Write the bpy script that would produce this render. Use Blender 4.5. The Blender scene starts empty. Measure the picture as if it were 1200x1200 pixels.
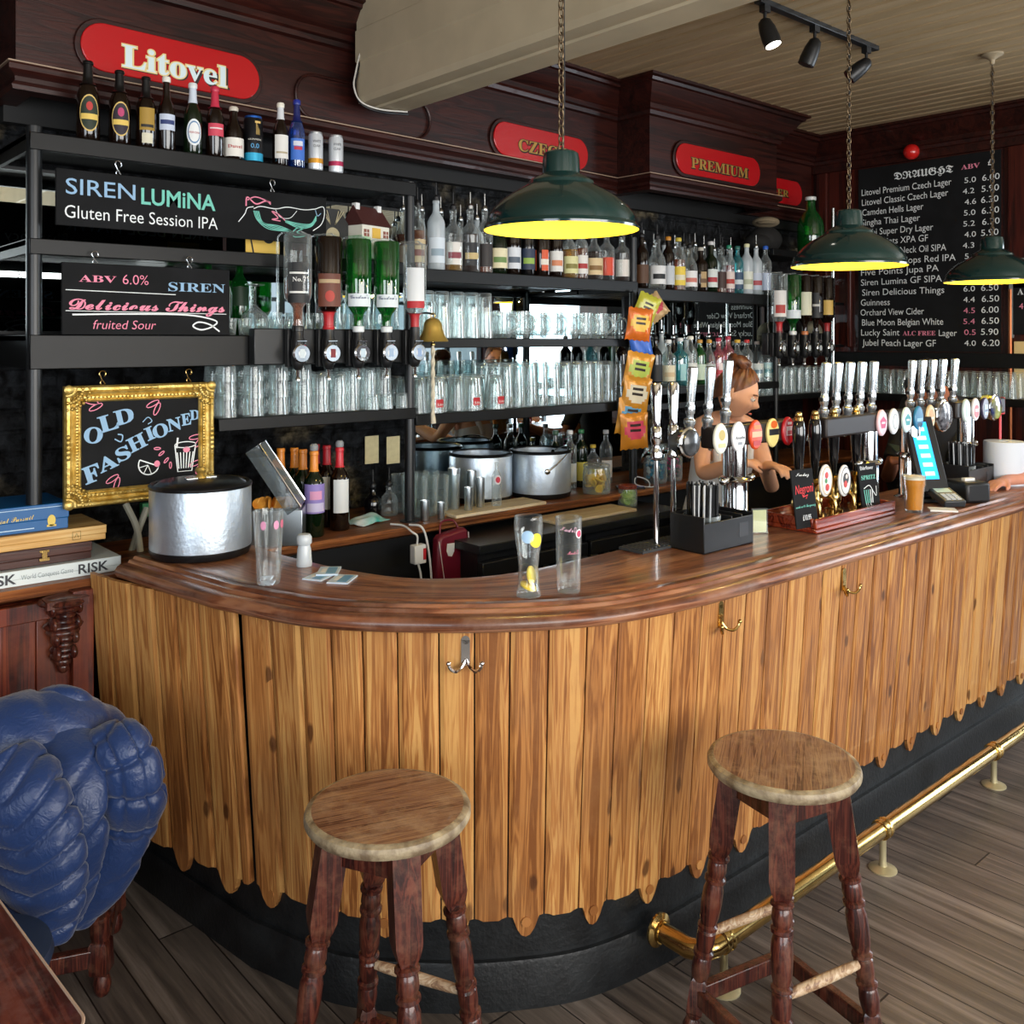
import bpy, math, random
from mathutils import Vector, Matrix
random.seed(7)
S = bpy.context.scene
COL = S.collection
R = math.radians

# ------------------------------------------------------------------ camera
EYE = 1.75
F = 1100.0
CX, CY = 600.0, 398.0
cam_d = bpy.data.cameras.new('camera')
cam_d.sensor_width = 36.0
cam_d.lens = 36.0 * F / 1200.0
cam_d.shift_y = -(600.0 - CY) / 1200.0
cam_d.clip_start = 0.05
cam = bpy.data.objects.new('camera', cam_d)
COL.objects.link(cam)
cam.location = (0, 0, EYE)
YAW = math.atan2(0.750, 0.661)
cam.rotation_euler = (R(90), 0, YAW - R(90))
S.camera = cam

# ------------------------------------------------------------------ colour management, sky, daylight
S.view_settings.view_transform = 'Standard'
S.view_settings.look = 'None'
S.view_settings.gamma = 1.0
S.view_settings.exposure = 0.65
W = bpy.data.worlds.new('sky')
S.world = W
W.use_nodes = True
wn = W.node_tree.nodes
bg = wn['Background']
bg.inputs['Color'].default_value = (0.80, 0.90, 1.0, 1)
bg.inputs['Strength'].default_value = 0.80
S.cycles.max_bounces = 8
S.cycles.diffuse_bounces = 3
S.cycles.glossy_bounces = 4
S.cycles.transmission_bounces = 6
S.cycles.transparent_max_bounces = 24
S.cycles.caustics_reflective = False
S.cycles.caustics_refractive = False
S.cycles.sample_clamp_indirect = 4.0
S.cycles.use_denoising = True


def area(name, loc, target, sx, sy, power, color):
    d = bpy.data.lights.new(name, 'AREA')
    d.shape = 'RECTANGLE'
    d.size, d.size_y = sx, sy
    d.energy = power
    d.color = color
    o = bpy.data.objects.new(name, d)
    COL.objects.link(o)
    o.location = loc
    v = Vector(target) - Vector(loc)
    o.rotation_euler = v.to_track_quat('-Z', 'Y').to_euler()
    return o


# daylight falling in through the street windows: the long front and the bay at the right end
area('daylight_front_window', (1.6, -2.95, 1.75), (2.2, 3.0, 1.1), 5.2, 2.1, 190, (1.0, 0.97, 0.93))
area('daylight_side_window', (8.2, -0.6, 1.75), (2.5, 1.2, 0.6), 2.6, 2.2, 130, (0.82, 0.91, 1.0))
area('daylight_left_window', (-2.6, -0.6, 1.8), (1.2, 2.6, 1.0), 2.2, 2.0, 60, (0.86, 0.93, 1.0))


# ------------------------------------------------------------------ helpers
def ray(px, py):
    r = (px - CX) / F
    s = (CY - py) / F
    return Vector((0.661 + 0.75 * r, 0.75 - 0.661 * r, s))


def at_h(px, py, h):
    d = ray(px, py)
    return Vector((0, 0, EYE)) + d * ((h - EYE) / d.z)


def on_y(px, py, Y):
    d = ray(px, py)
    return Vector((0, 0, EYE)) + d * (Y / d.y)


def on_x(px, py, X):
    d = ray(px, py)
    return Vector((0, 0, EYE)) + d * (X / d.x)


def at_z(px, py, z):
    return Vector((0, 0, EYE)) + ray(px, py) * z


def lin(c):
    return c / 12.92 if c <= 0.04045 else ((c + 0.055) / 1.055) ** 2.4


def col(h):
    if not isinstance(h, str):
        return tuple(h) + ((1,) if len(h) == 3 else ())
    h = h.lstrip('#')
    return tuple(lin(int(h[i:i + 2], 16) / 255) for i in (0, 2, 4)) + (1,)


_M = {}


def _new(name):
    m = bpy.data.materials.new(name)
    m.use_nodes = True
    nt = m.node_tree
    return m, nt, nt.nodes['Principled BSDF']


def mat(name, c='#808080', rough=0.5, metal=0.0, spec=0.5, var=0.0, vscale=20.0, bump=0.0, bscale=60.0, c2=None,
        emit=None, es=1.0, coat=0.0, stretch=None):
    if name in _M:
        return _M[name]
    m, nt, p = _new(name)
    p.inputs['Base Color'].default_value = col(c)
    p.inputs['Roughness'].default_value = rough
    p.inputs['Metallic'].default_value = metal
    p.inputs['Specular IOR Level'].default_value = spec
    p.inputs['Coat Weight'].default_value = coat
    N, L = nt.nodes, nt.links
    if var > 0 or c2 or bump > 0:
        tc = N.new('ShaderNodeTexCoord')
        mp = N.new('ShaderNodeMapping')
        L.new(tc.outputs['Object'], mp.inputs['Vector'])
        if stretch:
            mp.inputs['Scale'].default_value = stretch
    if var > 0 or c2:
        nz = N.new('ShaderNodeTexNoise')
        nz.inputs['Scale'].default_value = vscale
        nz.inputs['Detail'].default_value = 6
        L.new(mp.outputs[0], nz.inputs['Vector'])
        cr = N.new('ShaderNodeValToRGB')
        cr.color_ramp.elements[0].position = 0.35
        cr.color_ramp.elements[1].position = 0.68
        a = col(c)
        b = col(c2) if c2 else tuple(min(1, x * (1 + var)) for x in a[:3]) + (1,)
        if not c2:
            a = tuple(x * (1 - var) for x in a[:3]) + (1,)
        cr.color_ramp.elements[0].color = a
        cr.color_ramp.elements[1].color = b
        L.new(nz.outputs['Fac'], cr.inputs[0])
        L.new(cr.outputs[0], p.inputs['Base Color'])
    if bump > 0:
        nb = N.new('ShaderNodeTexNoise')
        nb.inputs['Scale'].default_value = bscale
        nb.inputs['Detail'].default_value = 5
        L.new(mp.outputs[0], nb.inputs['Vector'])
        b = N.new('ShaderNodeBump')
        b.inputs['Strength'].default_value = bump
        b.inputs['Distance'].default_value = 0.01
        L.new(nb.outputs['Fac'], b.inputs['Height'])
        L.new(b.outputs[0], p.inputs['Normal'])
    if emit:
        p.inputs['Emission Color'].default_value = col(emit)
        p.inputs['Emission Strength'].default_value = es
    _M[name] = m
    return m


def wood(name, dark, mid, light, axis='Z', grain=1.0, rough=0.45, uv=False, worn=None, worn_amt=0.5, spec=0.4,
         plank=False, coat=0.0, wscale=3.0, bump=0.25, knots=None):
    """grained wood; the grain runs along the chosen object axis, or along V of the UV map"""
    if name in _M:
        return _M[name]
    m, nt, p = _new(name)
    N, L = nt.nodes, nt.links
    tc = N.new('ShaderNodeTexCoord')
    mp = N.new('ShaderNodeMapping')
    L.new(tc.outputs['UV' if uv else 'Object'], mp.inputs['Vector'])
    k = 26.0 * grain
    if uv:
        mp.inputs['Scale'].default_value = (k, k * 0.045, 1)
    else:
        sc = [k, k, k]
        sc['XYZ'.index(axis)] = k * 0.045
        mp.inputs['Scale'].default_value = sc
    n1 = N.new('ShaderNodeTexNoise')
    n1.inputs['Scale'].default_value = 1.0
    n1.inputs['Detail'].default_value = 5
    n1.inputs['Distortion'].default_value = 0.8
    L.new(mp.outputs[0], n1.inputs['Vector'])
    n2 = N.new('ShaderNodeTexNoise')
    n2.inputs['Scale'].default_value = 5.0
    n2.inputs['Detail'].default_value = 3
    L.new(mp.outputs[0], n2.inputs['Vector'])
    # cathedral rings
    wv = N.new('ShaderNodeMath')
    wv.operation = 'MULTIPLY'
    wv.inputs[1].default_value = 42.0
    L.new(n1.outputs['Fac'], wv.inputs[0])
    sn = N.new('ShaderNodeMath')
    sn.operation = 'SINE'
    L.new(wv.outputs[0], sn.inputs[0])
    mr = N.new('ShaderNodeMapRange')
    mr.inputs['From Min'].default_value = -1
    mr.inputs['From Max'].default_value = 1
    mr.inputs['To Min'].default_value = -0.13
    mr.inputs['To Max'].default_value = 0.13
    L.new(sn.outputs[0], mr.inputs['Value'])
    ad = N.new('ShaderNodeMath')
    ad.operation = 'ADD'
    L.new(n1.outputs['Fac'], ad.inputs[0])
    L.new(mr.outputs[0], ad.inputs[1])
    ad2 = N.new('ShaderNodeMath')
    ad2.operation = 'MULTIPLY_ADD'
    L.new(n2.outputs['Fac'], ad2.inputs[0])
    ad2.inputs[1].default_value = 0.35
    L.new(ad.outputs[0], ad2.inputs[2])
    src = ad2
    if plank:
        at = N.new('ShaderNodeAttribute')
        at.attribute_name = 'plank'
        pa = N.new('ShaderNodeMath')
        pa.operation = 'MULTIPLY_ADD'
        L.new(at.outputs['Fac'], pa.inputs[0])
        pa.inputs[1].default_value = 0.30
        L.new(ad2.outputs[0], pa.inputs[2])
        sb = N.new('ShaderNodeMath')
        sb.operation = 'SUBTRACT'
        L.new(pa.outputs[0], sb.inputs[0])
        sb.inputs[1].default_value = 0.15
        src = sb
    cr = N.new('ShaderNodeValToRGB')
    e = cr.color_ramp.elements
    e[0].position, e[0].color = 0.42, col(dark)
    e[1].position, e[1].color = 0.90, col(light)
    x = e.new(0.64)
    x.color = col(mid)
    L.new(src.outputs[0], cr.inputs[0])
    out = cr.outputs[0]
    if knots:
        km = N.new('ShaderNodeMapping')
        km.inputs['Scale'].default_value = (9.5, 4.6, 1)
        L.new(tc.outputs['UV'], km.inputs['Vector'])
        kd = N.new('ShaderNodeVectorMath'); kd.operation = 'ADD'
        L.new(km.outputs[0], kd.inputs[0])
        kn = N.new('ShaderNodeTexNoise'); kn.inputs['Scale'].default_value = 3.0
        L.new(km.outputs[0], kn.inputs['Vector'])
        ks = N.new('ShaderNodeVectorMath'); ks.operation = 'SCALE'; ks.inputs['Scale'].default_value = 0.16
        L.new(kn.outputs['Color'], ks.inputs[0]); L.new(ks.outputs[0], kd.inputs[1])
        kv = N.new('ShaderNodeTexVoronoi'); kv.inputs['Scale'].default_value = 1.0; kv.voronoi_dimensions = '2D'
        L.new(kd.outputs[0], kv.inputs['Vector'])
        kr = N.new('ShaderNodeMapRange'); kr.inputs['From Min'].default_value = 0.075; kr.inputs['From Max'].default_value = 0.13; kr.inputs['To Min'].default_value = 0.85; kr.inputs['To Max'].default_value = 0.0
        L.new(kv.outputs['Distance'], kr.inputs['Value'])
        # only some cells carry a knot
        sx_ = N.new('ShaderNodeSeparateColor'); L.new(kv.outputs['Color'], sx_.inputs[0])
        th_ = N.new('ShaderNodeMath'); th_.operation = 'GREATER_THAN'; th_.inputs[1].default_value = 0.87
        L.new(sx_.outputs[0], th_.inputs[0])
        mu = N.new('ShaderNodeMath'); mu.operation = 'MULTIPLY'
        L.new(kr.outputs[0], mu.inputs[0]); L.new(th_.outputs[0], mu.inputs[1])
        kx = N.new('ShaderNodeMix'); kx.data_type = 'RGBA'
        L.new(mu.outputs[0], kx.inputs[0]); L.new(out, kx.inputs[6]); kx.inputs[7].default_value = col(knots)
        out = kx.outputs[2]
    if worn:
        n3 = N.new('ShaderNodeTexNoise')
        n3.inputs['Scale'].default_value = wscale
        n3.inputs['Detail'].default_value = 8
        n3.inputs['Roughness'].default_value = 0.7
        L.new(tc.outputs['Object'], n3.inputs['Vector'])
        m2 = N.new('ShaderNodeMapRange')
        m2.inputs['From Min'].default_value = 0.48
        m2.inputs['From Max'].default_value = 0.66
        m2.inputs['To Max'].default_value = worn_amt
        L.new(n3.outputs['Fac'], m2.inputs['Value'])
        mx = N.new('ShaderNodeMix')
        mx.data_type = 'RGBA'
        L.new(m2.outputs[0], mx.inputs[0])
        L.new(out, mx.inputs[6])
        mx.inputs[7].default_value = col(worn)
        out = mx.outputs[2]
    L.new(out, p.inputs['Base Color'])
    p.inputs['Roughness'].default_value = rough
    p.inputs['Specular IOR Level'].default_value = spec
    p.inputs['Coat Weight'].default_value = coat
    b = N.new('ShaderNodeBump')
    b.inputs['Strength'].default_value = bump
    b.inputs['Distance'].default_value = 0.002
    L.new(ad2.outputs[0], b.inputs['Height'])
    L.new(b.outputs[0], p.inputs['Normal'])
    _M[name] = m
    return m


def glass(name, tint='#ffffff', lo=0.10, hi=0.75, dif=0.35, dcol='#dfeeee', rough=0.03):
    """thin drinking glass: see-through face on, bright at the grazing edge"""
    if name in _M:
        return _M[name]
    m = bpy.data.materials.new(name)
    m.use_nodes = True
    nt = m.node_tree
    N, L = nt.nodes, nt.links
    N.clear()
    out = N.new('ShaderNodeOutputMaterial')
    tr = N.new('ShaderNodeBsdfTransparent')
    tr.inputs[0].default_value = col(tint)
    gl = N.new('ShaderNodeBsdfGlossy')
    gl.inputs['Roughness'].default_value = rough
    df = N.new('ShaderNodeBsdfDiffuse')
    df.inputs[0].default_value = col(dcol)
    m1 = N.new('ShaderNodeMixShader')
    m1.inputs[0].default_value = dif
    L.new(gl.outputs[0], m1.inputs[1])
    L.new(df.outputs[0], m1.inputs[2])
    lw = N.new('ShaderNodeLayerWeight')
    lw.inputs['Blend'].default_value = 0.35
    mr = N.new('ShaderNodeMapRange')
    mr.inputs['To Min'].default_value = lo
    mr.inputs['To Max'].default_value = hi
    L.new(lw.outputs['Facing'], mr.inputs['Value'])
    m2 = N.new('ShaderNodeMixShader')
    L.new(mr.outputs[0], m2.inputs[0])
    L.new(tr.outputs[0], m2.inputs[1])
    L.new(m1.outputs[0], m2.inputs[2])
    L.new(m2.outputs[0], out.inputs[0])
    _M[name] = m
    return m

fine_glass = None

try:
    import os
    SERIF = bpy.data.fonts.load(os.path.join(bpy.utils.system_resource('DATAFILES'), 'fonts', 'NotoSansMath-Regular.woff2'))
except Exception:
    SERIF = None


def fancy(s, style):
    """same letters in bold serif, script, blackletter or double-struck forms"""
    base = {'serif': (0x1D400, 0x1D41A), 'italic': (0x1D468, 0x1D482), 'script': (0x1D4D0, 0x1D4EA),
            'black': (0x1D56C, 0x1D586)}[style]
    if SERIF is None:
        return s
    o = ''
    for ch in s:
        if 'A' <= ch <= 'Z':
            o += chr(base[0] + ord(ch) - 65)
        elif 'a' <= ch <= 'z':
            o += chr(base[1] + ord(ch) - 97)
        else:
            o += ch
    return o


_T = {}


def text_geo(body, style=None, bold=0.0):
    key = (body, style, bold)
    if key in _T:
        return _T[key]
    c = bpy.data.curves.new('writing', 'FONT')
    c.resolution_u = 3
    if style:
        c.body = fancy(body, style)
        if SERIF:
            c.font = SERIF
    else:
        c.body = body
    c.offset = bold
    o = bpy.data.objects.new('writing', c)
    me = o.to_mesh()
    vs = [v.co.copy() for v in me.vertices]
    fs = [tuple(p.vertices) for p in me.polygons]
    o.to_mesh_clear()
    bpy.data.objects.remove(o)
    bpy.data.curves.remove(c)
    if vs:
        x0 = min(v.x for v in vs)
        x1 = max(v.x for v in vs)
        for v in vs:
            v.x -= x0
        w = x1 - x0
    else:
        w = 0
    _T[key] = (vs, fs, w)
    return _T[key]


class MB:
    def __init__(self):
        self.v, self.f, self.m, self.uv, self.at = [], [], [], {}, []
        self.cur = 0

    def add(self, vs, fs, mi=None, M=None):
        b = len(self.v)
        for p in vs:
            p = Vector(p)
            self.v.append(M @ p if M is not None else p)
        mi = self.cur if mi is None else mi
        for f in fs:
            self.f.append(tuple(b + i for i in f))
            self.m.append(mi)
        return self

    def box(self, x0, x1, y0, y1, z0, z1, mi=None, M=None):
        vs = [(x, y, z) for x in (x0, x1) for y in (y0, y1) for z in (z0, z1)]
        fs = [(0, 1, 3, 2), (4, 6, 7, 5), (0, 4, 5, 1), (2, 3, 7, 6), (0, 2, 6, 4), (1, 5, 7, 3)]
        return self.add(vs, fs, mi, M)

    def cbox(self, c, s, mi=None, M=None):
        return self.box(c[0] - s[0] / 2, c[0] + s[0] / 2, c[1] - s[1] / 2, c[1] + s[1] / 2, c[2] - s[2] / 2, c[2] + s[2] / 2, mi, M)

    def lathe(self, prof, seg=24, mi=None, M=None, cap0=True, cap1=True, sx=1.0, sy=1.0, sq=0.0):
        """prof: list of (r, z); sq squares the section off"""
        vs, fs = [], []
        n = len(prof)
        for r, z in prof:
            for k in range(seg):
                a = 2 * math.pi * (k + 0.5) / seg
                c, s = math.cos(a), math.sin(a)
                q = 1.0
                if sq > 0:
                    q = (1 - sq) + sq / max(abs(c), abs(s))
                vs.append((r * c * sx * q, r * s * sy * q, z))
        for i in range(n - 1):
            for k in range(seg):
                a, b = i * seg + k, i * seg + (k + 1) % seg
                fs.append((a, b, b + seg, a + seg))
        if cap0 and prof[0][0] > 1e-5:
            fs.append(tuple(reversed(range(seg))))
        if cap1 and prof[-1][0] > 1e-5:
            fs.append(tuple(range((n - 1) * seg, n * seg)))
        return self.add(vs, fs, mi, M)

    def cyl(self, a, b, r, seg=16, mi=None, r2=None):
        a, b = Vector(a), Vector(b)
        d = b - a
        M = Matrix.Translation(a) @ d.to_track_quat('Z', 'Y').to_matrix().to_4x4()
        return self.lathe([(r, 0), (r if r2 is None else r2, d.length)], seg, mi, M)

    def turned(self, a, b, prof, seg=16, mi=None, sq=0.0, roll=0.0):
        """prof r, t (0..1) along a-b"""
        a, b = Vector(a), Vector(b)
        d = b - a
        M = Matrix.Translation(a) @ d.to_track_quat('Z', 'Y').to_matrix().to_4x4() @ Matrix.Rotation(roll, 4, 'Z')
        return self.lathe([(r, t * d.length) for r, t in prof], seg, mi, M, sq=sq)

    def tube(self, pts, r, seg=8, mi=None, closed=False, rs=None):
        pts = [Vector(p) for p in pts]
        n = len(pts)
        vs, fs = [], []
        up = Vector((0.013, 0.031, 1))
        px = None
        for i, p in enumerate(pts):
            if closed:
                t = pts[(i + 1) % n] - pts[i - 1]
            else:
                t = pts[min(i + 1, n - 1)] - pts[max(i - 1, 0)]
            t.normalize()
            if px is None:
                x = t.cross(up)
                if x.length < 0.05:
                    x = t.cross(Vector((1, 0, 0)))
            else:
                x = px - t * px.dot(t)
                if x.length < 1e-4:
                    x = t.cross(up)
            x.normalize()
            y = t.cross(x)
            px = x
            rr = rs[i] if rs else r
            for k in range(seg):
                a = 2 * math.pi * k / seg
                vs.append(p + x * (rr * math.cos(a)) + y * (rr * math.sin(a)))
        m = n if closed else n - 1
        for i in range(m):
            j = (i + 1) % n
            for k in range(seg):
                l = (k + 1) % seg
                fs.append((i * seg + k, i * seg + l, j * seg + l, j * seg + k))
        if not closed:
            fs.append(tuple(reversed(range(seg))))
            fs.append(tuple(range((n - 1) * seg, n * seg)))
        return self.add(vs, fs, mi)

    def prism(self, poly, h0, h1, mi=None, M=None):
        """poly in XY, extruded in Z"""
        n = len(poly)
        vs = [(x, y, h0) for x, y in poly] + [(x, y, h1) for x, y in poly]
        fs = [tuple(reversed(range(n))), tuple(range(n, 2 * n))]
        for i in range(n):
            j = (i + 1) % n
            fs.append((i, j, n + j, n + i))
        return self.add(vs, fs, mi, M)

    def sphere(self, c, r, seg=16, rings=10, mi=None, M=None):
        if not hasattr(r, '__len__'):
            r = (r, r, r)
        T = Matrix.Translation(Vector(c)) @ (M if M is not None else Matrix()) @ Matrix.Diagonal((r[0], r[1], r[2], 1))
        prof = [(math.sin(math.pi * i / rings), -math.cos(math.pi * i / rings)) for i in range(rings + 1)]
        prof[0] = (1e-4, -1)
        prof[-1] = (1e-4, 1)
        return self.lathe(prof, seg, mi, T)

    def text(self, body, x, z, size, y=0.0, style=None, bold=0.0, mi=None, align='L', sx=1.0, rot=0.0, shear=0.0, width=None, depth=0.0008, M=None):
        """flat lettering on the plane y, reading along +x, seen from -y"""
        vs, fs, w = text_geo(body, style, bold)
        if not vs:
            return self
        if width:
            sx = width / (w * size)
        o = {'L': 0, 'C': -w / 2, 'R': -w}[align]
        c, s = math.cos(rot), math.sin(rot)
        out = []
        for v in vs:
            a = (v.x + o) * size * sx + v.y * size * shear
            b = v.y * size
            out.append((x + a * c - b * s, y, z + a * s + b * c))
        return self.add(out, fs, mi, M)

    def ribbon(self, pts, w, y=0.0, mi=None, M=None, closed=False):
        """chalk stroke on the plane y through (x, z) points"""
        P = [Vector((p[0], p[1])) for p in pts]
        n = len(P)
        vs, fs = [], []
        for i in range(n):
            if closed:
                t = P[(i + 1) % n] - P[i - 1]
            else:
                t = P[min(i + 1, n - 1)] - P[max(0, i - 1)]
            if t.length < 1e-9:
                t = Vector((1, 0))
            t.normalize()
            q = Vector((-t.y, t.x)) * w / 2
            a, b = P[i] + q, P[i] - q
            vs += [(a.x, y, a.y), (b.x, y, b.y)]
        for i in range(n if closed else n - 1):
            j = (i + 1) % n
            fs.append((2 * i, 2 * i + 1, 2 * j + 1, 2 * j))
        return self.add(vs, fs, mi, M)

    def disc(self, c, rx, rz, y=0.0, seg=24, mi=None, M=None):
        vs = [(c[0] + rx * math.cos(2 * math.pi * k / seg), y, c[1] + rz * math.sin(2 * math.pi * k / seg)) for k in range(seg)]
        return self.add(vs, [tuple(range(seg))], mi, M)

    def build(self, name, mats, parent=None, smooth=40, bevel=0.0, bseg=2, uvs=None, plank=None, sub=0):
        me = bpy.data.meshes.new(name)
        me.from_pydata([tuple(v) for v in self.v], [], self.f)
        if not isinstance(mats, (list, tuple)):
            mats = [mats]
        for m in mats:
            me.materials.append(m)
        if len(mats) > 1:
            me.polygons.foreach_set('material_index', self.m)
        if uvs:
            ul = me.uv_layers.new(name='UVMap')
            for lp in me.loops:
                ul.data[lp.index].uv = uvs[lp.vertex_index]
        if plank:
            a = me.attributes.new('plank', 'FLOAT', 'POINT')
            a.data.foreach_set('value', plank)
        me.validate()
        me.update()
        if smooth:
            me.shade_smooth()
            me.set_sharp_from_angle(angle=R(smooth))
        o = bpy.data.objects.new(name, me)
        COL.objects.link(o)
        if parent is not None:
            o.parent = parent
        if bevel > 0:
            b = o.modifiers.new('bevel', 'BEVEL')
            b.width = bevel
            b.segments = bseg
            b.limit_method = 'ANGLE'
            b.angle_limit = R(50)
        if sub:
            s = o.modifiers.new('sub', 'SUBSURF')
            s.levels = s.render_levels = sub
        return o


def tag(o, label=None, cat=None, group=None, kind=None):
    if label:
        o['label'] = label
    if cat:
        o['category'] = cat
    if group:
        o['group'] = group
    if kind:
        o['kind'] = kind
    return o


def thing(name, label, cat, loc=(0, 0, 0), rz=0.0, group=None):
    o = bpy.data.objects.new(name, None)
    o.empty_display_size = 0.05
    COL.objects.link(o)
    o.location = loc
    o.rotation_euler = (0, 0, rz)
    return tag(o, label, cat, group)


def dup(root, loc=None, rz=None, label=None, group=None, name=None):
    c = root.copy()
    if name:
        c.name = name
    COL.objects.link(c)
    if loc is not None:
        c.location = loc
    if rz is not None:
        c.rotation_euler = (0, 0, rz)
    if label:
        c['label'] = label
    if group:
        c['group'] = group
    for ch in kids.get(root.name, []):
        d = ch.copy()
        COL.objects.link(d)
        d.parent = c
        kids.setdefault(c.name, []).append(d)
        for g in kids.get(ch.name, []):
            e = g.copy()
            COL.objects.link(e)
            e.parent = d
    return c


kids = {}


def note_kids(root):
    kids[root.name] = list(root.children)
    for ch in root.children:
        kids[ch.name] = list(ch.children)
    return root


def smoothpath(pts, n=8):
    """Catmull-Rom through points"""
    P = [Vector(p) for p in pts]
    P = [P[0] * 2 - P[1]] + P + [P[-1] * 2 - P[-2]]
    out = []
    for i in range(1, len(P) - 2):
        a, b, c, d = P[i - 1], P[i], P[i + 1], P[i + 2]
        for k in range(n):
            t = k / n
            out.append(0.5 * (2 * b + (c - a) * t + (2 * a - 5 * b + 4 * c - d) * t * t + (3 * b - a - 3 * c + d) * t ** 3))
    out.append(P[-2])
    return out


ORD = ['first', 'second', 'third', 'fourth', 'fifth', 'sixth', 'seventh', 'eighth', 'ninth', 'tenth', 'eleventh', 'twelfth',
       'thirteenth', 'fourteenth', 'fifteenth', 'sixteenth', 'seventeenth', 'eighteenth', 'nineteenth', 'twentieth']

CEIL = 3.14
WX = 5.93      # right-hand wall
WY = 3.62      # back wall
# ------------------------------------------------------------------ shared materials
black_paint = mat('black_paint', '#17191b', 0.35, var=0.25, vscale=9)
black_matt = mat('black_matt', '#0c0d0e', 0.7)
black_plastic = mat('black_plastic', '#151618', 0.4)
steel = mat('steel', '#d3d8da', 0.22, 1.0)
chrome = mat('chrome', '#e6e9ea', 0.07, 1.0)
brushed = mat('brushed_steel', '#c9d2d6', 0.3, 1.0, bump=0.05, bscale=300)
brass = mat('brass', '#c8a868', 0.17, 1.0, var=0.12, vscale=30)
gold = mat('gold_leaf', '#b5923f', 0.38, 0.7, c2='#dcc276', vscale=40, bump=0.2, bscale=90)
white_paint = mat('white_paint', '#eef0ee', 0.5)
chalk_white = mat('chalk_white', '#eef3f3', 0.9)
chalk_pink = mat('chalk_pink', '#ee8fa8', 0.9)
chalk_red = mat('chalk_red', '#e0474c', 0.9)
chalk_blue = mat('chalk_blue', '#93b7d6', 0.9)
chalk_teal = mat('chalk_teal', '#79cbb9', 0.9)
slate = mat('slate_board', '#131415', 0.8, spec=0.2, c2='#1a1b1d', vscale=8)
mirror = mat('mirror', '#b9c4c6', 0.015, 1.0)
mahogany = wood('mahogany_dark', '#1a0806', '#2b0f0b', '#3b1710', 'X', 0.8, 0.42, coat=0.08)
mahogany_z = wood('mahogany_upright', '#2c0d08', '#4e1a10', '#6f2e1a', 'Z', 0.8, 0.35, worn='#9c5632', worn_amt=0.25, coat=0.2)
stool_wood = wood('stool_wood', '#210b09', '#3a1611', '#5e2d20', 'Z', 1.6, 0.30, worn='#8a604a', worn_amt=0.35, coat=0.3, wscale=16)
paper = mat('paper', '#efeee8', 0.8)
fine_glass = glass('fine_glass', '#fdffff', 0.03, 0.80, 0.22, '#eef6f6')
clear_glass = glass('clear_glass', '#fafefe', 0.055, 0.85, 0.42, '#eaf3f4')

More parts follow.
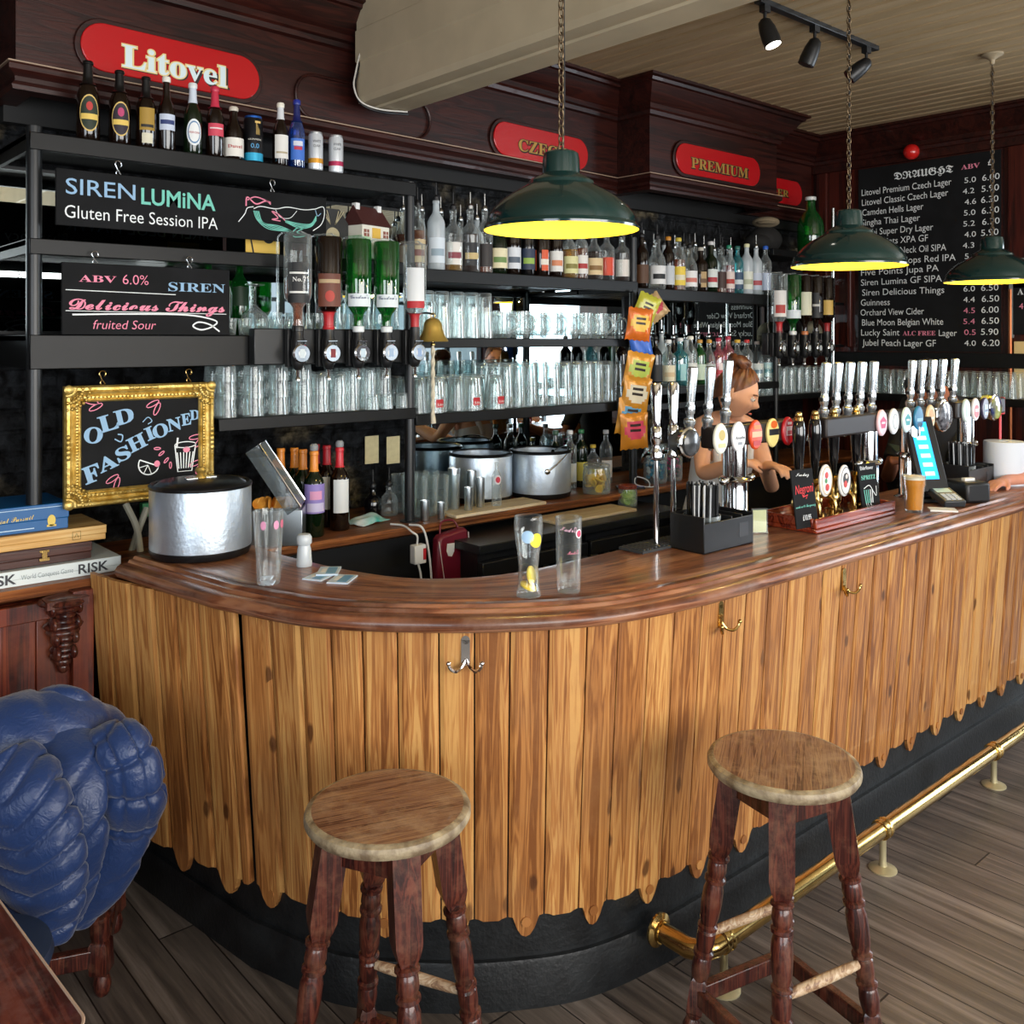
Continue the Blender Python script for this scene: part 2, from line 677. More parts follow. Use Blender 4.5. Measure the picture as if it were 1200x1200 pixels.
# ------------------------------------------------------------------ the room
def floor_mat():
    m, nt, p = _new('floorboards')
    N, L = nt.nodes, nt.links
    tc = N.new('ShaderNodeTexCoord')
    sp = N.new('ShaderNodeSeparateXYZ')
    L.new(tc.outputs['Object'], sp.inputs[0])
    dv = N.new('ShaderNodeMath'); dv.operation = 'DIVIDE'; dv.inputs[1].default_value = 0.115
    L.new(sp.outputs['X'], dv.inputs[0])
    fl = N.new('ShaderNodeMath'); fl.operation = 'FLOOR'
    L.new(dv.outputs[0], fl.inputs[0])
    fr = N.new('ShaderNodeMath'); fr.operation = 'FRACT'
    L.new(dv.outputs[0], fr.inputs[0])
    # end joints
    my = N.new('ShaderNodeMath'); my.operation = 'MULTIPLY_ADD'; my.inputs[1].default_value = 0.618; 
    L.new(fl.outputs[0], my.inputs[0]); 
    yd = N.new('ShaderNodeMath'); yd.operation = 'DIVIDE'; yd.inputs[1].default_value = 1.9
    L.new(sp.outputs['Y'], yd.inputs[0])
    L.new(yd.outputs[0], my.inputs[2])
    fy = N.new('ShaderNodeMath'); fy.operation = 'FLOOR'; L.new(my.outputs[0], fy.inputs[0])
    fry = N.new('ShaderNodeMath'); fry.operation = 'FRACT'; L.new(my.outputs[0], fry.inputs[0])
    cb = N.new('ShaderNodeCombineXYZ'); L.new(fl.outputs[0], cb.inputs[0]); L.new(fy.outputs[0], cb.inputs[1])
    wn_ = N.new('ShaderNodeTexWhiteNoise'); L.new(cb.outputs[0], wn_.inputs['Vector'])
    mp = N.new('ShaderNodeMapping'); mp.inputs['Scale'].default_value = (30, 1.6, 1)
    ofs = N.new('ShaderNodeVectorMath'); ofs.operation = 'ADD'
    L.new(tc.outputs['Object'], ofs.inputs[0]); L.new(wn_.outputs['Color'], ofs.inputs[1])
    L.new(ofs.outputs[0], mp.inputs['Vector'])
    nz = N.new('ShaderNodeTexNoise'); nz.inputs['Scale'].default_value = 1.0; nz.inputs['Detail'].default_value = 8; nz.inputs['Roughness'].default_value = 0.65
    L.new(mp.outputs[0], nz.inputs['Vector'])
    ma = N.new('ShaderNodeMath'); ma.operation = 'MULTIPLY_ADD'; ma.inputs[1].default_value = 0.22
    L.new(wn_.outputs['Value'], ma.inputs[0]); L.new(nz.outputs['Fac'], ma.inputs[2])
    cr = N.new('ShaderNodeValToRGB'); e = cr.color_ramp.elements
    e[0].position, e[0].color = 0.36, col('#37322f')
    e[1].position, e[1].color = 0.92, col('#958a80')
    x = e.new(0.62); x.color = col('#615850')
    L.new(ma.outputs[0], cr.inputs[0])
    # gaps
    def edge(src, w):
        a = N.new('ShaderNodeMath'); a.operation = 'LESS_THAN'; a.inputs[1].default_value = w
        L.new(src.outputs[0], a.inputs[0]); return a
    g1, g2 = edge(fr, 0.035), edge(fry, 0.003)
    mx = N.new('ShaderNodeMath'); mx.operation = 'MAXIMUM'; L.new(g1.outputs[0], mx.inputs[0]); L.new(g2.outputs[0], mx.inputs[1])
    mi = N.new('ShaderNodeMix'); mi.data_type = 'RGBA'; L.new(mx.outputs[0], mi.inputs[0]); L.new(cr.outputs[0], mi.inputs[6]); mi.inputs[7].default_value = col('#1a1513')
    L.new(mi.outputs[2], p.inputs['Base Color'])
    rr = N.new('ShaderNodeMapRange'); rr.inputs['To Min'].default_value = 0.30; rr.inputs['To Max'].default_value = 0.6
    L.new(nz.outputs['Fac'], rr.inputs['Value']); L.new(rr.outputs[0], p.inputs['Roughness'])
    sb = N.new('ShaderNodeMath'); sb.operation = 'SUBTRACT'; L.new(nz.outputs['Fac'], sb.inputs[0]); L.new(mx.outputs[0], sb.inputs[1])
    b = N.new('ShaderNodeBump'); b.inputs['Strength'].default_value = 0.35; b.inputs['Distance'].default_value = 0.004
    L.new(sb.outputs[0], b.inputs['Height']); L.new(b.outputs[0], p.inputs['Normal'])
    return m


def struct(name, mb, m, **k):
    o = mb.build(name, m, **k)
    o['kind'] = 'structure'
    return o


struct('floor', MB().box(-3.2, 9.2, -3.4, 3.75, -0.05, 0.0), floor_mat(), smooth=0)

# ceiling: painted boards running from the street to the bar, with V grooves
cm = MB()
xs = []
xx = -3.2
while xx < 9.2:
    xs += [(xx, CEIL + 0.012), (xx + 0.007, CEIL), (xx + 0.018, CEIL - 0.003), (xx + 0.024, CEIL), (xx + 0.093, CEIL)]
    xx += 0.10
xs.append((xx, CEIL + 0.008))
vs = [(x, -3.4, z) for x, z in xs] + [(x, 3.75, z) for x, z in xs]
n = len(xs)
cm.add(vs, [(i + 1, i, n + i, n + i + 1) for i in range(n - 1)])
cm.box(-3.2, 9.2, -3.4, 3.75, CEIL + 0.02, CEIL + 0.06)
struct('ceiling', cm, mat('ceiling_paint', '#a8926f', 0.5, c2='#bba684', vscale=4, stretch=(6, 0.6, 1)), smooth=0)

# boxed cream beam crossing the room
bm_ = MB()
bx0, bx1, bz = 2.08, 2.325, 2.725
prof = [(bx0, CEIL), (bx0, bz + 0.30), (bx0 - 0.006, bz + 0.295), (bx0 - 0.006, bz + 0.17), (bx0, bz + 0.165), (bx0, bz + 0.022), (bx0 + 0.012, bz),
        (bx0 + 0.085, bz), (bx0 + 0.09, bz - 0.008), (bx1 - 0.075, bz - 0.008), (bx1 - 0.07, bz), (bx1 - 0.012, bz), (bx1, bz + 0.022), (bx1, CEIL)]
k = len(prof)
vs = [(x, -3.3, z) for x, z in prof] + [(x, 3.33, z) for x, z in prof]
bm_.add(vs, [(i, i + 1, k + i + 1, k + i) for i in range(k - 1)] + [tuple(range(k, 2 * k)), tuple(reversed(range(k)))])
o = struct('trim_1', bm_, mat('beam_cream', '#c3b598', 0.45, var=0.08, vscale=5), smooth=20)

# back wall: rough black painted masonry
def rough_black():
    m, nt, p = _new('black_masonry')
    N, L = nt.nodes, nt.links
    tc = N.new('ShaderNodeTexCoord')
    mp = N.new('ShaderNodeMapping'); L.new(tc.outputs['Object'], mp.inputs['Vector'])
    mp.inputs['Rotation'].default_value = (R(90), 0, 0)
    n1 = N.new('ShaderNodeTexNoise'); n1.inputs['Scale'].default_value = 16; n1.inputs['Detail'].default_value = 9; n1.inputs['Roughness'].default_value = 0.68
    L.new(tc.outputs['Object'], n1.inputs['Vector'])
    br = N.new('ShaderNodeTexBrick'); br.inputs['Scale'].default_value = 1.0
    br.inputs['Brick Width'].default_value = 0.225; br.inputs['Row Height'].default_value = 0.075; br.inputs['Mortar Size'].default_value = 0.012
    br.inputs['Mortar Smooth'].default_value = 0.8
    br.inputs['Color1'].default_value = (1, 1, 1, 1); br.inputs['Color2'].default_value = (0.8, 0.8, 0.8, 1); br.inputs['Mortar'].default_value = (0.1, 0.1, 0.1, 1)
    L.new(mp.outputs[0], br.inputs['Vector'])
    ad = N.new('ShaderNodeMath'); ad.operation = 'MULTIPLY_ADD'; ad.inputs[1].default_value = 0.22
    L.new(br.outputs['Color'], ad.inputs[0]); L.new(n1.outputs['Fac'], ad.inputs[2])
    b = N.new('ShaderNodeBump'); b.inputs['Strength'].default_value = 1.0; b.inputs['Distance'].default_value = 0.07
    L.new(ad.outputs[0], b.inputs['Height']); L.new(b.outputs[0], p.inputs['Normal'])
    n2 = N.new('ShaderNodeTexNoise'); n2.inputs['Scale'].default_value = 3.5; n2.inputs['Detail'].default_value = 6
    L.new(tc.outputs['Object'], n2.inputs['Vector'])
    cr = N.new('ShaderNodeValToRGB'); e = cr.color_ramp.elements
    e[0].position, e[0].color = 0.60, col('#1d1f21')
    e[1].position, e[1].color = 0.74, col('#6b6048')
    L.new(n2.outputs['Fac'], cr.inputs[0])
    c3 = N.new('ShaderNodeValToRGB'); c3.color_ramp.elements[0].position = 0.42; c3.color_ramp.elements[0].color = (0.25, 0.25, 0.25, 1)
    c3.color_ramp.elements[1].position = 0.66; c3.color_ramp.elements[1].color = (3.2, 3.2, 3.3, 1)
    L.new(n1.outputs['Fac'], c3.inputs[0])
    mm = N.new('ShaderNodeMix'); mm.data_type = 'RGBA'; mm.blend_type = 'MULTIPLY'; mm.inputs[0].default_value = 1.0
    L.new(cr.outputs[0], mm.inputs[6]); L.new(c3.outputs[0], mm.inputs[7]); L.new(mm.outputs[2], p.inputs['Base Color'])
    p.inputs['Roughness'].default_value = 0.30
    return m


masonry = rough_black()
struct('wall_back', MB().box(-3.2, WX, WY, 3.75, 0, CEIL), masonry, smooth=0)
wall_red = wood('wall_panel_red', '#200906', '#3a120c', '#521d12', 'Z', 0.6, 0.4, coat=0.15)
struct('wall_right', MB().box(WX, WX + 0.2, 1.35, 3.75, 0, CEIL), wall_red, smooth=0)
struct('wall_left', MB().box(-3.4, -3.2, -3.4, 3.75, 0, CEIL), wall_red, smooth=0)

# street front with its windows (seen only in the mirrors and on the chrome)
ff = MB()
ff.box(-3.2, 9.2, -3.6, -3.4, 0, 0.75)
ff.box(-3.2, 9.2, -3.6, -3.4, 2.75, CEIL)
for x0, x1 in ((-3.2, -2.6), (0.0, 0.35), (2.95, 3.3), (5.9, 6.3), (8.8, 9.2)):
    ff.box(x0, x1, -3.6, -3.4, 0.75, 2.75)
struct('wall_front', ff, wall_red, smooth=0)
wf = MB()
for x0, x1 in ((-2.6, 0.0), (0.35, 2.95), (3.3, 5.9), (6.3, 8.8)):
    for t in range(5):
        x = x0 + (x1 - x0) * t / 4
        wf.box(x - 0.025, x + 0.025, -3.53, -3.47, 0.75, 2.75)
    for z in (0.78, 1.75, 2.25, 2.72):
        wf.box(x0, x1, -3.53, -3.47, z - 0.025, z + 0.025)
struct('window_1', wf, mat('window_frame_paint', '#2b2f31', 0.4), smooth=0)
wf = MB()
for t in range(6):
    y = -1.95 + 2.7 * t / 5
    wf.box(8.08, 8.13, y - 0.025, y + 0.025, 0.55, 2.95)
for z in (0.58, 1.25, 1.85, 2.40, 2.92):
    wf.box(8.08, 8.13, -1.95, 0.75, z - 0.025, z + 0.025)
struct('window_2', wf, mat('window_frame_paint', '#2b2f31', 0.4), smooth=0)
# the house across the side street: white glazed brick and a blue shutter
hb = mat('white_glazed_brick', '#dfeaea', 0.35, c2='#c6d8da', vscale=9)
struct('wall_street', MB().box(9.6, 9.8, -5.5, 3.0, 0, 5.0), hb, smooth=0)
bs = MB()
for q in range(24):
    bs.box(9.53, 9.595, -2.4, -0.9, 0.3 + q * 0.11, 0.39 + q * 0.11)
tag(bs.build('roller_shutter', mat('shutter_blue', '#4f86b8', 0.5), smooth=0), 'blue roller shutter on the white brick house across the street', 'shutter')

# pelmet over the back bar: moulded profile swept along its plan
def sweep(name, plan, prof, m, closed_ends=True, parent=None):
    P = [Vector(p) for p in plan]
    n = len(P)
    mb = MB()
    vs, fs = [], []
    for i, p in enumerate(P):
        d0 = (P[i] - P[i - 1]).normalized() if i > 0 else None
        d1 = (P[i + 1] - P[i]).normalized() if i < n - 1 else None
        d0 = d0 or d1
        d1 = d1 or d0
        n0 = Vector((d0.y, -d0.x))
        n1 = Vector((d1.y, -d1.x))
        b = (n0 + n1)
        b = b / (1 + n0.dot(n1)) if (1 + n0.dot(n1)) > 1e-3 else n0
        for o, z in prof:
            vs.append((p.x + b.x * o, p.y + b.y * o, z))
    k = len(prof)
    for i in range(n - 1):
        for j in range(k - 1):
            a, c = i * k + j, (i + 1) * k + j
            fs.append((a, c, c + 1, a + 1))
    mb.add(vs, fs)
    return mb


plan = [(0.80, 3.61), (0.80, 3.325), (3.89, 3.53), (3.89, 3.295), (5.10, 3.295), (5.10, 3.54), (WX - 0.02, 3.54)]
prof = [(-0.06, 2.556), (0.012, 2.556), (0.016, 2.57), (0.004, 2.585), (0.004, 2.60), (0.016, 2.61), (0.026, 2.618), (0.026, 2.634), (0.022, 2.640), (0.018, 2.645), (0, 2.648),
        (0, 2.955), (0.018, 2.962), (0.022, 2.982), (0.034, 2.99), (0.034, 3.015), (0.055, 3.03), (0.085, 3.065), (0.11, 3.10), (0.125, 3.105), (0.13, 3.12), (0.15, 3.125), (0.15, CEIL)]
pm = sweep('pelmet', plan, prof, mahogany)
pel = struct('trim_2', pm, mahogany, smooth=30)
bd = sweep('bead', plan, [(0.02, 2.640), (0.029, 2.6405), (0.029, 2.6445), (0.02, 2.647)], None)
struct('trim_3', bd, mat('bead_highlight', '#a58d78', 0.35), smooth=0)  # pale colour paints in the light caught along the pelmet bead
# panelling joints and the faint oval panels on the pelmet face
dk = mat('pelmet_groove', '#120504', 0.5)
# dark soffit behind the pelmet
struct('trim_4', MB().box(0.82, WX, 3.57, WY, 2.50, 2.60), black_matt, smooth=0)
# frieze and cornice on the right wall
cr_prof = [(0, 2.90), (0.01, 2.905), (0.01, 2.955), (0.018, 2.962), (0.022, 2.982), (0.034, 2.99), (0.034, 3.015), (0.055, 3.03), (0.085, 3.065), (0.11, 3.10), (0.125, 3.105), (0.13, 3.12), (0.15, 3.125), (0.15, CEIL)]
struct('trim_5', sweep('c', [(WX, 3.54), (WX, 1.35)], cr_prof, None), mahogany, smooth=30)

# raised stiles framing the right wall
rw = MB()
for (y0, y1, z0, z1) in ((3.42, 3.50, 1.0, 2.90), (3.24, 3.27, 1.7, 2.88), (2.24, 2.12, 2.05, 2.9), (1.6, 1.5, 2.05, 2.9), (2.12, 1.6, 2.78, 2.9), (2.12, 1.6, 2.05, 2.16)):
    rw.box(WX - 0.03, WX, min(y0, y1), max(y0, y1), z0, z1)
rw.box(WX - 0.015, WX, 1.65, 2.07, 2.21, 2.73)
struct('trim_6', rw, wall_red, bevel=0.006)

# dark red panelling under the left end of the back counter
pn = MB()
pn.box(-1.2, 0.95, 3.10, 3.50, 0, 0.955)
x = -1.2
while x < 0.82:
    pn.box(x, x + 0.098, 3.088, 3.10, 0.10, 0.955)
    x += 0.10
pn.box(-1.2, 0.93, 3.075, 3.10, 0, 0.12)
pn.box(-1.2, 0.93, 3.07, 3.10, 0.90, 0.955)
pn.box(0.895, 0.957, 3.055, 3.10, 0, 0.975)
# small raised frame under the corbel
pn.box(0.50, 0.80, 3.07, 3.09, 0.62, 0.64); pn.box(0.50, 0.80, 3.07, 3.09, 0.2, 0.22)
pn.box(0.50, 0.52, 3.07, 3.09, 0.22, 0.62); pn.box(0.78, 0.80, 3.07, 3.09, 0.22, 0.62)
pn.box(0.54, 0.76, 3.076, 3.09, 0.25, 0.59)
struct('baseboard_back', pn, mahogany_z, bevel=0.003)

# ------------------------------------------------------------------ the bar
OUT = [(0.984, 2.945), (1.012, 2.75), (1.063, 2.417), (1.179, 2.10), (1.372, 1.875), (1.56, 1.725), (1.77, 1.618), (2.06, 1.566), (2.40, 1.555)]
o1 = smoothpath([(a, b, 0) for a, b in OUT[:3]], 6)
o2 = smoothpath([(a, b, 0) for a, b in OUT[2:]], 8)
OUTP = [p.to_2d() for p in o1[:-1]] + [p.to_2d() for p in o2]
CORNER = len(o1) - 1
xx = 2.5
while xx <= 5.92:
    OUTP.append(Vector((xx, 1.555 - (xx - 2.4) * 0.008)))
    xx += 0.1


def normals2(P):
    N = []
    for i in range(len(P)):
        t = (P[min(i + 1, len(P) - 1)] - P[max(i - 1, 0)]).normalized()
        N.append(Vector((t.y, -t.x)))      # outward: towards the customer
    return N


ON = normals2(OUTP)
ON = [n if n.length else Vector((0, -1)) for n in ON]
# path runs from the back wall towards the street, then right: outward is on the right-hand side
def off(i, d):
    return OUTP[i] + ON[i] * d


chain = [0.0]
for i in range(1, len(OUTP)):
    chain.append(chain[-1] + (OUTP[i] - OUTP[i - 1]).length)

INN = smoothpath([(1.40, 3.083, 0), (1.405, 2.69, 0), (1.47, 2.34, 0), (1.58, 2.14, 0), (1.80, 2.035, 0), (2.2, 2.03, 0), (2.6, 2.035, 0)], 10)
INN = [p.to_2d() for p in INN]
ic = [0.0]
for i in range(1, len(INN)):
    ic.append(ic[-1] + (INN[i] - INN[i - 1]).length)


def inner_at(i):
    """inner edge point paired with outer point i"""
    p = OUTP[i]
    if p.x >= 2.6:
        return Vector((p.x, 2.035))
    # total outer chain up to x=2.6 maps to the inner chain
    j = next(k for k in range(len(OUTP)) if OUTP[k].x >= 2.6)
    t = chain[i] / chain[j] * ic[-1]
    for k in range(1, len(INN)):
        if ic[k] >= t:
            f = (t - ic[k - 1]) / (ic[k] - ic[k - 1])
            return INN[k - 1].lerp(INN[k], f)
    return INN[-1]


bar = thing('bar_counter', 'curved wooden pub bar counter with upright pine boards below a moulded brown top', 'bar counter', (0, 0, 0))
top_prof = [(-0.13, 1.08), (-0.10, 1.0805), (-0.092, 1.0765), (-0.085, 1.0805), (-0.062, 1.0805), (-0.056, 1.073), (-0.045, 1.072), (-0.040, 1.064), (-0.018, 1.063), (-0.006, 1.058), (0.001, 1.048),
            (0.001, 1.036), (-0.006, 1.026), (-0.018, 1.021), (-0.075, 1.020)]
mb = MB()
vs, fs, uvs = [], [], []
NI = 6
for i in range(len(OUTP)):
    a = inner_at(i)
    b = off(i, top_prof[0][0])
    row = []
    row.append((a.x, a.y, 1.035)); uvs.append((0.52, chain[i]))
    row.append((a.x, a.y, 1.075)); uvs.append((0.50, chain[i]))
    for k in range(1, NI):
        q = a.lerp(b, k / NI)
        row.append((q.x, q.y, 1.08)); uvs.append((0.48 - 0.35 * k / NI, chain[i]))
    for d, z in top_prof:
        q = off(i, d)
        row.append((q.x, q.y, z)); uvs.append((-d + (1.08 - z) + 0.0, chain[i]))
    vs += row
k = len(vs) // len(OUTP)
for i in range(len(OUTP) - 1):
    for j in range(k - 1):
        a, c = i * k + j, (i + 1) * k + j
        fs.append((a, a + 1, c + 1, c))
    fs.append((i * k + k - 1, i * k, (i + 1) * k, (i + 1) * k + k - 1))
fs.append(tuple(range(k)))
fs.append(tuple(reversed(range((len(OUTP) - 1) * k, len(OUTP) * k))))
mb.add(vs, fs)
top_wood = wood('bar_top_wood', '#4e2b1c', '#7c4a31', '#a87655', uv=True, grain=1.0, rough=0.33, worn='#917260', worn_amt=0.55, coat=0.2, wscale=4)
mb.build('countertop', top_wood, bar, smooth=35, uvs=uvs)

# inner side and carcass
mb = MB()
vs, fs = [], []
for i in range(-1, len(OUTP)):
    a = inner_at(max(i, 0))
    for z in (1.03, 0.0):
        vs.append((a.x, a.y, z))
    c = off(i, -0.145) if i >= 0 else off(0, -0.145) + (OUTP[0] - OUTP[1]).normalized() * 0.125
    for z in (0.0, 1.03):
        vs.append((c.x, c.y, z))
for i in range(len(OUTP)):
    for j in range(4):
        a, b = i * 4 + j, i * 4 + (j + 1) % 4
        fs.append((a, b, b + 4, a + 4))
mb.add(vs, fs)
mb.build('carcass', black_matt, bar, smooth=0)

# upright boards, leaning in towards the floor, each second one ending in a rounded tongue
mb = MB()
puv, pl = [], []


def at_chain(s):
    if s < 0:
        d = (OUTP[0] - OUTP[1]).normalized()
        return OUTP[0] - d * s, ON[0]
    for i in range(1, len(chain)):
        if chain[i] >= s:
            f = (s - chain[i - 1]) / (chain[i] - chain[i - 1])
            return OUTP[i - 1].lerp(OUTP[i], f), ON[i - 1].lerp(ON[i], f).normalized()
    return OUTP[-1], ON[-1]


def over(q):
    k = min(1.0, max(0.0, q / 0.65))
    return 0.018 * (1 - k) - 0.062 * k


s = -0.135
idx = 0
rb = random.Random(11)
SEAM = chain[CORNER] + 0.03
while s < chain[-1] - 0.1:
    w = rb.choice((0.092, 0.10, 0.104, 0.11))
    gap = 0.0045
    if s < SEAM < s + w + 0.05:
        w = max(0.03, SEAM - 0.011 - s)
        gap = 0.024
    tongue = (idx % 2 == 1)
    a0, n0 = at_chain(s)
    a1, n1 = at_chain(s + w)
    # bottom outline across the board
    K = 8
    ro = rb.random() * 20
    rp = rb.random()
    base = len(mb.v)
    vs = []
    zt = 1.022
    for q in range(K + 1):
        t = q / K
        p = a0.lerp(a1, t)
        nn = n0.lerp(n1, t).normalized()
        if tongue:
            cxx = abs(t - 0.5) * 2
            zb = 0.245 - (0.055 * math.sqrt(max(0, 1 - (cxx / 0.62) ** 2)) if cxx < 0.62 else 0)
        else:
            cxx = min(t, 1 - t) * 2
            zb = 0.245 + 0.0 * cxx - (0.006 if cxx > 0.3 else 0)
        for (z) in (zt, zb):
            lean = over(s + t * w) - 0.060 * (zt - z) / 0.8
            e = 0.0045 if q in (0, K) else 0.0
            f = p + nn * (lean - e)
            b = p + nn * (lean - 0.016)
            vs += [(f.x, f.y, z), (b.x, b.y, z)]
            for _ in range(2):
                puv.append((t * w + ro, z + ro * 3))
                pl.append(rp)
    fs = []
    for q in range(K):
        a = q * 4
        b = a + 4
        fs += [(a, b, b + 2, a + 2), (a + 2, b + 2, b + 3, a + 3), (a + 1, a + 3, b + 3, b + 1), (a, a + 1, b + 1, b)]
    fs += [(0, 2, 3, 1), (K * 4, K * 4 + 1, K * 4 + 3, K * 4 + 2)]
    mb.add(vs, fs)
    if tongue and rb.random() < 0.75:
        # dowel plug in the tongue
        p, nn = at_chain(s + w / 2)
        lean = -0.062 - 0.060 * (zt - 0.235) / 0.8
        f = p + nn * lean
        b0 = len(mb.v)
        tmp = MB().cyl((f.x, f.y, 0.232), (f.x + nn.x * 0.004, f.y + nn.y * 0.004, 0.232), 0.013, 12)
        mb.add(tmp.v, tmp.f)
        for _ in tmp.v:
            puv.append((ro + 0.31, 0.2))
            pl.append(0.15)
    s += w + gap
    idx += 1
pine = wood('pine_boards', '#7c4a23', '#ac723c', '#cc9a5a', uv=True, grain=1.25, rough=0.40, plank=True, worn='#a3754a', worn_amt=0.35, coat=0.12, wscale=2.6, knots='#4a2812')
mb.build('front_boards', pine, bar, smooth=0, uvs=puv, plank=pl)

# black plinth behind the tongues and the skirting on the floor
def band(o0, z0, o1, z1, ledge=None):
    m_ = MB()
    pr = [(o0, z1), (o1, z0)] if not ledge else ledge
    vs, fs = [], []
    for i in range(-1, len(OUTP)):
        for d, z in pr:
            q = off(max(i, 0), d) + (Vector((0, 0)) if i >= 0 else (OUTP[0] - OUTP[1]).normalized() * 0.125)
            vs.append((q.x, q.y, z))
    k = len(pr)
    for i in range(len(OUTP)):
        for j in range(k - 1):
            a, c = i * k + j, (i + 1) * k + j
            fs.append((a, c, c + 1, a + 1))
    m_.add(vs, [tuple(reversed(f)) for f in fs])
    return m_


scuffed = mat('scuffed_black', '#0f1113', 0.42, c2='#1d2022', vscale=14, bump=0.2, bscale=80)
band(0, 0, 0, 0, [(-0.145, 0.0), (-0.138, 0.135), (-0.09, 1.0)][::-1]).build('plinth', scuffed, bar, smooth=20)
band(0, 0, 0, 0, [(-0.145, 0.0), (-0.143, 0.118), (-0.138, 0.13), (-0.127, 0.128), (-0.124, 0.118), (-0.124, 0.0)][::-1]).build('skirting', scuffed, bar, smooth=30)
# coat hooks screwed under the top
def hook_mesh(mb):
    # local: plate on y=0 facing -y
    mb.box(-0.011, 0.011, -0.004, 0, -0.035, 0.03)
    mb.lathe([(0.011, 0), (0.011, 0.004)], 12, None, Matrix.Translation((0, 0, 0.03)) @ Matrix.Rotation(R(90), 4, 'X'))
    for sg in (-1, 1):
        pts = smoothpath([(0, -0.004, -0.02), (sg * 0.012, -0.014, -0.038), (sg * 0.026, -0.028, -0.042), (sg * 0.038, -0.036, -0.030), (sg * 0.042, -0.038, -0.018)], 5)
        mb.tube(pts, 0.0045, 8)
        mb.sphere(pts[-1], 0.0065, 10, 6)
    return mb


hooks = []
for (px, py, lab) in ((550, 764, 'steel double coat hook under the bar edge between the two stools, the leftmost one'),
                      (848, 721, 'brass-toned double coat hook on the bar front above the right stool'),
                      (994, 680, 'brass-toned double coat hook on the bar front farthest along to the right'),):
    # find the board front under this pixel by marching along the path
    best = None
    for i in range(len(OUTP)):
        q = off(i, -0.064)
        z = 0.661 * q.x + 0.75 * q.y
        r = (0.75 * q.x - 0.661 * q.y) / z
        e = abs(CX + F * r - px)
        if best is None or e < best[0]:
            best = (e, i, z)
    _, i, z = best
    hz = EYE + (CY - py) / F * z
    q = off(i, -0.0675)
    n_ = ON[i]
    h = hook_mesh(MB()).build('coat_hook', chrome if px < 600 else brass, None)
    h.location = (q.x, q.y, hz)
    h.rotation_euler = (0, 0, math.atan2(n_.x, -n_.y))
    tag(h, lab, 'hook', 'coat hooks on the bar front')
lk = MB()
lk.lathe([(0.009, 0), (0.009, 0.004)], 12, None, Matrix.Rotation(R(90), 4, 'X'))
lk.box(-0.006, 0.006, -0.004, 0, -0.03, 0)
q = off(CORNER - 2, -0.066)
h = lk.build('key_escutcheon', brushed)
h.location = (q.x, q.y, 0.955)
h.rotation_euler = (0, 0, math.atan2(ON[CORNER - 2].x, -ON[CORNER - 2].y))
tag(h, 'small grey metal escutcheon beside the dark gap in the bar front', 'lock plate')

# foot rail
fr_ = thing('foot_rail', 'polished brass foot rail on short posts along the right of the bar', 'foot rail')
RX0 = 2.02
pts = [(RX0 - 0.02, 1.665, 0.135), (RX0 - 0.02, 1.56, 0.135), (RX0 - 0.005, 1.527, 0.135), (RX0 + 0.03, 1.518, 0.135)]
mb = MB().tube(pts + [(2.6, 1.518, 0.135), (4, 1.515, 0.135), (6.5, 1.505, 0.135)], 0.0265, 20)
mb.build('rail', brass, fr_)
mb = MB().lathe([(0.045, 0), (0.045, 0.006), (0.03, 0.012), (0.03, 0.02)], 20, None, Matrix.Translation((RX0 - 0.02, 1.665, 0.135)) @ Matrix.Rotation(R(90), 4, 'X'))
mb.build('wall_flange', brass, fr_)
pale_brass = mat('worn_pale_brass', '#cfc49c', 0.35, 0.6)
for X in (2.10, 2.97, 3.856, 4.75, 5.6, 6.4):
    Yb = 1.518 - (X - 2.6) * 0.003
    mb = MB().lathe([(0.045, 0), (0.045, 0.004), (0.035, 0.009), (0.013, 0.013), (0.011, 0.03), (0.011, 0.10), (0.02, 0.112)], 20, None, Matrix.Translation((X, Yb, 0)))
    b = mb.build('rail_post', pale_brass, fr_)
    MB().lathe([(0.028, -0.02), (0.033, -0.016), (0.033, -0.008), (0.029, -0.004), (0.029, 0.004), (0.033, 0.008), (0.033, 0.016), (0.028, 0.02)], 24, None,
               Matrix.Translation((X, Yb, 0.135)) @ Matrix.Rotation(R(90), 4, 'Y')).build('collar', brass, b)

# ------------------------------------------------------------------ back counter with its fridges
bc = thing('back_counter', 'long worn wooden back counter under the black shelving', 'counter')
edge_wood = wood('back_counter_wood', '#4a2512', '#7d4726', '#a8693a', 'X', 1.0, 0.4, worn='#5b3a2a', worn_amt=0.5)
mb = MB()
pr = [(3.60, 0.955), (3.13, 0.955), (3.115, 0.96), (3.10, 0.968), (3.098, 0.978), (3.088, 0.980), (3.085, 0.990), (3.092, 1.0), (3.60, 1.0)]
k = len(pr)
vs = [(-1.2, y, z) for y, z in pr] + [(WX - 0.01, y, z) for y, z in pr]
mb.add(vs, [(i, (i + 1) % k, k + (i + 1) % k, k + i) for i in range(k)] + [tuple(range(k)), tuple(reversed(range(k, 2 * k)))])
mb.build('worktop', edge_wood, bc, smooth=25)
mb = MB().box(1.02, WX - 0.01, 3.22, 3.6, 0, 0.955)
mb.build('carcass', black_matt, bc, smooth=0)
fridge_glass = glass('fridge_glass', '#c8d2d2', 0.10, 0.5, 0.1)
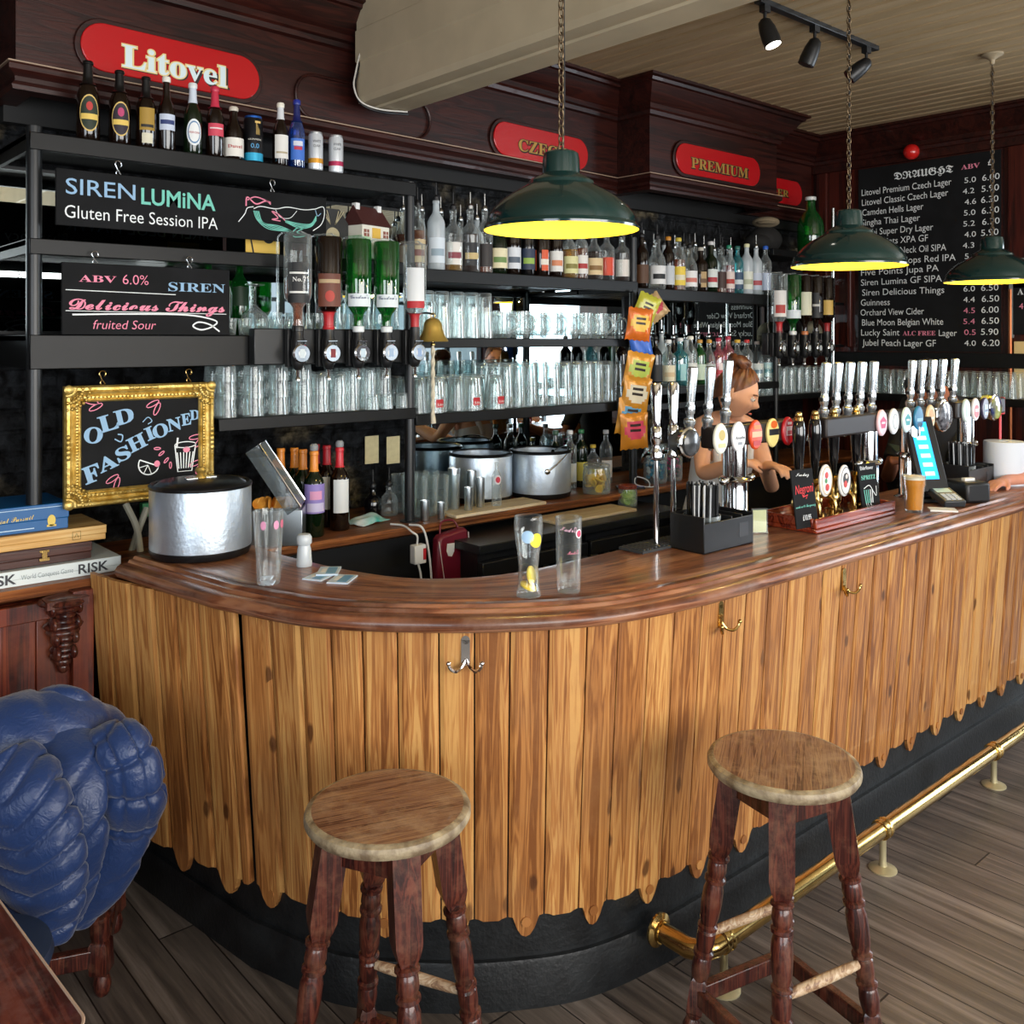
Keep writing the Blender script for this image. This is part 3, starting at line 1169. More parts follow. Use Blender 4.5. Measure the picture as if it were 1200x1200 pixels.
for j, (x0, x1) in enumerate(((2.38, 2.98), (3.00, 3.60))):
    fg = thing('bottle_fridge', ('low black glass-door fridge under the back counter, ' + ('left of the two' if j == 0 else 'right of the two')), 'fridge', (x0, 2.86, 0), 0, 'bottle fridges under the back counter')
    w = x1 - x0
    c_ = MB().box(0, w, 0.05, 0.335, 0, 0.06).box(0, w, 0.05, 0.335, 0.86, 0.90).box(0, 0.02, 0.05, 0.335, 0.06, 0.86).box(w - 0.02, w, 0.05, 0.335, 0.06, 0.86).box(0.02, w - 0.02, 0.32, 0.335, 0.06, 0.86)
    c_.build('cabinet', black_plastic, fg, smooth=0)
    d_ = MB().box(0, w, 0.015, 0.048, 0.06, 0.11).box(0, w, 0.015, 0.048, 0.80, 0.86).box(0, 0.04, 0.015, 0.048, 0.11, 0.80).box(w - 0.04, w, 0.015, 0.048, 0.11, 0.80)
    dd = d_.build('door', black_plastic, fg, bevel=0.004)
    MB().box(0.04, w - 0.04, 0.028, 0.034, 0.11, 0.80).build('glass_pane', fridge_glass, dd, smooth=0)
    MB().tube([(w - 0.02, 0.015, 0.4), (w - 0.02, -0.012, 0.42), (w - 0.02, -0.012, 0.55), (w - 0.02, 0.015, 0.57)], 0.005).build('handle', steel, dd)
    for z in (0.30, 0.55):
        MB().box(0.02, w - 0.02, 0.06, 0.315, z, z + 0.006).build('shelf', steel, fg, smooth=0)
# counter step above the fridges with pale chopping boards (white)
struct_step = MB().box(2.35, 3.62, 2.86, 3.20, 0.90, 0.935)
tag(struct_step.build('fridge_worktop', mat('dark_steel_top', '#24272a', 0.35, 0.4), None, bevel=0.003), 'dark steel worktop lying over the two bottle fridges', 'worktop')

# ------------------------------------------------------------------ black shelving
rack = thing('back_bar_shelving', 'black painted steel and timber shelving rack filling the back bar', 'shelving', (0, 0, 0))
SY = 3.18
shelf_black = mat('shelf_black', '#0a0b0c', 0.42, spec=0.3, var=0.3, vscale=12)
for (X, Y, z1, r) in ((0.818, SY, 2.415, 0.023), (2.244, SY, 2.40, 0.021), (3.63, SY, 2.27, 0.020), (4.92, SY, 2.03, 0.016)):
    MB().lathe([(r + 0.02, 0), (r + 0.02, 0.004), (r, 0.006), (r, z1 - 1.0)], 20, None, Matrix.Translation((X, Y + 0.005, 1.0))).build('post', black_paint, rack)
# slim pale pole at the right end of the run
MB().cyl((5.57, 3.18, 1.0), (5.57, 3.18, 2.6), 0.011, 12).build('pole', steel, rack)


def shelf(x0, x1, z, t=0.05, y0=SY, y1=3.585, lip=0.0, name='shelf'):
    mb = MB().box(x0, x1, y0 + 0.01, y1, z - 0.022, z)
    mb.box(x0, x1, y0 - 0.02, y0 + 0.01, z - t, z + lip)
    return mb.build(name, shelf_black, rack, bevel=0.003)


shelf(0.80, 2.26, 2.395, 0.055)
shelf(0.80, 2.26, 2.065, 0.05)
shelf(2.26, 3.64, 2.045, 0.055)
shelf(3.64, 4.92, 2.015, 0.06)
shelf(0.80, 2.26, 1.765, 0.108)
shelf(2.26, 3.62, 1.755, 0.04)
shelf(1.41, 2.26, 1.470, 0.045)
shelf(2.26, 3.62, 1.440, 0.045)
shelf(3.64, 4.92, 1.500, 0.04)
shelf(3.64, 5.60, 1.415, 0.035, 3.20)
shelf(4.92, 5.60, 2.30, 0.04, 3.22)
# left end cheeks of the shelves at the open end
for z0_, z1_ in ((2.34, 2.395), (2.02, 2.065), (1.66, 1.765)):
    MB().box(0.80, 0.815, SY, 3.585, z0_, z1_).build('end_cheek', shelf_black, rack, smooth=0)
# mirrors behind the bottles
MI = [(0.30, 2.50, 1.78, 2.34), (2.56, 4.00, 1.03, 2.02), (4.10, 5.28, 1.53, 1.98), (5.32, 5.56, 1.5, 2.2)]
for j, (x0, x1, z0, z1) in enumerate(MI):
    t = thing('bar_mirror', ['mirror behind the hanging chalkboards at the left of the shelving', 'tall mirror behind the mugs and pint glasses in the middle bay',
                             'mirror behind the gin bottles in the right bay', 'narrow mirror behind the hanging spirits at the right end'][j], 'mirror', (x0, 3.59, z0), 0, 'mirrors of the back bar')
    MB().box(0, x1 - x0, 0.0, 0.012, 0, z1 - z0).build('glass', mirror, t, smooth=0)
    MB().box(-0.012, 0, -0.004, 0.02, -0.012, z1 - z0 + 0.012).box(x1 - x0, x1 - x0 + 0.012, -0.004, 0.02, -0.012, z1 - z0 + 0.012).box(0, x1 - x0, -0.004, 0.02, -0.012, 0).box(0, x1 - x0, -0.004, 0.02, z1 - z0, z1 - z0 + 0.012).build('frame', black_paint, t, smooth=0)
# shelf along the right wall for pint glasses
sh = thing('wall_shelf', 'black shelf of glasses on the right wall below the big chalkboard', 'shelf', (0, 0, 0))
MB().box(5.63, WX - 0.01, 1.95, 3.54, 1.385, 1.41).box(5.60, 5.63, 1.95, 3.54, 1.37, 1.415).build('shelf', shelf_black, sh, bevel=0.003)
MB().box(WX - 0.05, WX - 0.01, 2.05, 3.4, 1.58, 1.668).build('hook_rail', shelf_black, sh, bevel=0.003)

# ------------------------------------------------------------------ stools in front of the bar
def leg_prof(L):
    # (radius, height above floor) for the turned part, then squared pieces are added apart
    return [(0.017, 0.0), (0.021, 0.012), (0.024, 0.03), (0.019, 0.048), (0.016, 0.055)]


def make_stool(name, label, cat, h=0.735, seat_r=0.181):
    t = thing(name, label, cat)
    seat = MB().lathe([(0.0001, h - 0.032), (seat_r - 0.02, h - 0.032), (seat_r - 0.006, h - 0.029), (seat_r, h - 0.020), (seat_r, h - 0.012), (seat_r - 0.003, h - 0.005), (seat_r - 0.010, h - 0.001), (seat_r - 0.016, h)], 56, 1)
    seat.lathe([(seat_r - 0.016, h), (seat_r - 0.03, h + 0.0006), (0.0001, h + 0.0006)], 56, 0, cap0=False)
    seat.build('seat', [seat_top, seat_rim], t, smooth=35)
    feet = [(math.cos(R(90 * k)) * 0.225, math.sin(R(90 * k)) * 0.225) for k in range(4)]
    tops = [(math.cos(R(90 * k)) * 0.118, math.sin(R(90 * k)) * 0.118) for k in range(4)]
    zb, zt = 0.0, h - 0.034

    def at(k, z):
        f = z / zt
        return Vector((feet[k][0] * (1 - f) + tops[k][0] * f, feet[k][1] * (1 - f) + tops[k][1] * f, z))

    for k in range(4):
        mb = MB()
        ang = R(90 * k) + R(45)
        a, b = at(k, 0.075), at(k, 0.165)
        mb.turned(a, b, [(0.022, 0), (0.0275, 0.06), (0.0275, 0.90), (0.020, 1.0)], 4, sq=0)
        # square upper block tapering, chamfered below
        a, b = at(k, 0.475), at(k, zt)
        sqm = MB()
        d = (b - a)
        M = Matrix.Translation(a) @ d.to_track_quat('Z', 'Y').to_matrix().to_4x4() @ Matrix.Rotation(0, 4, 'Z')
        mb.lathe([(0.019, -0.004), (0.033, 0.022), (0.040, 0.045), (0.042, d.length)], 4, None, M)
        a, b = at(k, 0.160), at(k, 0.478)
        tp = [(0.018, 0), (0.021, 0.03), (0.0235, 0.10), (0.0215, 0.17), (0.019, 0.185), (0.025, 0.20), (0.025, 0.225), (0.019, 0.24), (0.0225, 0.30), (0.0225, 0.385), (0.019, 0.40), (0.0245, 0.415), (0.0245, 0.435), (0.019, 0.45),
              (0.023, 0.50), (0.0255, 0.62), (0.0245, 0.72), (0.0195, 0.775), (0.026, 0.79), (0.026, 0.815), (0.0205, 0.83), (0.024, 0.87), (0.0225, 0.93), (0.020, 0.95), (0.0265, 0.965), (0.0265, 0.985), (0.020, 1.0)]
        mb.turned(a, b, tp, 18)
        a, b = at(k, 0.0), at(k, 0.078)
        mb.turned(a, b, [(0.012, 0), (0.017, 0.04), (0.0225, 0.3), (0.0235, 0.5), (0.018, 0.72), (0.015, 0.8), (0.02, 0.9), (0.02, 1.0)], 18)
        mb.build('leg', stool_wood, t, smooth=32)
    for k in range(4):
        j = (k + 1) % 4
        a, b = at(k, zt - 0.035), at(j, zt - 0.035)
        d = (b - a)
        M = Matrix.Translation(a) @ d.to_track_quat('X', 'Z').to_matrix().to_4x4()
        MB().box(0.02, d.length - 0.02, -0.010, 0.010, -0.032, 0.034, None, M).build('apron', stool_wood, t, bevel=0.002)
        a, b = at(k, 0.12), at(j, 0.12)
        d = (b - a)
        M = Matrix.Translation(a) @ d.to_track_quat('X', 'Z').to_matrix().to_4x4()
        MB().box(0.015, d.length - 0.015, -0.0125, 0.0125, -0.021, 0.021, None, M).build('stretcher', stool_wood, t, bevel=0.004)
    for k in (0, 2):
        j = (k + 1) % 4
        a, b = at(k, 0.275), at(j, 0.275)
        MB().turned(a, b, [(0.009, 0.03), (0.0115, 0.2), (0.0125, 0.5), (0.0115, 0.8), (0.009, 0.97)], 14).build('rung', rung_worn, t)
    return note_kids(t)


seat_top = wood('seat_worn_top', '#4f2c1c', '#7d5640', '#9c7858', 'X', 2.6, 0.42, worn='#ae9070', worn_amt=0.7, wscale=7, coat=0.1)
seat_rim = mat('seat_worn_rim', '#6b5a45', 0.5, c2='#b3a485', vscale=26, bump=0.3, bscale=70)
rung_worn = wood('rung_worn', '#7a5d48', '#a98b6c', '#c6b296', 'X', 1.2, 0.4)
BA = math.degrees(YAW) - 90
st1 = make_stool('bar_stool', 'dark wooden bar stool with grey scuffed rim, left of the two before the bar', 'stool')
st1.location = (1.154, 1.719, 0)
# leg 0 points along the camera-right direction turned by the given angle
st1.rotation_euler = (0, 0, R(-41.4 + 22))
st2 = dup(st1, (2.0, 1.274, 0), R(-41.4 - 17 + 90), 'dark wooden bar stool with pale worn seat, standing by the brass foot rail')
st1['group'] = st2['group'] = 'bar stools'

# ------------------------------------------------------------------ red name plaques on the pelmet
plaque_red = mat('plaque_red', '#b5141a', 0.25, coat=0.5)
gold_letter = mat('gold_letter', '#b98f45', 0.4, 0.3)
pale_letter = mat('pale_letter', '#e9e2c8', 0.5)
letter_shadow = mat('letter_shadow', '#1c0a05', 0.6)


def stadium(w, h, n=14):
    r = h / 2
    p = []
    for k in range(n + 1):
        a = -math.pi / 2 + math.pi * k / n
        p.append((w / 2 - r + r * math.cos(a), r * math.sin(a)))
    for k in range(n + 1):
        a = math.pi / 2 + math.pi * k / n
        p.append((-w / 2 + r + r * math.cos(a), r * math.sin(a)))
    return p


UP = Matrix.Rotation(R(90), 4, 'X')      # XY plane -> XZ plane facing -y


def plaque(x, y, z, w, h, txt, size, label, rz, style, main, edge, tw):
    t = thing('name_plaque', label, 'sign', (x, y, z), rz, 'red name plaques on the pelmet')
    MB().prism(stadium(w + 0.035, h + 0.035), 0.0, 0.006, None, UP).build('backing', mahogany, t, bevel=0.003)
    MB().prism(stadium(w, h), 0.006, 0.014, None, UP).build('plate', plaque_red, t, bevel=0.003)
    mb = MB()
    if txt:
        tz = 0.008 if txt == 'Litovel' else 0.0
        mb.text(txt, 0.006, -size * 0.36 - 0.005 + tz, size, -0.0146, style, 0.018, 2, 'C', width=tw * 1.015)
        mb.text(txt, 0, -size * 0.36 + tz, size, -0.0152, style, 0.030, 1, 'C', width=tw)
        mb.text(txt, 0, -size * 0.36 + tz, size, -0.0160, style, 0.004, 0, 'C', width=tw * 0.985)
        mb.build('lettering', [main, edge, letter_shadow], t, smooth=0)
    return t


pale_blue_letter = mat('pale_blue_letter', '#d4e4e6', 0.5)
cream_edge = mat('cream_edge', '#e2c98a', 0.5)
pdir = math.atan2(3.53 - 3.325, 3.89 - 0.80)
def pel_y(x):
    return 3.325 + (x - 0.80) * math.tan(pdir) - 0.006
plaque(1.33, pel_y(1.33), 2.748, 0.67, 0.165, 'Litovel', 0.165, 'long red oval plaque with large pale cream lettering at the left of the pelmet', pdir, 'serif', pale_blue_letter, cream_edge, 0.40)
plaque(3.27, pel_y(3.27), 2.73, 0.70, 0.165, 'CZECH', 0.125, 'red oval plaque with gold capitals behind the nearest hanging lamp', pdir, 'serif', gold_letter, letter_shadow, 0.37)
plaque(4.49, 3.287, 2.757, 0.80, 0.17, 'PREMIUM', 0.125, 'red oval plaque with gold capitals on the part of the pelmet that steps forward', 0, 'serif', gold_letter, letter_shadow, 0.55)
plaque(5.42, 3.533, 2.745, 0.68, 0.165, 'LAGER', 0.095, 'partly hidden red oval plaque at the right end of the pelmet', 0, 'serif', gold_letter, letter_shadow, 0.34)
# blank oval frame by the beam
def ring_frame(x, y, z, w, h, rz, label):
    mb = MB()
    P = stadium(w, h)
    mb.tube([(a, -0.004, b) for a, b in P], 0.006, 6, closed=True)
    o = mb.build('oval_moulding', mahogany)
    o.location = (x, y, z)
    o.rotation_euler = (0, 0, rz)
    return tag(o, label, 'moulding')
ring_frame(2.18, pel_y(2.18), 2.735, 0.70, 0.18, pdir, 'empty dark oval moulding on the pelmet behind the end of the beam')

# ------------------------------------------------------------------ hanging lamps
green_enamel = mat('green_enamel', '#0b302f', 0.16, coat=0.6, spec=0.6)
lamp_yellow = mat('lamp_lining_yellow', '#ffe24a', 0.5)
bulb_m = mat('bulb', '#fff2b0', 0.4, emit='#fff0a0', es=14.0)
old_iron = mat('old_iron_chain', '#6e5d47', 0.45, 0.8, var=0.3, vscale=60)
cord_black = mat('cord_black', '#141416', 0.6)


def lamp(x, y, z, label):
    K = 1.074
    t = thing('pendant_lamp', label, 'lamp', (x, y, z), 0, 'green pendant lamps over the bar')
    outer = [(0.2025, 0.0), (0.2035, 0.006), (0.200, 0.012), (0.196, 0.016), (0.194, 0.030), (0.190, 0.040), (0.178, 0.056), (0.155, 0.078), (0.125, 0.098), (0.098, 0.112), (0.088, 0.118), (0.086, 0.126),
             (0.076, 0.134), (0.060, 0.141), (0.050, 0.148), (0.048, 0.185), (0.045, 0.200), (0.038, 0.205), (0.0001, 0.206)]
    MB().lathe([(a * K, b * K) for a, b in outer], 56, cap0=False).build('shade', green_enamel, t, smooth=30)
    inner = [(0.2015, 0.0), (0.197, 0.010), (0.190, 0.028), (0.172, 0.053), (0.148, 0.075), (0.118, 0.094), (0.09, 0.108), (0.05, 0.128), (0.0001, 0.132)]
    li = MB().lathe([(a * K, b * K) for a, b in inner], 56, cap0=False)
    li.build('shade_lining', lamp_yellow, t, smooth=40)
    MB().lathe([(0.0001, 0.035), (0.022, 0.042), (0.030, 0.06), (0.026, 0.08), (0.014, 0.10), (0.014, 0.125)], 20).build('bulb', bulb_m, t)
    # chain of oval links
    mb = MB()
    zz = 0.232
    top = CEIL - z - 0.05
    k = 0
    pitch = 0.0235 * (top - zz) / (round((top - zz) / 0.0235) * 0.0235)
    while zz < top - 0.005:
        P = []
        for q in range(12):
            a = 2 * math.pi * q / 12
            u, v = 0.0085 * math.cos(a), 0.0155 * math.sin(a)
            P.append((u, 0, zz + v) if k % 2 == 0 else (0, u, zz + v))
        mb.tube(P, 0.0024, 6, closed=True)
        zz += pitch
        k += 1
    mb.build('chain', old_iron, t)
    MB().tube([(0.0, 0.0, 0.22), (0.012, 0.004, 0.24), (0.017, 0.005, 0.4), (0.015, 0.006, 0.7), (0.012, 0.005, top)], 0.0035, 8).build('cord', cord_black, t)
    MB().lathe([(0.05, CEIL - z - 0.001), (0.05, CEIL - z - 0.008), (0.03, CEIL - z - 0.018), (0.012, CEIL - z - 0.03), (0.010, CEIL - z - 0.05), (0.0001, CEIL - z - 0.055)], 24).build('ceiling_rose', mat('rose_cream', '#a89a80', 0.5), t)
    d = bpy.data.lights.new('lamp_bulb_light', 'POINT')
    d.energy = 3.2
    d.color = (1.0, 0.80, 0.42)
    d.shadow_soft_size = 0.03
    o = bpy.data.objects.new('lamp_bulb_light', d)
    COL.objects.link(o)
    o.location = (x, y, z + 0.02)
    return t


lamp(1.84, 1.88, 2.055, 'green pendant lamp nearest the viewer, hanging over the curve of the bar')
lamp(3.41, 1.88, 2.035, 'green pendant lamp in the middle of the row of three')
lamp(4.77, 1.88, 2.03, 'green pendant lamp farthest right, before the edge of the big chalkboard')

# track light on the ceiling
tr = thing('track_light', 'black ceiling track with three small spotlights', 'track light', (3.27, 2.20, CEIL))
MB().box(0, 0.97, -0.018, 0.018, -0.022, 0).build('track', black_paint, tr, bevel=0.002)
spot_face = mat('spot_face', '#ffffff', 0.3, emit='#fff6e4', es=6.0)
for x, tilt, lit in ((0.05, (0.1, -0.32, -0.9), True), (0.43, (-0.2, 0.3, -0.9), False), (0.88, (-0.35, 0.5, -0.5), False)):
    s_ = MB().box(x - 0.02, x + 0.02, -0.014, 0.014, -0.05, -0.02).cyl((x, 0, -0.05), (x, 0, -0.105), 0.007, 10)
    a = Vector((x, 0, -0.095))
    d = Vector(tilt).normalized()
    b = a + d * 0.10
    h_ = s_.build('spot_head', black_plastic, tr)
    MB().turned(a - d * 0.02, b, [(0.012, 0), (0.026, 0.1), (0.034, 0.4), (0.037, 0.75), (0.036, 1.0)], 22).build('spot_can', black_plastic, h_)
    MB().turned(b - d * 0.001, b + d * 0.002, [(0.031, 0), (0.031, 1)], 20).build('lens', spot_face if lit else black_plastic, h_)

# cable clipped round the end of the beam
cb_ = []
for px, py in ((452, 0), (447, 28), (440, 50), (425, 62), (418, 88), (416, 105), (424, 122), (446, 131), (478, 133)):
    cb_.append(on_y(px, py, 3.31 if py < 125 else 3.29))
cb_[-1] = on_y(478, 134, 3.31)
tag(MB().tube(smoothpath(cb_, 6), 0.006, 8).build('cable', mat('cable_black', '#17171a', 0.4), None), 'black cable clipped around the wall end of the cream beam', 'cable')
tag(MB().tube(smoothpath([p + Vector((-0.012, -0.012, 0.006)) for p in cb_[2:]], 6), 0.0035, 8).build('cable', mat('cable_white', '#cfcbc2', 0.4), None), 'thin pale cable running beside the black one at the beam end', 'cable')

# red alarm ball on the right wall
ab = thing('alarm_beacon', 'small round red beacon above the big chalkboard', 'alarm', tuple(on_x(1068, 178, WX - 0.05)))
MB().sphere((0, 0, 0), 0.05, 24, 14).build('dome', mat('beacon_red', '#d5201c', 0.2, coat=0.6), ab)
MB().lathe([(0.045, 0), (0.045, 0.05)], 24, None, Matrix.Rotation(R(90), 4, 'Y')).build('base', mahogany, ab)

# ------------------------------------------------------------------ chalkboards
def board(name, label, x, y, z, w, h, rz=0.0, t=0.012, parent_frame=None):
    o = thing(name, label, 'chalkboard', (x, y, z), rz)
    MB().box(0, w, 0, t, 0, h).build('slate', slate, o, bevel=0.002)
    return o


def s_hook(parent, x, z, y=0.004, h=0.05, m=steel):
    pts = []
    for k in range(9):
        a = R(-60 + 240 * k / 8)
        pts.append((x + 0.010 * math.cos(a), y, z + h - 0.010 + 0.010 * math.sin(a)))
    pts += [(x - 0.002, y, z + h * 0.45)]
    for k in range(7):
        a = R(150 - 210 * k / 6)
        pts.append((x + 0.001 + 0.008 * math.cos(a + math.pi), y, z + 0.012 + 0.008 * math.sin(a + math.pi)))
    MB().tube(pts, 0.002, 6).build('hook', m, parent)


EPS = -0.0012


def scribble(mb, pts, w, mi, y=EPS, n=6, closed=False):
    P = smoothpath([(a, b, 0) for a, b in pts], n)
    mb.ribbon([(p.x, p.y) for p in P], w, y, mi)


def lumina(mb, w, h, y, M=None):
    """two chalk swimmers with fish tails holding a garland"""
    def S(pts, wd, mi, n=6):
        P = smoothpath([(a * w, b * h, 0) for a, b in pts], n)
        mb.ribbon([(p.x, p.y) for p in P], wd, y, mi, M)
    S([(0.63, 0.33), (0.655, 0.50), (0.665, 0.62), (0.69, 0.66)], 0.003, 0)
    S([(0.69, 0.62), (0.72, 0.68), (0.78, 0.66), (0.83, 0.72), (0.90, 0.70), (0.95, 0.74)], 0.003, 0)
    S([(0.66, 0.66), (0.665, 0.84), (0.70, 0.72), (0.74, 0.80), (0.76, 0.74)], 0.005, 1)
    S([(0.665, 0.78), (0.70, 0.86), (0.76, 0.78)], 0.004, 1)
    for k in range(5):
        f = k / 5
        S([(0.69 + 0.005 * k, 0.58), (0.705 + 0.006 * k, 0.40 - 0.01 * k), (0.75 + 0.01 * k, 0.24 + 0.02 * k), (0.83, 0.22 + 0.012 * k), (0.86, 0.20)], 0.003, 3)
    S([(0.85, 0.21), (0.87, 0.30), (0.90, 0.32), (0.87, 0.22), (0.905, 0.16), (0.86, 0.12), (0.85, 0.20)], 0.004, 3)
    for k in range(4):
        S([(0.955, 0.60 - 0.03 * k), (0.93, 0.42 - 0.02 * k), (0.88, 0.40 - 0.03 * k), (0.82, 0.44 - 0.01 * k)], 0.003, 3)
    S([(0.82, 0.44), (0.79, 0.56), (0.765, 0.60), (0.79, 0.48), (0.765, 0.44), (0.80, 0.42)], 0.004, 1)
    S([(0.95, 0.74), (0.985, 0.80), (0.99, 0.62), (0.975, 0.42), (0.94, 0.28)], 0.003, 0)
    S([(0.95, 0.72), (0.96, 0.60), (0.975, 0.66)], 0.003, 2)
    S([(0.78, 0.64), (0.80, 0.50), (0.84, 0.50), (0.87, 0.66)], 0.002, 0)


b1 = board('hanging_chalkboard', 'long black chalkboard with blue and teal lettering hung from the top shelf', 0.867, 3.13, 2.108, 0.955, 0.178)
CH = [chalk_white, chalk_pink, chalk_blue, chalk_teal]
def lum_text(mb, y, M=None):
    mb.text('SIREN', 0.028, 0.100, 0.072, y, None, 0.004, 2, 'L', width=0.215, M=M)
    mb.text('LUMiNA', 0.262, 0.090, 0.076, y, None, 0.018, 3, 'L', width=0.255, M=M)
    mb.text('Gluten Free Session IPA', 0.025, 0.025, 0.058, y, None, -0.004, 0, 'L', width=0.50, M=M)
    lumina(mb, 0.955, 0.178, y, M)
mb = MB()
lum_text(mb, EPS)
mb.build('lettering', CH, b1, smooth=0)
BK = Matrix.Translation((0.955, 0.012, 0)) @ Matrix.Rotation(R(180), 4, 'Z')
mb = MB()
mb.text('SIREN BLUE HAWK', 0.05, 0.085, 0.07, EPS, None, 0.0, 2, 'L', width=0.62, M=BK)
mb.text('Pharmacy', 0.66, 0.03, 0.06, EPS, None, 0.0, 0, 'L', M=BK)
mb.build('back_lettering', CH, b1, smooth=0)
for x in (0.19, 0.735):
    s_hook(b1, x, 0.172)

b2 = board('standing_chalkboard', 'black chalkboard with pink script lettering standing on the deep black shelf', 0.886, 3.135, 1.768, 0.553, 0.228)
b2.location.z = 1.766
mb = MB()
def del_text(mb, M=None, w=0.553):
    y = EPS
    mb.text('ABV', 0.05, 0.168, 0.046, y, 'serif', 0.0, 1, 'L', width=0.115, M=M)
    mb.text('6.0%', 0.185, 0.165, 0.046, y, None, -0.006, 1, 'L', M=M)
    mb.text('SIREN', 0.335, 0.148, 0.064, y, 'serif', 0.0, 2, 'L', width=0.20, M=M)
    mb.text('Delicious Things', 0.02, 0.080, 0.078, y, 'script', 0.012, 1, 'L', width=0.515, M=M)
    mb.text('fruited Sour', 0.09, 0.018, 0.042, y, None, -0.006, 1, 'L', shear=0.2, width=0.20, M=M)
    mb.ribbon([(0.01, 0.141), (0.36, 0.136)], 0.0025, y, 0, M)
    mb.ribbon([(0.01, 0.075), (0.54, 0.073)], 0.002, y, 0, M)
    P = smoothpath([(0.03, 0.063, 0), (0.2, 0.068, 0), (0.40, 0.068, 0), (0.50, 0.05, 0), (0.49, 0.03, 0), (0.45, 0.018, 0), (0.42, 0.03, 0), (0.44, 0.044, 0), (0.48, 0.036, 0), (0.515, 0.012, 0)], 6)
    mb.ribbon([(p.x, p.y) for p in P], 0.005, y, 0, M)
del_text(mb)
mb.build('lettering', CH, b2, smooth=0)
mb = MB()
BK2 = Matrix.Translation((0.553, 0.012, 0)) @ Matrix.Rotation(R(180), 4, 'Z')
del_text(mb, BK2)
mb.build('back_lettering', CH, b2, smooth=0)
for x in (0.10, 0.41):
    s_hook(b2, x, 0.222, h=0.045)

# gilt framed board
gf = thing('gilt_framed_chalkboard', 'black chalkboard in an ornate gilt frame hung below the deep shelf', 'chalkboard', (0.893, 3.142, 1.217), R(-1.0))
GW, GH = 0.485, 0.386
fw = 0.052
def frame_loop(W_, H_, prof, mb):
    """mitred picture frame; prof: (inset, y)"""
    vs, fs = [], []
    cs = [(0, 0, 1, 1), (W_, 0, -1, 1), (W_, H_, -1, -1), (0, H_, 1, -1)]
    for (x, z, sx, sz) in cs:
        for i, y in prof:
            vs.append((x + sx * i, y, z + sz * i))
    k = len(prof)
    for c in range(4):
        d = (c + 1) % 4
        for j in range(k - 1):
            fs.append((c * k + j, d * k + j, d * k + j + 1, c * k + j + 1))
    mb.add(vs, fs)
    return mb
mb = frame_loop(GW, GH, [(0.004, 0.02), (0, 0.012), (0, -0.006), (0.006, -0.014), (0.014, -0.016), (0.020, -0.008), (0.028, -0.004), (0.034, -0.010), (0.040, -0.010), (0.044, -0.004), (0.047, -0.006), (0.052, 0.0), (0.053, 0.008)], MB())
mb.build('frame', gold, gf, smooth=20)
orn = MB()
rg = random.Random(3)
for cx, cz, sx, sz in ((0, 0, 1, 1), (GW, 0, -1, 1), (GW, GH, -1, -1), (0, GH, 1, -1)):
    for k in range(9):
        a = R(90) * k / 8
        for q, rr in enumerate((0.022, 0.045, 0.066)):
            orn.sphere((cx + sx * (0.008 + rr * math.cos(a) * (1 if k < 8 else 1)), -0.013, cz + sz * (0.008 + rr * math.sin(a))), (0.0075 - q * 0.001, 0.006, 0.0075 - q * 0.001), 8, 5)
    orn.sphere((cx + sx * 0.012, -0.014, cz + sz * 0.012), (0.016, 0.008, 0.016), 10, 6)
for k in range(40):
    f = (k + 0.5) / 40
    orn.sphere((GW * f, -0.010, 0.037), (0.0035, 0.004, 0.0035), 6, 4)
    orn.sphere((GW * f, -0.010, GH - 0.037), (0.0035, 0.004, 0.0035), 6, 4)
    orn.sphere((0.037, -0.010, GH * f), (0.0035, 0.004, 0.0035), 6, 4)
    orn.sphere((GW - 0.037, -0.010, GH * f), (0.0035, 0.004, 0.0035), 6, 4)
for f in (0.42, 0.46, 0.5, 0.54, 0.58):
    orn.sphere((GW * f, -0.014, GH - 0.010), (0.011, 0.006, 0.007), 8, 5)
    orn.sphere((GW * f, -0.014, 0.010), (0.011, 0.006, 0.007), 8, 5)
    orn.sphere((0.010, -0.014, GH * f), (0.007, 0.006, 0.011), 8, 5)
    orn.sphere((GW - 0.010, -0.014, GH * f), (0.007, 0.006, 0.011), 8, 5)
orn.build('carved_ornament', gold, gf)
MB().box(0.05, GW - 0.05, 0.004, 0.012, 0.05, GH - 0.05).build('slate', slate, gf, smooth=0)
mb = MB()
yy = 0.003
for ch, x, z, rot, sz, wd in (('O', 0.058, 0.205, -0.10, 0.125, 0.058), ('L', 0.112, 0.232, 0.25, 0.130, 0.062), ('D', 0.160, 0.252, 0.22, 0.120, 0.062),
                          ('F', 0.066, 0.070, 0.30, 0.135, 0.054), ('A', 0.112, 0.102, 0.38, 0.112, 0.062), ('S', 0.168, 0.132, 0.38, 0.108, 0.046), ('H', 0.208, 0.160, 0.42, 0.118, 0.060), ('I', 0.262, 0.196, 0.36, 0.108, 0.028), ('O', 0.284, 0.200, 0.28, 0.110, 0.052),
                          ('N', 0.330, 0.222, 0.18, 0.105, 0.048), ('E', 0.376, 0.240, 0.12, 0.098, 0.034), ('D', 0.404, 0.258, 0.04, 0.082, 0.034)):
    mb.text(ch, x, z, sz * 0.86, yy, 'serif', 0.010, 2, 'L', rot=rot, width=wd)
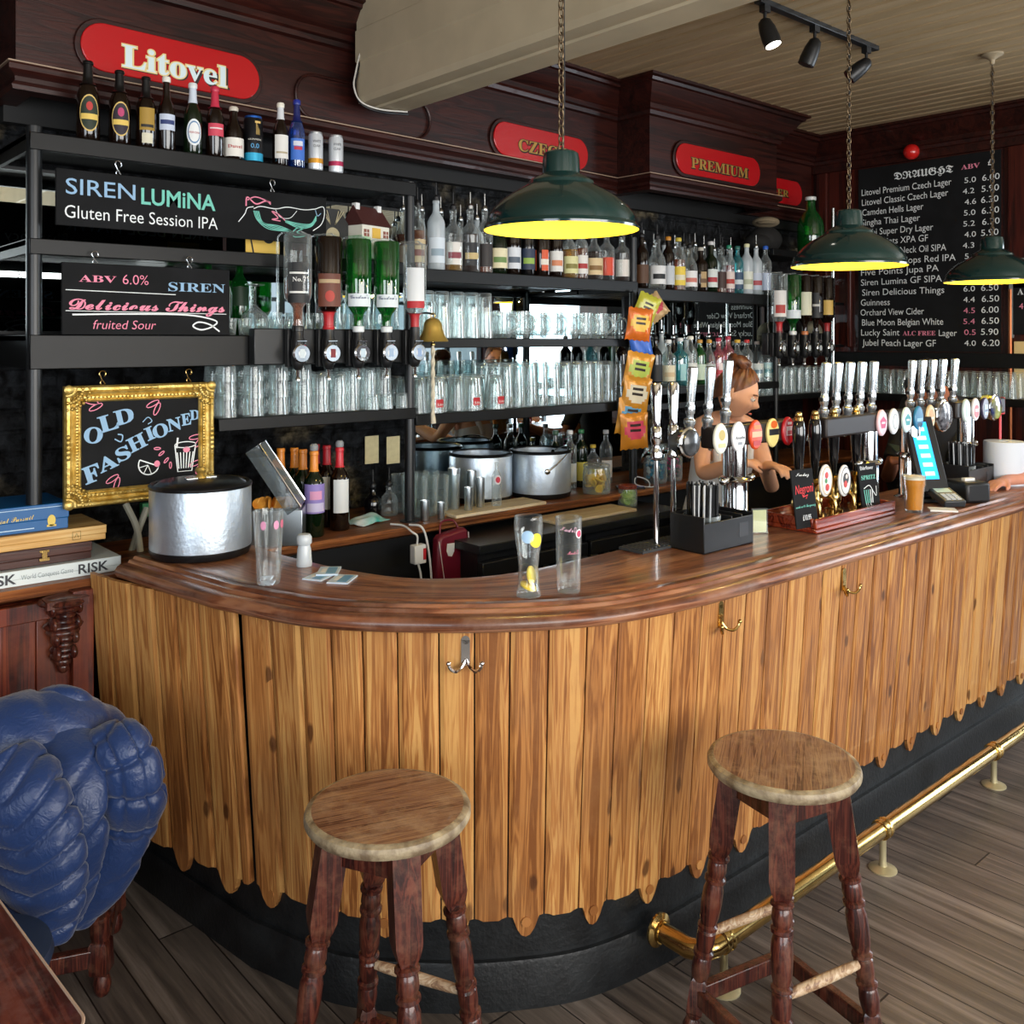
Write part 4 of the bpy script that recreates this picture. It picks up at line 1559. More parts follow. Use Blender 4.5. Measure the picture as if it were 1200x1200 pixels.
# curls
def curl(mb, pts, wd, mi):
    P = smoothpath([(a, b, 0) for a, b in pts], 6)
    mb.ribbon([(p.x, p.y) for p in P], wd, yy, mi)
curl(mb, [(0.155, 0.21), (0.175, 0.20), (0.180, 0.22), (0.165, 0.225)], 0.004, 2)
curl(mb, [(0.245, 0.26), (0.262, 0.275), (0.275, 0.262), (0.262, 0.252)], 0.003, 2)
for cx, cz, a0 in ((0.09, 0.325, 0.1), (0.285, 0.31, 0.8), (0.43, 0.19, 0.5), (0.155, 0.072, 0.9), (0.43, 0.10, 0.7), (0.30, 0.16, 0.3), (0.33, 0.118, 1.2)):
    for q in (-0.35, 0.35):
        a = a0 + q
        L_ = 0.045 if cx not in (0.30, 0.33) else 0.022
        pts = []
        for k in range(13):
            th = 2 * math.pi * k / 12
            u, v = L_ / 2 * math.cos(th), L_ / 6 * math.sin(th)
            pts.append((cx + u * math.cos(a) - v * math.sin(a) + q * 0.02, cz + u * math.sin(a) + v * math.cos(a) - q * 0.025))
        mb.ribbon(pts, 0.003, yy, 1)
# chalk tumbler and lemon wedge
mb.ribbon([(0.352, 0.175), (0.362, 0.085), (0.410, 0.085), (0.424, 0.175)], 0.004, yy, 0)
P = [(0.388 + 0.036 * math.cos(R(k * 15)), 0.175 + 0.010 * math.sin(R(k * 15))) for k in range(25)]
mb.ribbon(P, 0.003, yy, 0)
for k in range(6):
    mb.ribbon([(0.366 + 0.008 * k, 0.095), (0.36 + 0.011 * k, 0.15)], 0.0035, yy, 0)
mb.ribbon([(0.362, 0.20), (0.358, 0.165)], 0.006, yy, 0)
mb.disc((0.392, 0.158), 0.012, 0.010, yy, 14, 1)
P = [(0.265 + 0.034 * math.cos(R(150 + k * 15)), 0.118 + 0.034 * math.sin(R(150 + k * 15))) for k in range(14)]
mb.ribbon(P + [P[0]], 0.004, yy, 0)
for k in (3, 6, 9):
    mb.ribbon([(0.262, 0.116), P[k]], 0.0025, yy, 0)
mb.disc((0.292, 0.118), 0.010, 0.011, yy - 0.0002, 14, 1)
mb.build('lettering', CH, gf, smooth=0)
for x in (0.118, 0.40):
    s_hook(gf, x, GH - 0.004, h=0.05, m=brass)

# big draught list on the right wall; local x runs along -Y
DX, DY0, DY1, DZ0, DZ1 = WX - 0.02, 3.19, 2.28, 1.675, 2.89
dw, dh = DY0 - DY1, DZ1 - DZ0
db = board('draught_chalkboard', 'big black chalkboard listing draught beers with strengths and prices on the right wall', DX, DY0, DZ0, dw, dh, R(-90), 0.015)
BW, BH = dw, dh
dw, dh = 0.86, 1.12
mb = MB()
mb.text('DRAUGHT', 0.235, dh - 0.092, 0.085, EPS, 'black', 0.004, 0, 'L', width=0.36)
mb.text('ABV', 0.64, dh - 0.085, 0.058, EPS, 'serif', 0.0, 1, 'L', width=0.105)
mb.text('£', 0.79, dh - 0.08, 0.05, EPS, None, 0.0, 0, 'L')
lines = [('Litovel Premium Czech Lager', None, 0.56, '5.0', '6.00'), ('Litovel Classic Czech Lager', None, 0.54, '4.2', '5.90'), ('Camden Hells Lager', None, 0.39, '4.6', '6.30'), ('Singha Thai Lager', None, 0.375, '5.0', '6.30'),
         ('Asahi Super Dry Lager', None, 0.46, '5.2', '6.70'), ('Four Points XPA GF', None, 0.42, '4.0', '5.90'), ('Beavertown Neck Oil SIPA', None, 0.53, '4.3', '6.50'), ('Five Points Hops Red IPA', None, 0.59, '5.0', '6.50'),
         ('Five Points Jupa PA', None, 0.49, '4.3', '5.90'), ('Siren Lumina GF SIPA', None, 0.51, '4.2', '6.00'), ('Siren Delicious Things', None, 0.515, '6.0', '6.50'), ('Guinness', None, 0.19, '4.4', '6.50'), ('Orchard View Cider', None, 0.405, '4.5', '6.00'),
         ('Blue Moon Belgian White', None, 0.51, '5.4', '6.50'), ('Lucky Saint ALC FREE Lager', None, 0.59, '0.5', '5.90'), ('Jubel Peach Lager GF', None, 0.465, '4.0', '6.20')]
rl = random.Random(5)
for k, (a, st, w_, abv, pr_) in enumerate(lines):
    z = dh - 0.165 - k * 0.0615
    if 'ALC FREE' in a:
        mb.text('Lucky Saint', 0.02, z, 0.056, EPS, None, -0.004, 0, 'L', width=0.25)
        mb.text('ALC FREE', 0.29, z, 0.056, EPS, 'serif', 0.0, 1, 'L', width=0.20)
        mb.text('Lager', 0.51, z - 0.004, 0.052, EPS, None, -0.004, 0, 'L', width=0.105)
    else:
        mb.text(a, 0.02 + rl.uniform(-0.004, 0.008), z, 0.056, EPS, None, -0.002, 0, 'L', width=w_, rot=rl.uniform(-0.008, 0.008))
    mb.text(abv, 0.655 + rl.uniform(-0.006, 0.006), z + 0.002, 0.044, EPS, None, -0.003, 0 if k not in (12, 13, 14) else 1, 'L', width=0.065)
    mb.text(pr_, 0.755 + rl.uniform(-0.004, 0.004), z + 0.002, 0.050, EPS, None, -0.002, 0, 'L', width=0.095)
for v in mb.v:
    v.x *= BW / 0.86
    v.z *= BH / 1.12
dw, dh = BW, BH
mb.build('lettering', CH, db, smooth=0)
MB().box(-0.008, dw + 0.008, 0.004, 0.019, -0.008, 0).box(-0.008, dw + 0.008, 0.004, 0.019, dh, dh + 0.008).box(-0.008, 0, 0.004, 0.019, 0, dh).box(dw, dw + 0.008, 0.004, 0.019, 0, dh).build('edging', mahogany, db, smooth=0)

# second board and cream notice at the right edge
eb = board('wall_chalkboard', 'narrow end of a grey-framed chalkboard at the right edge of the photo', WX - 0.03, on_x(1187, 300, WX - 0.03).y, 1.78, 0.5, 0.42, R(-90), 0.015)
mb = MB()
mb.text('A', 0.025, 0.235, 0.075, EPS, 'serif', 0.0, 0)
mb.text('4', 0.035, 0.15, 0.05, EPS, None, 0.0, 1)
mb.build('lettering', CH, eb, smooth=0)
MB().box(-0.02, 0.52, -0.006, 0.018, 0.42, 0.45).box(-0.02, 0, -0.006, 0.018, -0.02, 0.42).build('frame', mat('grey_frame', '#8a8f8d', 0.5), eb, smooth=0)
cn = MB().box(0, 0.4, 0, 0.02, 0, 0.34).build('cream_panel', mat('cream_panel', '#e3c98f', 0.5), None, bevel=0.003)
cn.location = (WX - 0.03, on_x(1188, 430, WX - 0.03).y, 1.40)
cn.rotation_euler = (0, 0, R(-90))
tag(cn, 'plain cream panel fixed below the small board at the right edge', 'panel')
PYY = on_x(1184, 430, WX - 0.03).y
pp = MB().cyl((WX - 0.03, PYY, 0.0), (WX - 0.03, PYY, 2.05), 0.012, 12).build('copper_pipe', mat('copper', '#a2613f', 0.35, 0.9))
tag(pp, 'thin copper pipe running up the right wall beside the cream panel', 'pipe')
# carved corbel on the left panelling
cv = MB()
c0 = on_y(75, 700, 3.06)
for k in range(12):
    f = k / 11
    w_ = 0.075 * (1 - 0.55 * f)
    d_ = 0.055 * (1 - f) + 0.018
    cv.sphere((0, 0.0, -0.205 * f), (w_ * (0.75 + 0.25 * math.cos(f * 16)), d_, 0.018), 14, 8)
for s_ in (-1, 1):
    for k in range(4):
        cv.sphere((s_ * (0.038 - 0.005 * k), -0.02, -0.02 - 0.045 * k), (0.012, 0.03, 0.022), 10, 6)
cv.box(-0.06, 0.06, -0.055, 0.01, -0.01, 0.012)
o = cv.build('carved_corbel', stool_wood, None, smooth=60)
o.location = (c0.x, 3.068, c0.z - 0.01)
tag(o, 'carved red-brown corbel on the panelling under the board games', 'corbel')

# ------------------------------------------------------------------ bottles
def bprof(kind, h, r):
    """outer profile of a bottle"""
    if kind == 'wine':
        return [(r * 0.9, 0), (r, 0.006), (r, h * 0.60), (r * 0.93, h * 0.65), (r * 0.72, h * 0.70), (r * 0.48, h * 0.74), (r * 0.40, h * 0.78), (r * 0.37, h * 0.95), (r * 0.42, h * 0.955), (r * 0.42, h * 0.985), (r * 0.36, h)]
    if kind == 'beer':
        return [(r * 0.9, 0), (r, 0.006), (r, h * 0.52), (r * 0.95, h * 0.58), (r * 0.75, h * 0.66), (r * 0.5, h * 0.73), (r * 0.42, h * 0.80), (r * 0.36, h * 0.955), (r * 0.44, h * 0.96), (r * 0.44, h * 0.985), (r * 0.36, h)]
    if kind == 'stubby':
        return [(r * 0.9, 0), (r, 0.006), (r, h * 0.50), (r * 0.9, h * 0.60), (r * 0.62, h * 0.72), (r * 0.42, h * 0.84), (r * 0.38, h * 0.955), (r * 0.44, h * 0.96), (r * 0.44, h * 0.985), (r * 0.36, h)]
    if kind == 'square':
        return [(r * 0.92, 0), (r, 0.008), (r, h * 0.62), (r * 0.92, h * 0.67), (r * 0.55, h * 0.73), (r * 0.36, h * 0.77), (r * 0.33, h * 0.93), (r * 0.39, h * 0.935), (r * 0.39, h * 0.98), (r * 0.33, h)]
    if kind == 'dumpy':
        return [(r * 0.9, 0), (r, 0.008), (r * 1.02, h * 0.35), (r, h * 0.52), (r * 0.88, h * 0.62), (r * 0.6, h * 0.72), (r * 0.36, h * 0.79), (r * 0.33, h * 0.94), (r * 0.4, h * 0.945), (r * 0.4, h * 0.985), (r * 0.33, h)]
    # tall
    return [(r * 0.92, 0), (r, 0.006), (r, h * 0.66), (r * 0.95, h * 0.70), (r * 0.72, h * 0.76), (r * 0.45, h * 0.81), (r * 0.37, h * 0.85), (r * 0.35, h * 0.95), (r * 0.41, h * 0.955), (r * 0.41, h * 0.985), (r * 0.35, h)]


def arc_band(mb, r, z0, z1, half, seg=14, mi=0, a0=0.0):
    vs, fs = [], []
    for k in range(seg + 1):
        a = a0 - half + 2 * half * k / seg
        vs += [(r * math.sin(a), -r * math.cos(a), z0), (r * math.sin(a), -r * math.cos(a), z1)]
    for k in range(seg):
        fs.append((2 * k, 2 * k + 2, 2 * k + 3, 2 * k + 1))
    return mb.add(vs, fs, mi)


def oval_band(mb, r, zc, hw, hh, mi=0, seg=24, rings=4):
    """oval label bent round a cylinder"""
    vs, fs = [(0, -r, zc)], []
    for q in range(1, rings + 1):
        for k in range(seg):
            t = 2 * math.pi * k / seg
            a = hw * q / rings * math.cos(t) / r
            vs.append((r * math.sin(a), -r * math.cos(a), zc + hh * q / rings * math.sin(t)))
    for k in range(seg):
        fs.append((0, 1 + k, 1 + (k + 1) % seg))
    for q in range(rings - 1):
        for k in range(seg):
            a, b = 1 + q * seg + k, 1 + q * seg + (k + 1) % seg
            fs.append((a, a + seg, b + seg, b))
    return mb.add(vs, fs, mi)


def wrap_text(mb, body, r, z, size, mi=0, style=None, width=None, bold=0.0, a0=0.0, rot=0.0):
    t = MB().text(body, 0, 0, size, 0, style, bold, 0, 'C', width=width, rot=rot)
    vs = []
    for v in t.v:
        a = v.x / r + a0
        vs.append((r * math.sin(a), -r * math.cos(a), z + v.z))
    return mb.add(vs, t.f, mi)


GL = {'dark': mat('bottle_dark_brown', '#140a06', 0.08, coat=0.4), 'green': glass('bottle_green', '#3fa852', 0.25, 0.8, 0.6, '#1c7a34'), 'clear': clear_glass,
      'olive': mat('bottle_olive', '#0d1a0c', 0.08, coat=0.4), 'blue': glass('bottle_blue', '#4f86d8', 0.25, 0.8, 0.45, '#2b5fb8'), 'teal': glass('bottle_teal', '#7fd6dc', 0.25, 0.8, 0.5, '#58bcc6'),
      'pink': glass('bottle_pink', '#f0a9b4', 0.25, 0.8, 0.5, '#e88a98'), 'black': mat('bottle_black', '#08080a', 0.12, coat=0.4), 'frost': glass('bottle_frost', '#eef5f7', 0.55, 0.9, 0.85, '#dfe9ee', 0.3)}
LQ = {'amber': glass('liquor_amber', '#c2701d', 0.30, 0.6, 0.8, '#a85a12'), 'gold': glass('liquor_gold', '#e3b431', 0.30, 0.6, 0.8, '#d19c1c'), 'brown': glass('liquor_brown', '#5a2308', 0.35, 0.7, 0.8, '#431a07'), 'red': glass('liquor_red', '#b0202c', 0.35, 0.7, 0.8, '#a01824'),
      'none': None}
CAPM = {}


def flat(c, rough=0.5, metal=0.0):
    k = 'paint_' + c.lstrip('#') + ('m' if metal else '')
    return mat(k, c, rough, metal)


def bottle(kind, h, r, gl, labels=(), cap=None, liquid=None, pourer=False, foil=None, texts=(), name='bottle', inv=False):
    """labels: (shape, colour, z0, z1, half-width as a share of the radius)"""
    seg = 24
    sq = 0.85 if kind == 'square' else 0.0
    root = MB().lathe(bprof(kind, h, r), seg, None, Matrix.Rotation(R(180 / seg), 4, 'Z') if sq else None, sq=sq * 0.28 if sq else 0).build(name, GL[gl], None, smooth=50)
    R_ = r * (1.0 if not sq else 1.0) + 0.0009
    lm, mats, ti = MB(), [], 0
    for k, (shape, c, z0, z1, hw) in enumerate(labels):
        mats.append(flat(c, 0.55))
        rr = R_ + 0.0004 * k
        if shape == 'oval':
            oval_band(lm, rr, (z0 + z1) / 2 * h, hw * r, (z1 - z0) / 2 * h, k)
        else:
            arc_band(lm, rr, z0 * h, z1 * h, hw, 16, k)
    for (body, c, z, size, style, width) in texts:
        mats.append(flat(c, 0.55))
        wrap_text(lm, body, R_ + 0.0004 * (len(labels) + 1), z * h, size, len(mats) - 1, style, width)
    if labels:
        lm.build('label', mats, root, smooth=60)
    if liquid:
        lv = 0.60 if isinstance(liquid, str) else liquid[1]
        lc = liquid if isinstance(liquid, str) else liquid[0]
        pr = [(a * 0.93, z) for a, z in bprof(kind, h, r) if z <= lv * h]
        pr[0] = (pr[0][0], 0.004)
        pr += [(pr[-1][0], lv * h), (0.0001, lv * h)]
        if inv:
            z0 = (1 - lv) * h
            full = bprof(kind, h, r)
            a0 = next(a for a, z in reversed(full) if z <= z0)
            pr = [(0.0001, z0), (a0 * 0.93, z0)] + [(a * 0.93, z) for a, z in full if z > z0]
        MB().lathe(pr, seg, sq=sq * 0.28 if sq else 0).build('liquor', LQ[lc], root, smooth=50)
    nr = bprof(kind, h, r)[-1][0]
    if foil:
        pr = [(a + 0.0006, z) for a, z in bprof(kind, h, r) if z >= foil[1] * h]
        a0 = next(a for a, z in reversed(bprof(kind, h, r)) if z <= foil[1] * h)
        MB().lathe([(a0 + 0.0006, foil[1] * h)] + pr, 18).build('foil', flat(foil[0], 0.35), root)
    if cap:
        MB().lathe([(nr * 1.25, h * 0.955), (nr * 1.32, h * 0.965), (nr * 1.32, h + 0.004), (nr * 1.1, h + 0.008), (0.0001, h + 0.008)], 18).build('cap', flat(cap, 0.35), root)
    if pourer:
        MB().lathe([(nr * 0.9, h - 0.004), (nr * 1.15, h), (nr * 1.1, h + 0.014), (nr * 0.5, h + 0.022), (0.0035, h + 0.024), (0.0028, h + 0.075)], 12).build('pourer', steel if pourer is True else flat(pourer, 0.4), root)
    return note_kids(root)


def face(x, y, k=0.6):
    return math.atan2(-x, y) * k


def put(o, x, y, z, label, cat='bottle', group=None, k=0.6, rz=None):
    o.location = (x, y, z)
    o.rotation_euler = (0, 0, face(x, y, k) if rz is None else rz)
    return tag(o, label, cat, group)


# beers lined up on the very top shelf
ZT = 2.397
G = 'beers lined up on the top shelf'
cols = []
def beer_x(px):
    return on_y(px, 180, 3.20)
beers = [
    (105, bottle('beer', 0.262, 0.036, 'dark', [('oval', '#d9b96a', 0.10, 0.56, 0.88), ('oval', '#1c2a18', 0.12, 0.54, 0.80), ('oval', '#b8322c', 0.36, 0.47, 0.28), ('band', '#e2c25e', 0.25, 0.32, 0.7)], None, foil=('#0b0b0c', 0.70)), 'tallest dark beer bottle with gold-ringed oval label, leftmost on the top shelf'),
    (142, bottle('beer', 0.250, 0.0345, 'dark', [('oval', '#d9b96a', 0.10, 0.56, 0.88), ('oval', '#241a26', 0.12, 0.54, 0.80), ('oval', '#b83a6a', 0.36, 0.48, 0.3), ('band', '#e2c25e', 0.25, 0.32, 0.7)], None, foil=('#0b0b0c', 0.70)), 'dark beer bottle with oval label and pink berry, second on the top shelf'),
    (173, bottle('beer', 0.245, 0.034, 'dark', [('band', '#a5832f', 0.24, 0.55, 0.75), ('band', '#1d1a14', 0.28, 0.32, 0.6), ('band', '#d9d4bb', 0.06, 0.20, 0.5)], None, foil=('#0b0b0c', 0.70)), 'dark beer bottle with gold label, third on the top shelf'),
    (197, bottle('beer', 0.250, 0.030, 'dark', [('band', '#c8d2e4', 0.28, 0.50, 0.95), ('band', '#2b3a70', 0.36, 0.42, 0.8)], '#e8e6da'), 'slim brown lager bottle with pale blue label, fourth on the top shelf'),
    (228, bottle('beer', 0.245, 0.032, 'olive', [('oval', '#e9eef0', 0.12, 0.50, 0.85), ('oval', '#5a86b0', 0.15, 0.47, 0.7), ('oval', '#eef1f0', 0.17, 0.45, 0.6)], '#dfe3e2', foil=('#cfdae6', 0.74), texts=[('PERONI', '#b02030', 0.29, 0.010, None, 0.035)]), 'green lager bottle with white oval label and white neck, fifth on the top shelf'),
    (254, bottle('beer', 0.248, 0.0325, 'dark', [('band', '#d2455a', 0.30, 0.48, 0.9), ('band', '#efd9d8', 0.40, 0.42, 0.7)], '#c22f48', foil=('#c22f48', 0.72)), 'brown beer bottle with pink neck foil and pink label on the top shelf'),
    (276, bottle('stubby', 0.187, 0.0345, 'dark', [('band', '#ece9e0', 0.06, 0.42, 1.35)], '#cfc7b8', texts=[('Duvel', '#b21e24', 0.22, 0.026, 'serif', 0.055)]), 'short stubby brown bottle with white label and red lettering'),
    (331, bottle('beer', 0.232, 0.0305, 'dark', [('band', '#e8e6e0', 0.12, 0.50, 0.9), ('band', '#b7a98a', 0.20, 0.23, 0.7)], '#e9e4d4', foil=('#d9dde0', 0.76)), 'brown beer bottle with white label and white neck, right of the black can'),
    (350, bottle('beer', 0.255, 0.030, 'blue', [('band', '#3f74d0', 0.12, 0.44, 1.0), ('band', '#d8dce8', 0.33, 0.40, 0.6), ('band', '#c0334a', 0.27, 0.32, 0.5)], '#1f2f8a', foil=('#16205c', 0.70)), 'deep blue bottle with bright blue label near the cans on the top shelf'),
]
for px, b, lab in beers:
    p = beer_x(px)
    put(b, p.x, 3.215, ZT, lab, 'beer bottle', G)


def can(h, r, body, bands, texts=(), lid='#c8ccce'):
    o = MB().lathe([(r * 0.82, 0), (r * 0.97, 0.006), (r, 0.014), (r, h - 0.016), (r * 0.86, h - 0.004), (r * 0.86, h), (r * 0.80, h - 0.003), (0.0001, h - 0.004)], 26).build('drinks_can', flat(body, 0.3, 0.4), None)
    lm, mats = MB(), []
    for k, (c, z0, z1) in enumerate(bands):
        mats.append(flat(c, 0.35, 0.3))
        lm.lathe([(r + 0.0005, z0 * h), (r + 0.0005, z1 * h)], 26, k, cap0=False, cap1=False)
    for (bd, c, z, size, style, width) in texts:
        mats.append(flat(c, 0.4))
        wrap_text(lm, bd, r + 0.0012, z * h, size, len(mats) - 1, style, width)
    lm.build('printed_band', mats, o)
    MB().lathe([(r * 0.88, h - 0.010), (r * 0.90, h - 0.004), (r * 0.88, h + 0.001), (r * 0.82, h - 0.002)], 26, cap0=False, cap1=False).build('rim', flat(lid, 0.3, 0.8), o)
    return note_kids(o)


c1 = can(0.170, 0.0345, '#17181c', [('#2aa6cf', 0.03, 0.20)], [('GUINNESS', '#e9e6da', 0.47, 0.012, 'serif', 0.05), ('0.0', '#59a9dd', 0.30, 0.024, None, 0.03)], '#2f66c0')
hm = MB()
P = [(0.014 * math.sin(t) * (1 if t < 1.6 else 0.6), 0) for t in (0,)]
for k in range(6):
    a0 = -0.18 + 0.07 * k
    arc_band(hm, 0.0360, 0.100, 0.148 - 0.006 * k, 0.014, 2, 0, a0 + 0.3)
arc_band(hm, 0.0360, 0.142, 0.150, 0.30, 8, 0, 0.30)
hm.build('harp', [flat('#d8b565', 0.4)], c1)
note_kids(c1)
p = beer_x(299)
put(c1, p.x, 3.215, ZT, 'tall black can with blue rim, blue base band and gold harp on the top shelf', 'can', G)
for px, bc_, lab in ((372, '#d99a2a', 'slim white can with a gold band at the end of the top shelf'), (396, '#b42a55', 'slim white can with a crimson band, last on the top shelf')):
    p = beer_x(px)
    c_ = can(0.150, 0.0285, '#dfe5ea', [(bc_, 0.20, 0.32)], [('WHITE', '#4a4f58', 0.72, 0.014, None, 0.032), ('CLAW', '#4a4f58', 0.60, 0.014, None, 0.028)])
    put(c_, p.x, 3.215, ZT, lab, 'can', G)

# spirits on the shelves; (pixel column, kind, height, radius, glass, liquid, label colour, second label colour, cap or pourer)
def spirit_row(z, y, spec, where, group):
    n = 0
    for (px, kind, h, r, gl, lq, c1_, c2_, top, desc) in spec:
        x = on_y(px, 300, y).x
        labels = []
        if c1_:
            labels.append(('band', c1_, 0.10, 0.46, 1.15))
        if c2_:
            labels.append(('band', c2_, 0.20, 0.30, 0.8))
        b = bottle(kind, h, r, gl, labels, None if top in ('P', 'p') else top, lq, pourer=(True if top == 'P' else '#1a1b1d' if top == 'p' else False))
        put(b, x, y, z, f'{desc}, {ORD[n]} along the {where}', 'bottle', group)
        n += 1


spirit_row(2.047, 3.235, [
    (489, 'tall', 0.27, 0.034, 'clear', 'amber', '#c9b48a', '#7a2d22', 'p', 'clear bottle of amber spirit with tan label'),
    (511, 'tall', 0.30, 0.038, 'frost', None, '#dce7ef', '#9fb3c0', 'p', 'frosted pale bottle with a black pourer'),
    (531, 'square', 0.27, 0.040, 'clear', ('gold', 0.38), '#e6e2da', '#8a3a44', 'p', 'clear bottle of yellow spirit with white label'),
    (551, 'square', 0.28, 0.041, 'clear', 'brown', '#15161a', '#c9b27a', 'P', 'square bottle with slanting black label'),
    (568, 'tall', 0.28, 0.036, 'clear', ('amber', 0.4), '#2a2422', None, 'P', 'clear bottle of amber whisky with dark label'),
    (584, 'dumpy', 0.25, 0.041, 'olive', None, '#e4dbb4', '#6a8a4a', '#20351f', 'dark green bottle with cream label'),
    (601, 'tall', 0.27, 0.037, 'dark', None, '#d9dde2', '#54606e', '#d9dde2', 'dark bottle with white label'),
    (618, 'tall', 0.27, 0.036, 'black', None, '#26324a', '#8fb04a', '#7fae2e', 'black bottle with green cap'),
    (635, 'square', 0.27, 0.039, 'dark', None, '#dc5a30', '#e9e2d2', '#1b1b1d', 'dark bottle with orange label'),
    (651, 'tall', 0.27, 0.036, 'dark', None, '#e7e5df', '#d98a62', '#6a1d1d', 'dark bottle with white and orange label'),
    (668, 'dumpy', 0.23, 0.039, 'clear', 'gold', '#e0dca0', '#89813e', '#2a2a22', 'short clear bottle with yellow label'),
    (681, 'tall', 0.25, 0.034, 'clear', 'amber', '#ece9e2', '#b03030', '#7a1f1f', 'clear bottle with white and red label'),
    (696, 'dumpy', 0.23, 0.044, 'clear', 'brown', '#e3c99a', '#8f6a3a', '#1c1512', 'squat brown bottle with wide tan label'),
    (711, 'square', 0.25, 0.038, 'clear', None, '#dd4a2a', None, 'P', 'clear square bottle with low orange label'),
    (729, 'square', 0.24, 0.042, 'clear', 'brown', '#e9e3da', None, '#181818', 'square bottle of dark rum with white label'),
], 'middle top shelf', 'spirits on the top shelf of the middle bay')
spirit_row(2.017, 3.24, [
    (752, 'tall', 0.27, 0.036, 'dark', None, '#5a3a22', None, 'p', 'dark bottle with brown label'),
    (770, 'dumpy', 0.27, 0.046, 'clear', None, '#e8e8e6', '#17181a', 'p', 'wide clear bottle with white label and black collar'),
    (783, 'tall', 0.28, 0.034, 'dark', None, '#c9ced2', None, '#d08a2a', 'dark bottle with pale label and orange pourer'),
    (795, 'tall', 0.28, 0.038, 'clear', 'amber', '#efd04a', '#e9e2c4', '#d9c24a', 'clear bottle with bright yellow label'),
    (808, 'dumpy', 0.24, 0.043, 'clear', None, '#f0efec', '#d07a6a', 'p', 'clear bottle with plain white label'),
    (821, 'square', 0.24, 0.040, 'dark', None, '#b89a6a', '#6a4a2a', '#c8c4b8', 'square dark bottle with parchment label'),
    (833, 'wine', 0.28, 0.038, 'olive', None, '#dfe6e0', '#b0343a', '#d8d8d8', 'dark green bottle with white and red label'),
    (844, 'tall', 0.26, 0.035, 'clear', ('amber', 0.35), '#3a2018', None, 'p', 'clear bottle half full of amber spirit'),
    (854, 'tall', 0.27, 0.034, 'clear', 'red', '#e2d0c8', '#b43a30', '#2b8a6a', 'bottle of red liqueur'),
    (864, 'tall', 0.27, 0.035, 'teal', None, '#39506a', '#cfd9dc', '#2f6a62', 'teal bottle with dark label'),
    (875, 'tall', 0.29, 0.037, 'frost', None, '#e4e6d6', '#b8bca0', '#e4e2b4', 'pale frosted bottle with cream stopper'),
    (886, 'tall', 0.28, 0.036, 'frost', None, '#d3dbea', '#c25a60', 'P', 'pale blue-white bottle with red crest'),
    (897, 'tall', 0.29, 0.036, 'clear', None, '#c9d4ea', None, '#2f62c2', 'clear bottle with bright blue stopper'),
], 'right top shelf', 'spirits on the top shelf of the right bay')
spirit_row(1.502, 3.25, [
    (768, 'tall', 0.25, 0.036, 'black', None, '#20242a', None, 'p', 'black bottle beside the crisp packets'),
    (783, 'square', 0.24, 0.040, 'clear', None, '#eee5c8', '#e0c9a0', '#e6e6e2', 'clear gin bottle with cream label'),
    (797, 'square', 0.25, 0.041, 'teal', None, '#a9dde2', None, '#dfe3e4', 'bright turquoise gin bottle'),
    (809, 'tall', 0.26, 0.038, 'clear', None, '#edf1ee', '#9ab8b0', '#eceada', 'clear gin bottle with white label'),
    (820, 'tall', 0.24, 0.035, 'green', None, '#cfe3cf', None, '#c8923a', 'green gin bottle with a cork stopper'),
    (831, 'dumpy', 0.24, 0.037, 'clear', None, '#cfd6d2', '#30343a', '#d09a3a', 'clear gin bottle with grey label'),
    (842, 'square', 0.25, 0.038, 'pink', None, '#f1e2e2', '#d04a58', '#b02a48', 'pink gin bottle with white label'),
    (853, 'tall', 0.26, 0.036, 'pink', None, '#cf3c48', None, '#b8304a', 'pink gin bottle with red label'),
    (864, 'dumpy', 0.24, 0.040, 'clear', None, '#ece08a', '#c9b84a', '#e0b23a', 'clear gin bottle with yellow label'),
    (875, 'tall', 0.24, 0.036, 'clear', None, '#d8dfe2', '#c23a3a', '#d03a3a', 'clear gin bottle with red cap'),
    (887, 'dumpy', 0.23, 0.038, 'clear', None, '#dfe6e4', '#6a8aa0', '#e7dcd8', 'clear gin bottle with grey-blue label'),
    (899, 'square', 0.24, 0.040, 'clear', None, '#bfe0e2', '#4aa0aa', '#e6d8d4', 'clear square gin bottle with pale teal label'),
], 'gin shelf', 'gins on the shelf behind the bartender')
# second rows behind, mostly dark
rb = random.Random(21)
pal = [('dark', None, '#3a2a20'), ('clear', 'amber', '#d8cfb8'), ('clear', None, '#dfe3e2'), ('olive', None, '#c8bd94'), ('clear', 'brown', '#2a2624'), ('frost', None, '#d8dee2')]
nm = {'dark': 'dark brown', 'clear': 'clear', 'olive': 'dark green', 'frost': 'frosted'}
for (z, x0, x1, n_, where, grp) in ((2.047, 2.33, 3.55, 12, 'middle bay top shelf', 'spirits on the top shelf of the middle bay'), (2.017, 3.75, 4.85, 12, 'right bay top shelf', 'spirits on the top shelf of the right bay'), (1.502, 3.75, 4.85, 10, 'gin shelf', 'gins on the shelf behind the bartender')):
    for k in range(n_):
        gl, lq, lc = pal[rb.randrange(len(pal))]
        b = bottle(rb.choice(['tall', 'tall', 'dumpy', 'wine']), rb.uniform(0.25, 0.285), 0.034, gl, [('band', lc, 0.12, 0.42, 1.1)], None, lq, pourer=rb.choice([True, '#1a1b1d', True]))
        x = x0 + (x1 - x0) * (k + 0.5) / n_ + rb.uniform(-0.012, 0.012)
        put(b, x, 3.42, z, f'{nm[gl]} bottle with pourer, {ORD[k]} in the back row of the {where}', 'bottle', grp)

# ------------------------------------------------------------------ optics with upturned spirit bottles
optic_white = mat('optic_disc', '#e6ebee', 0.35)


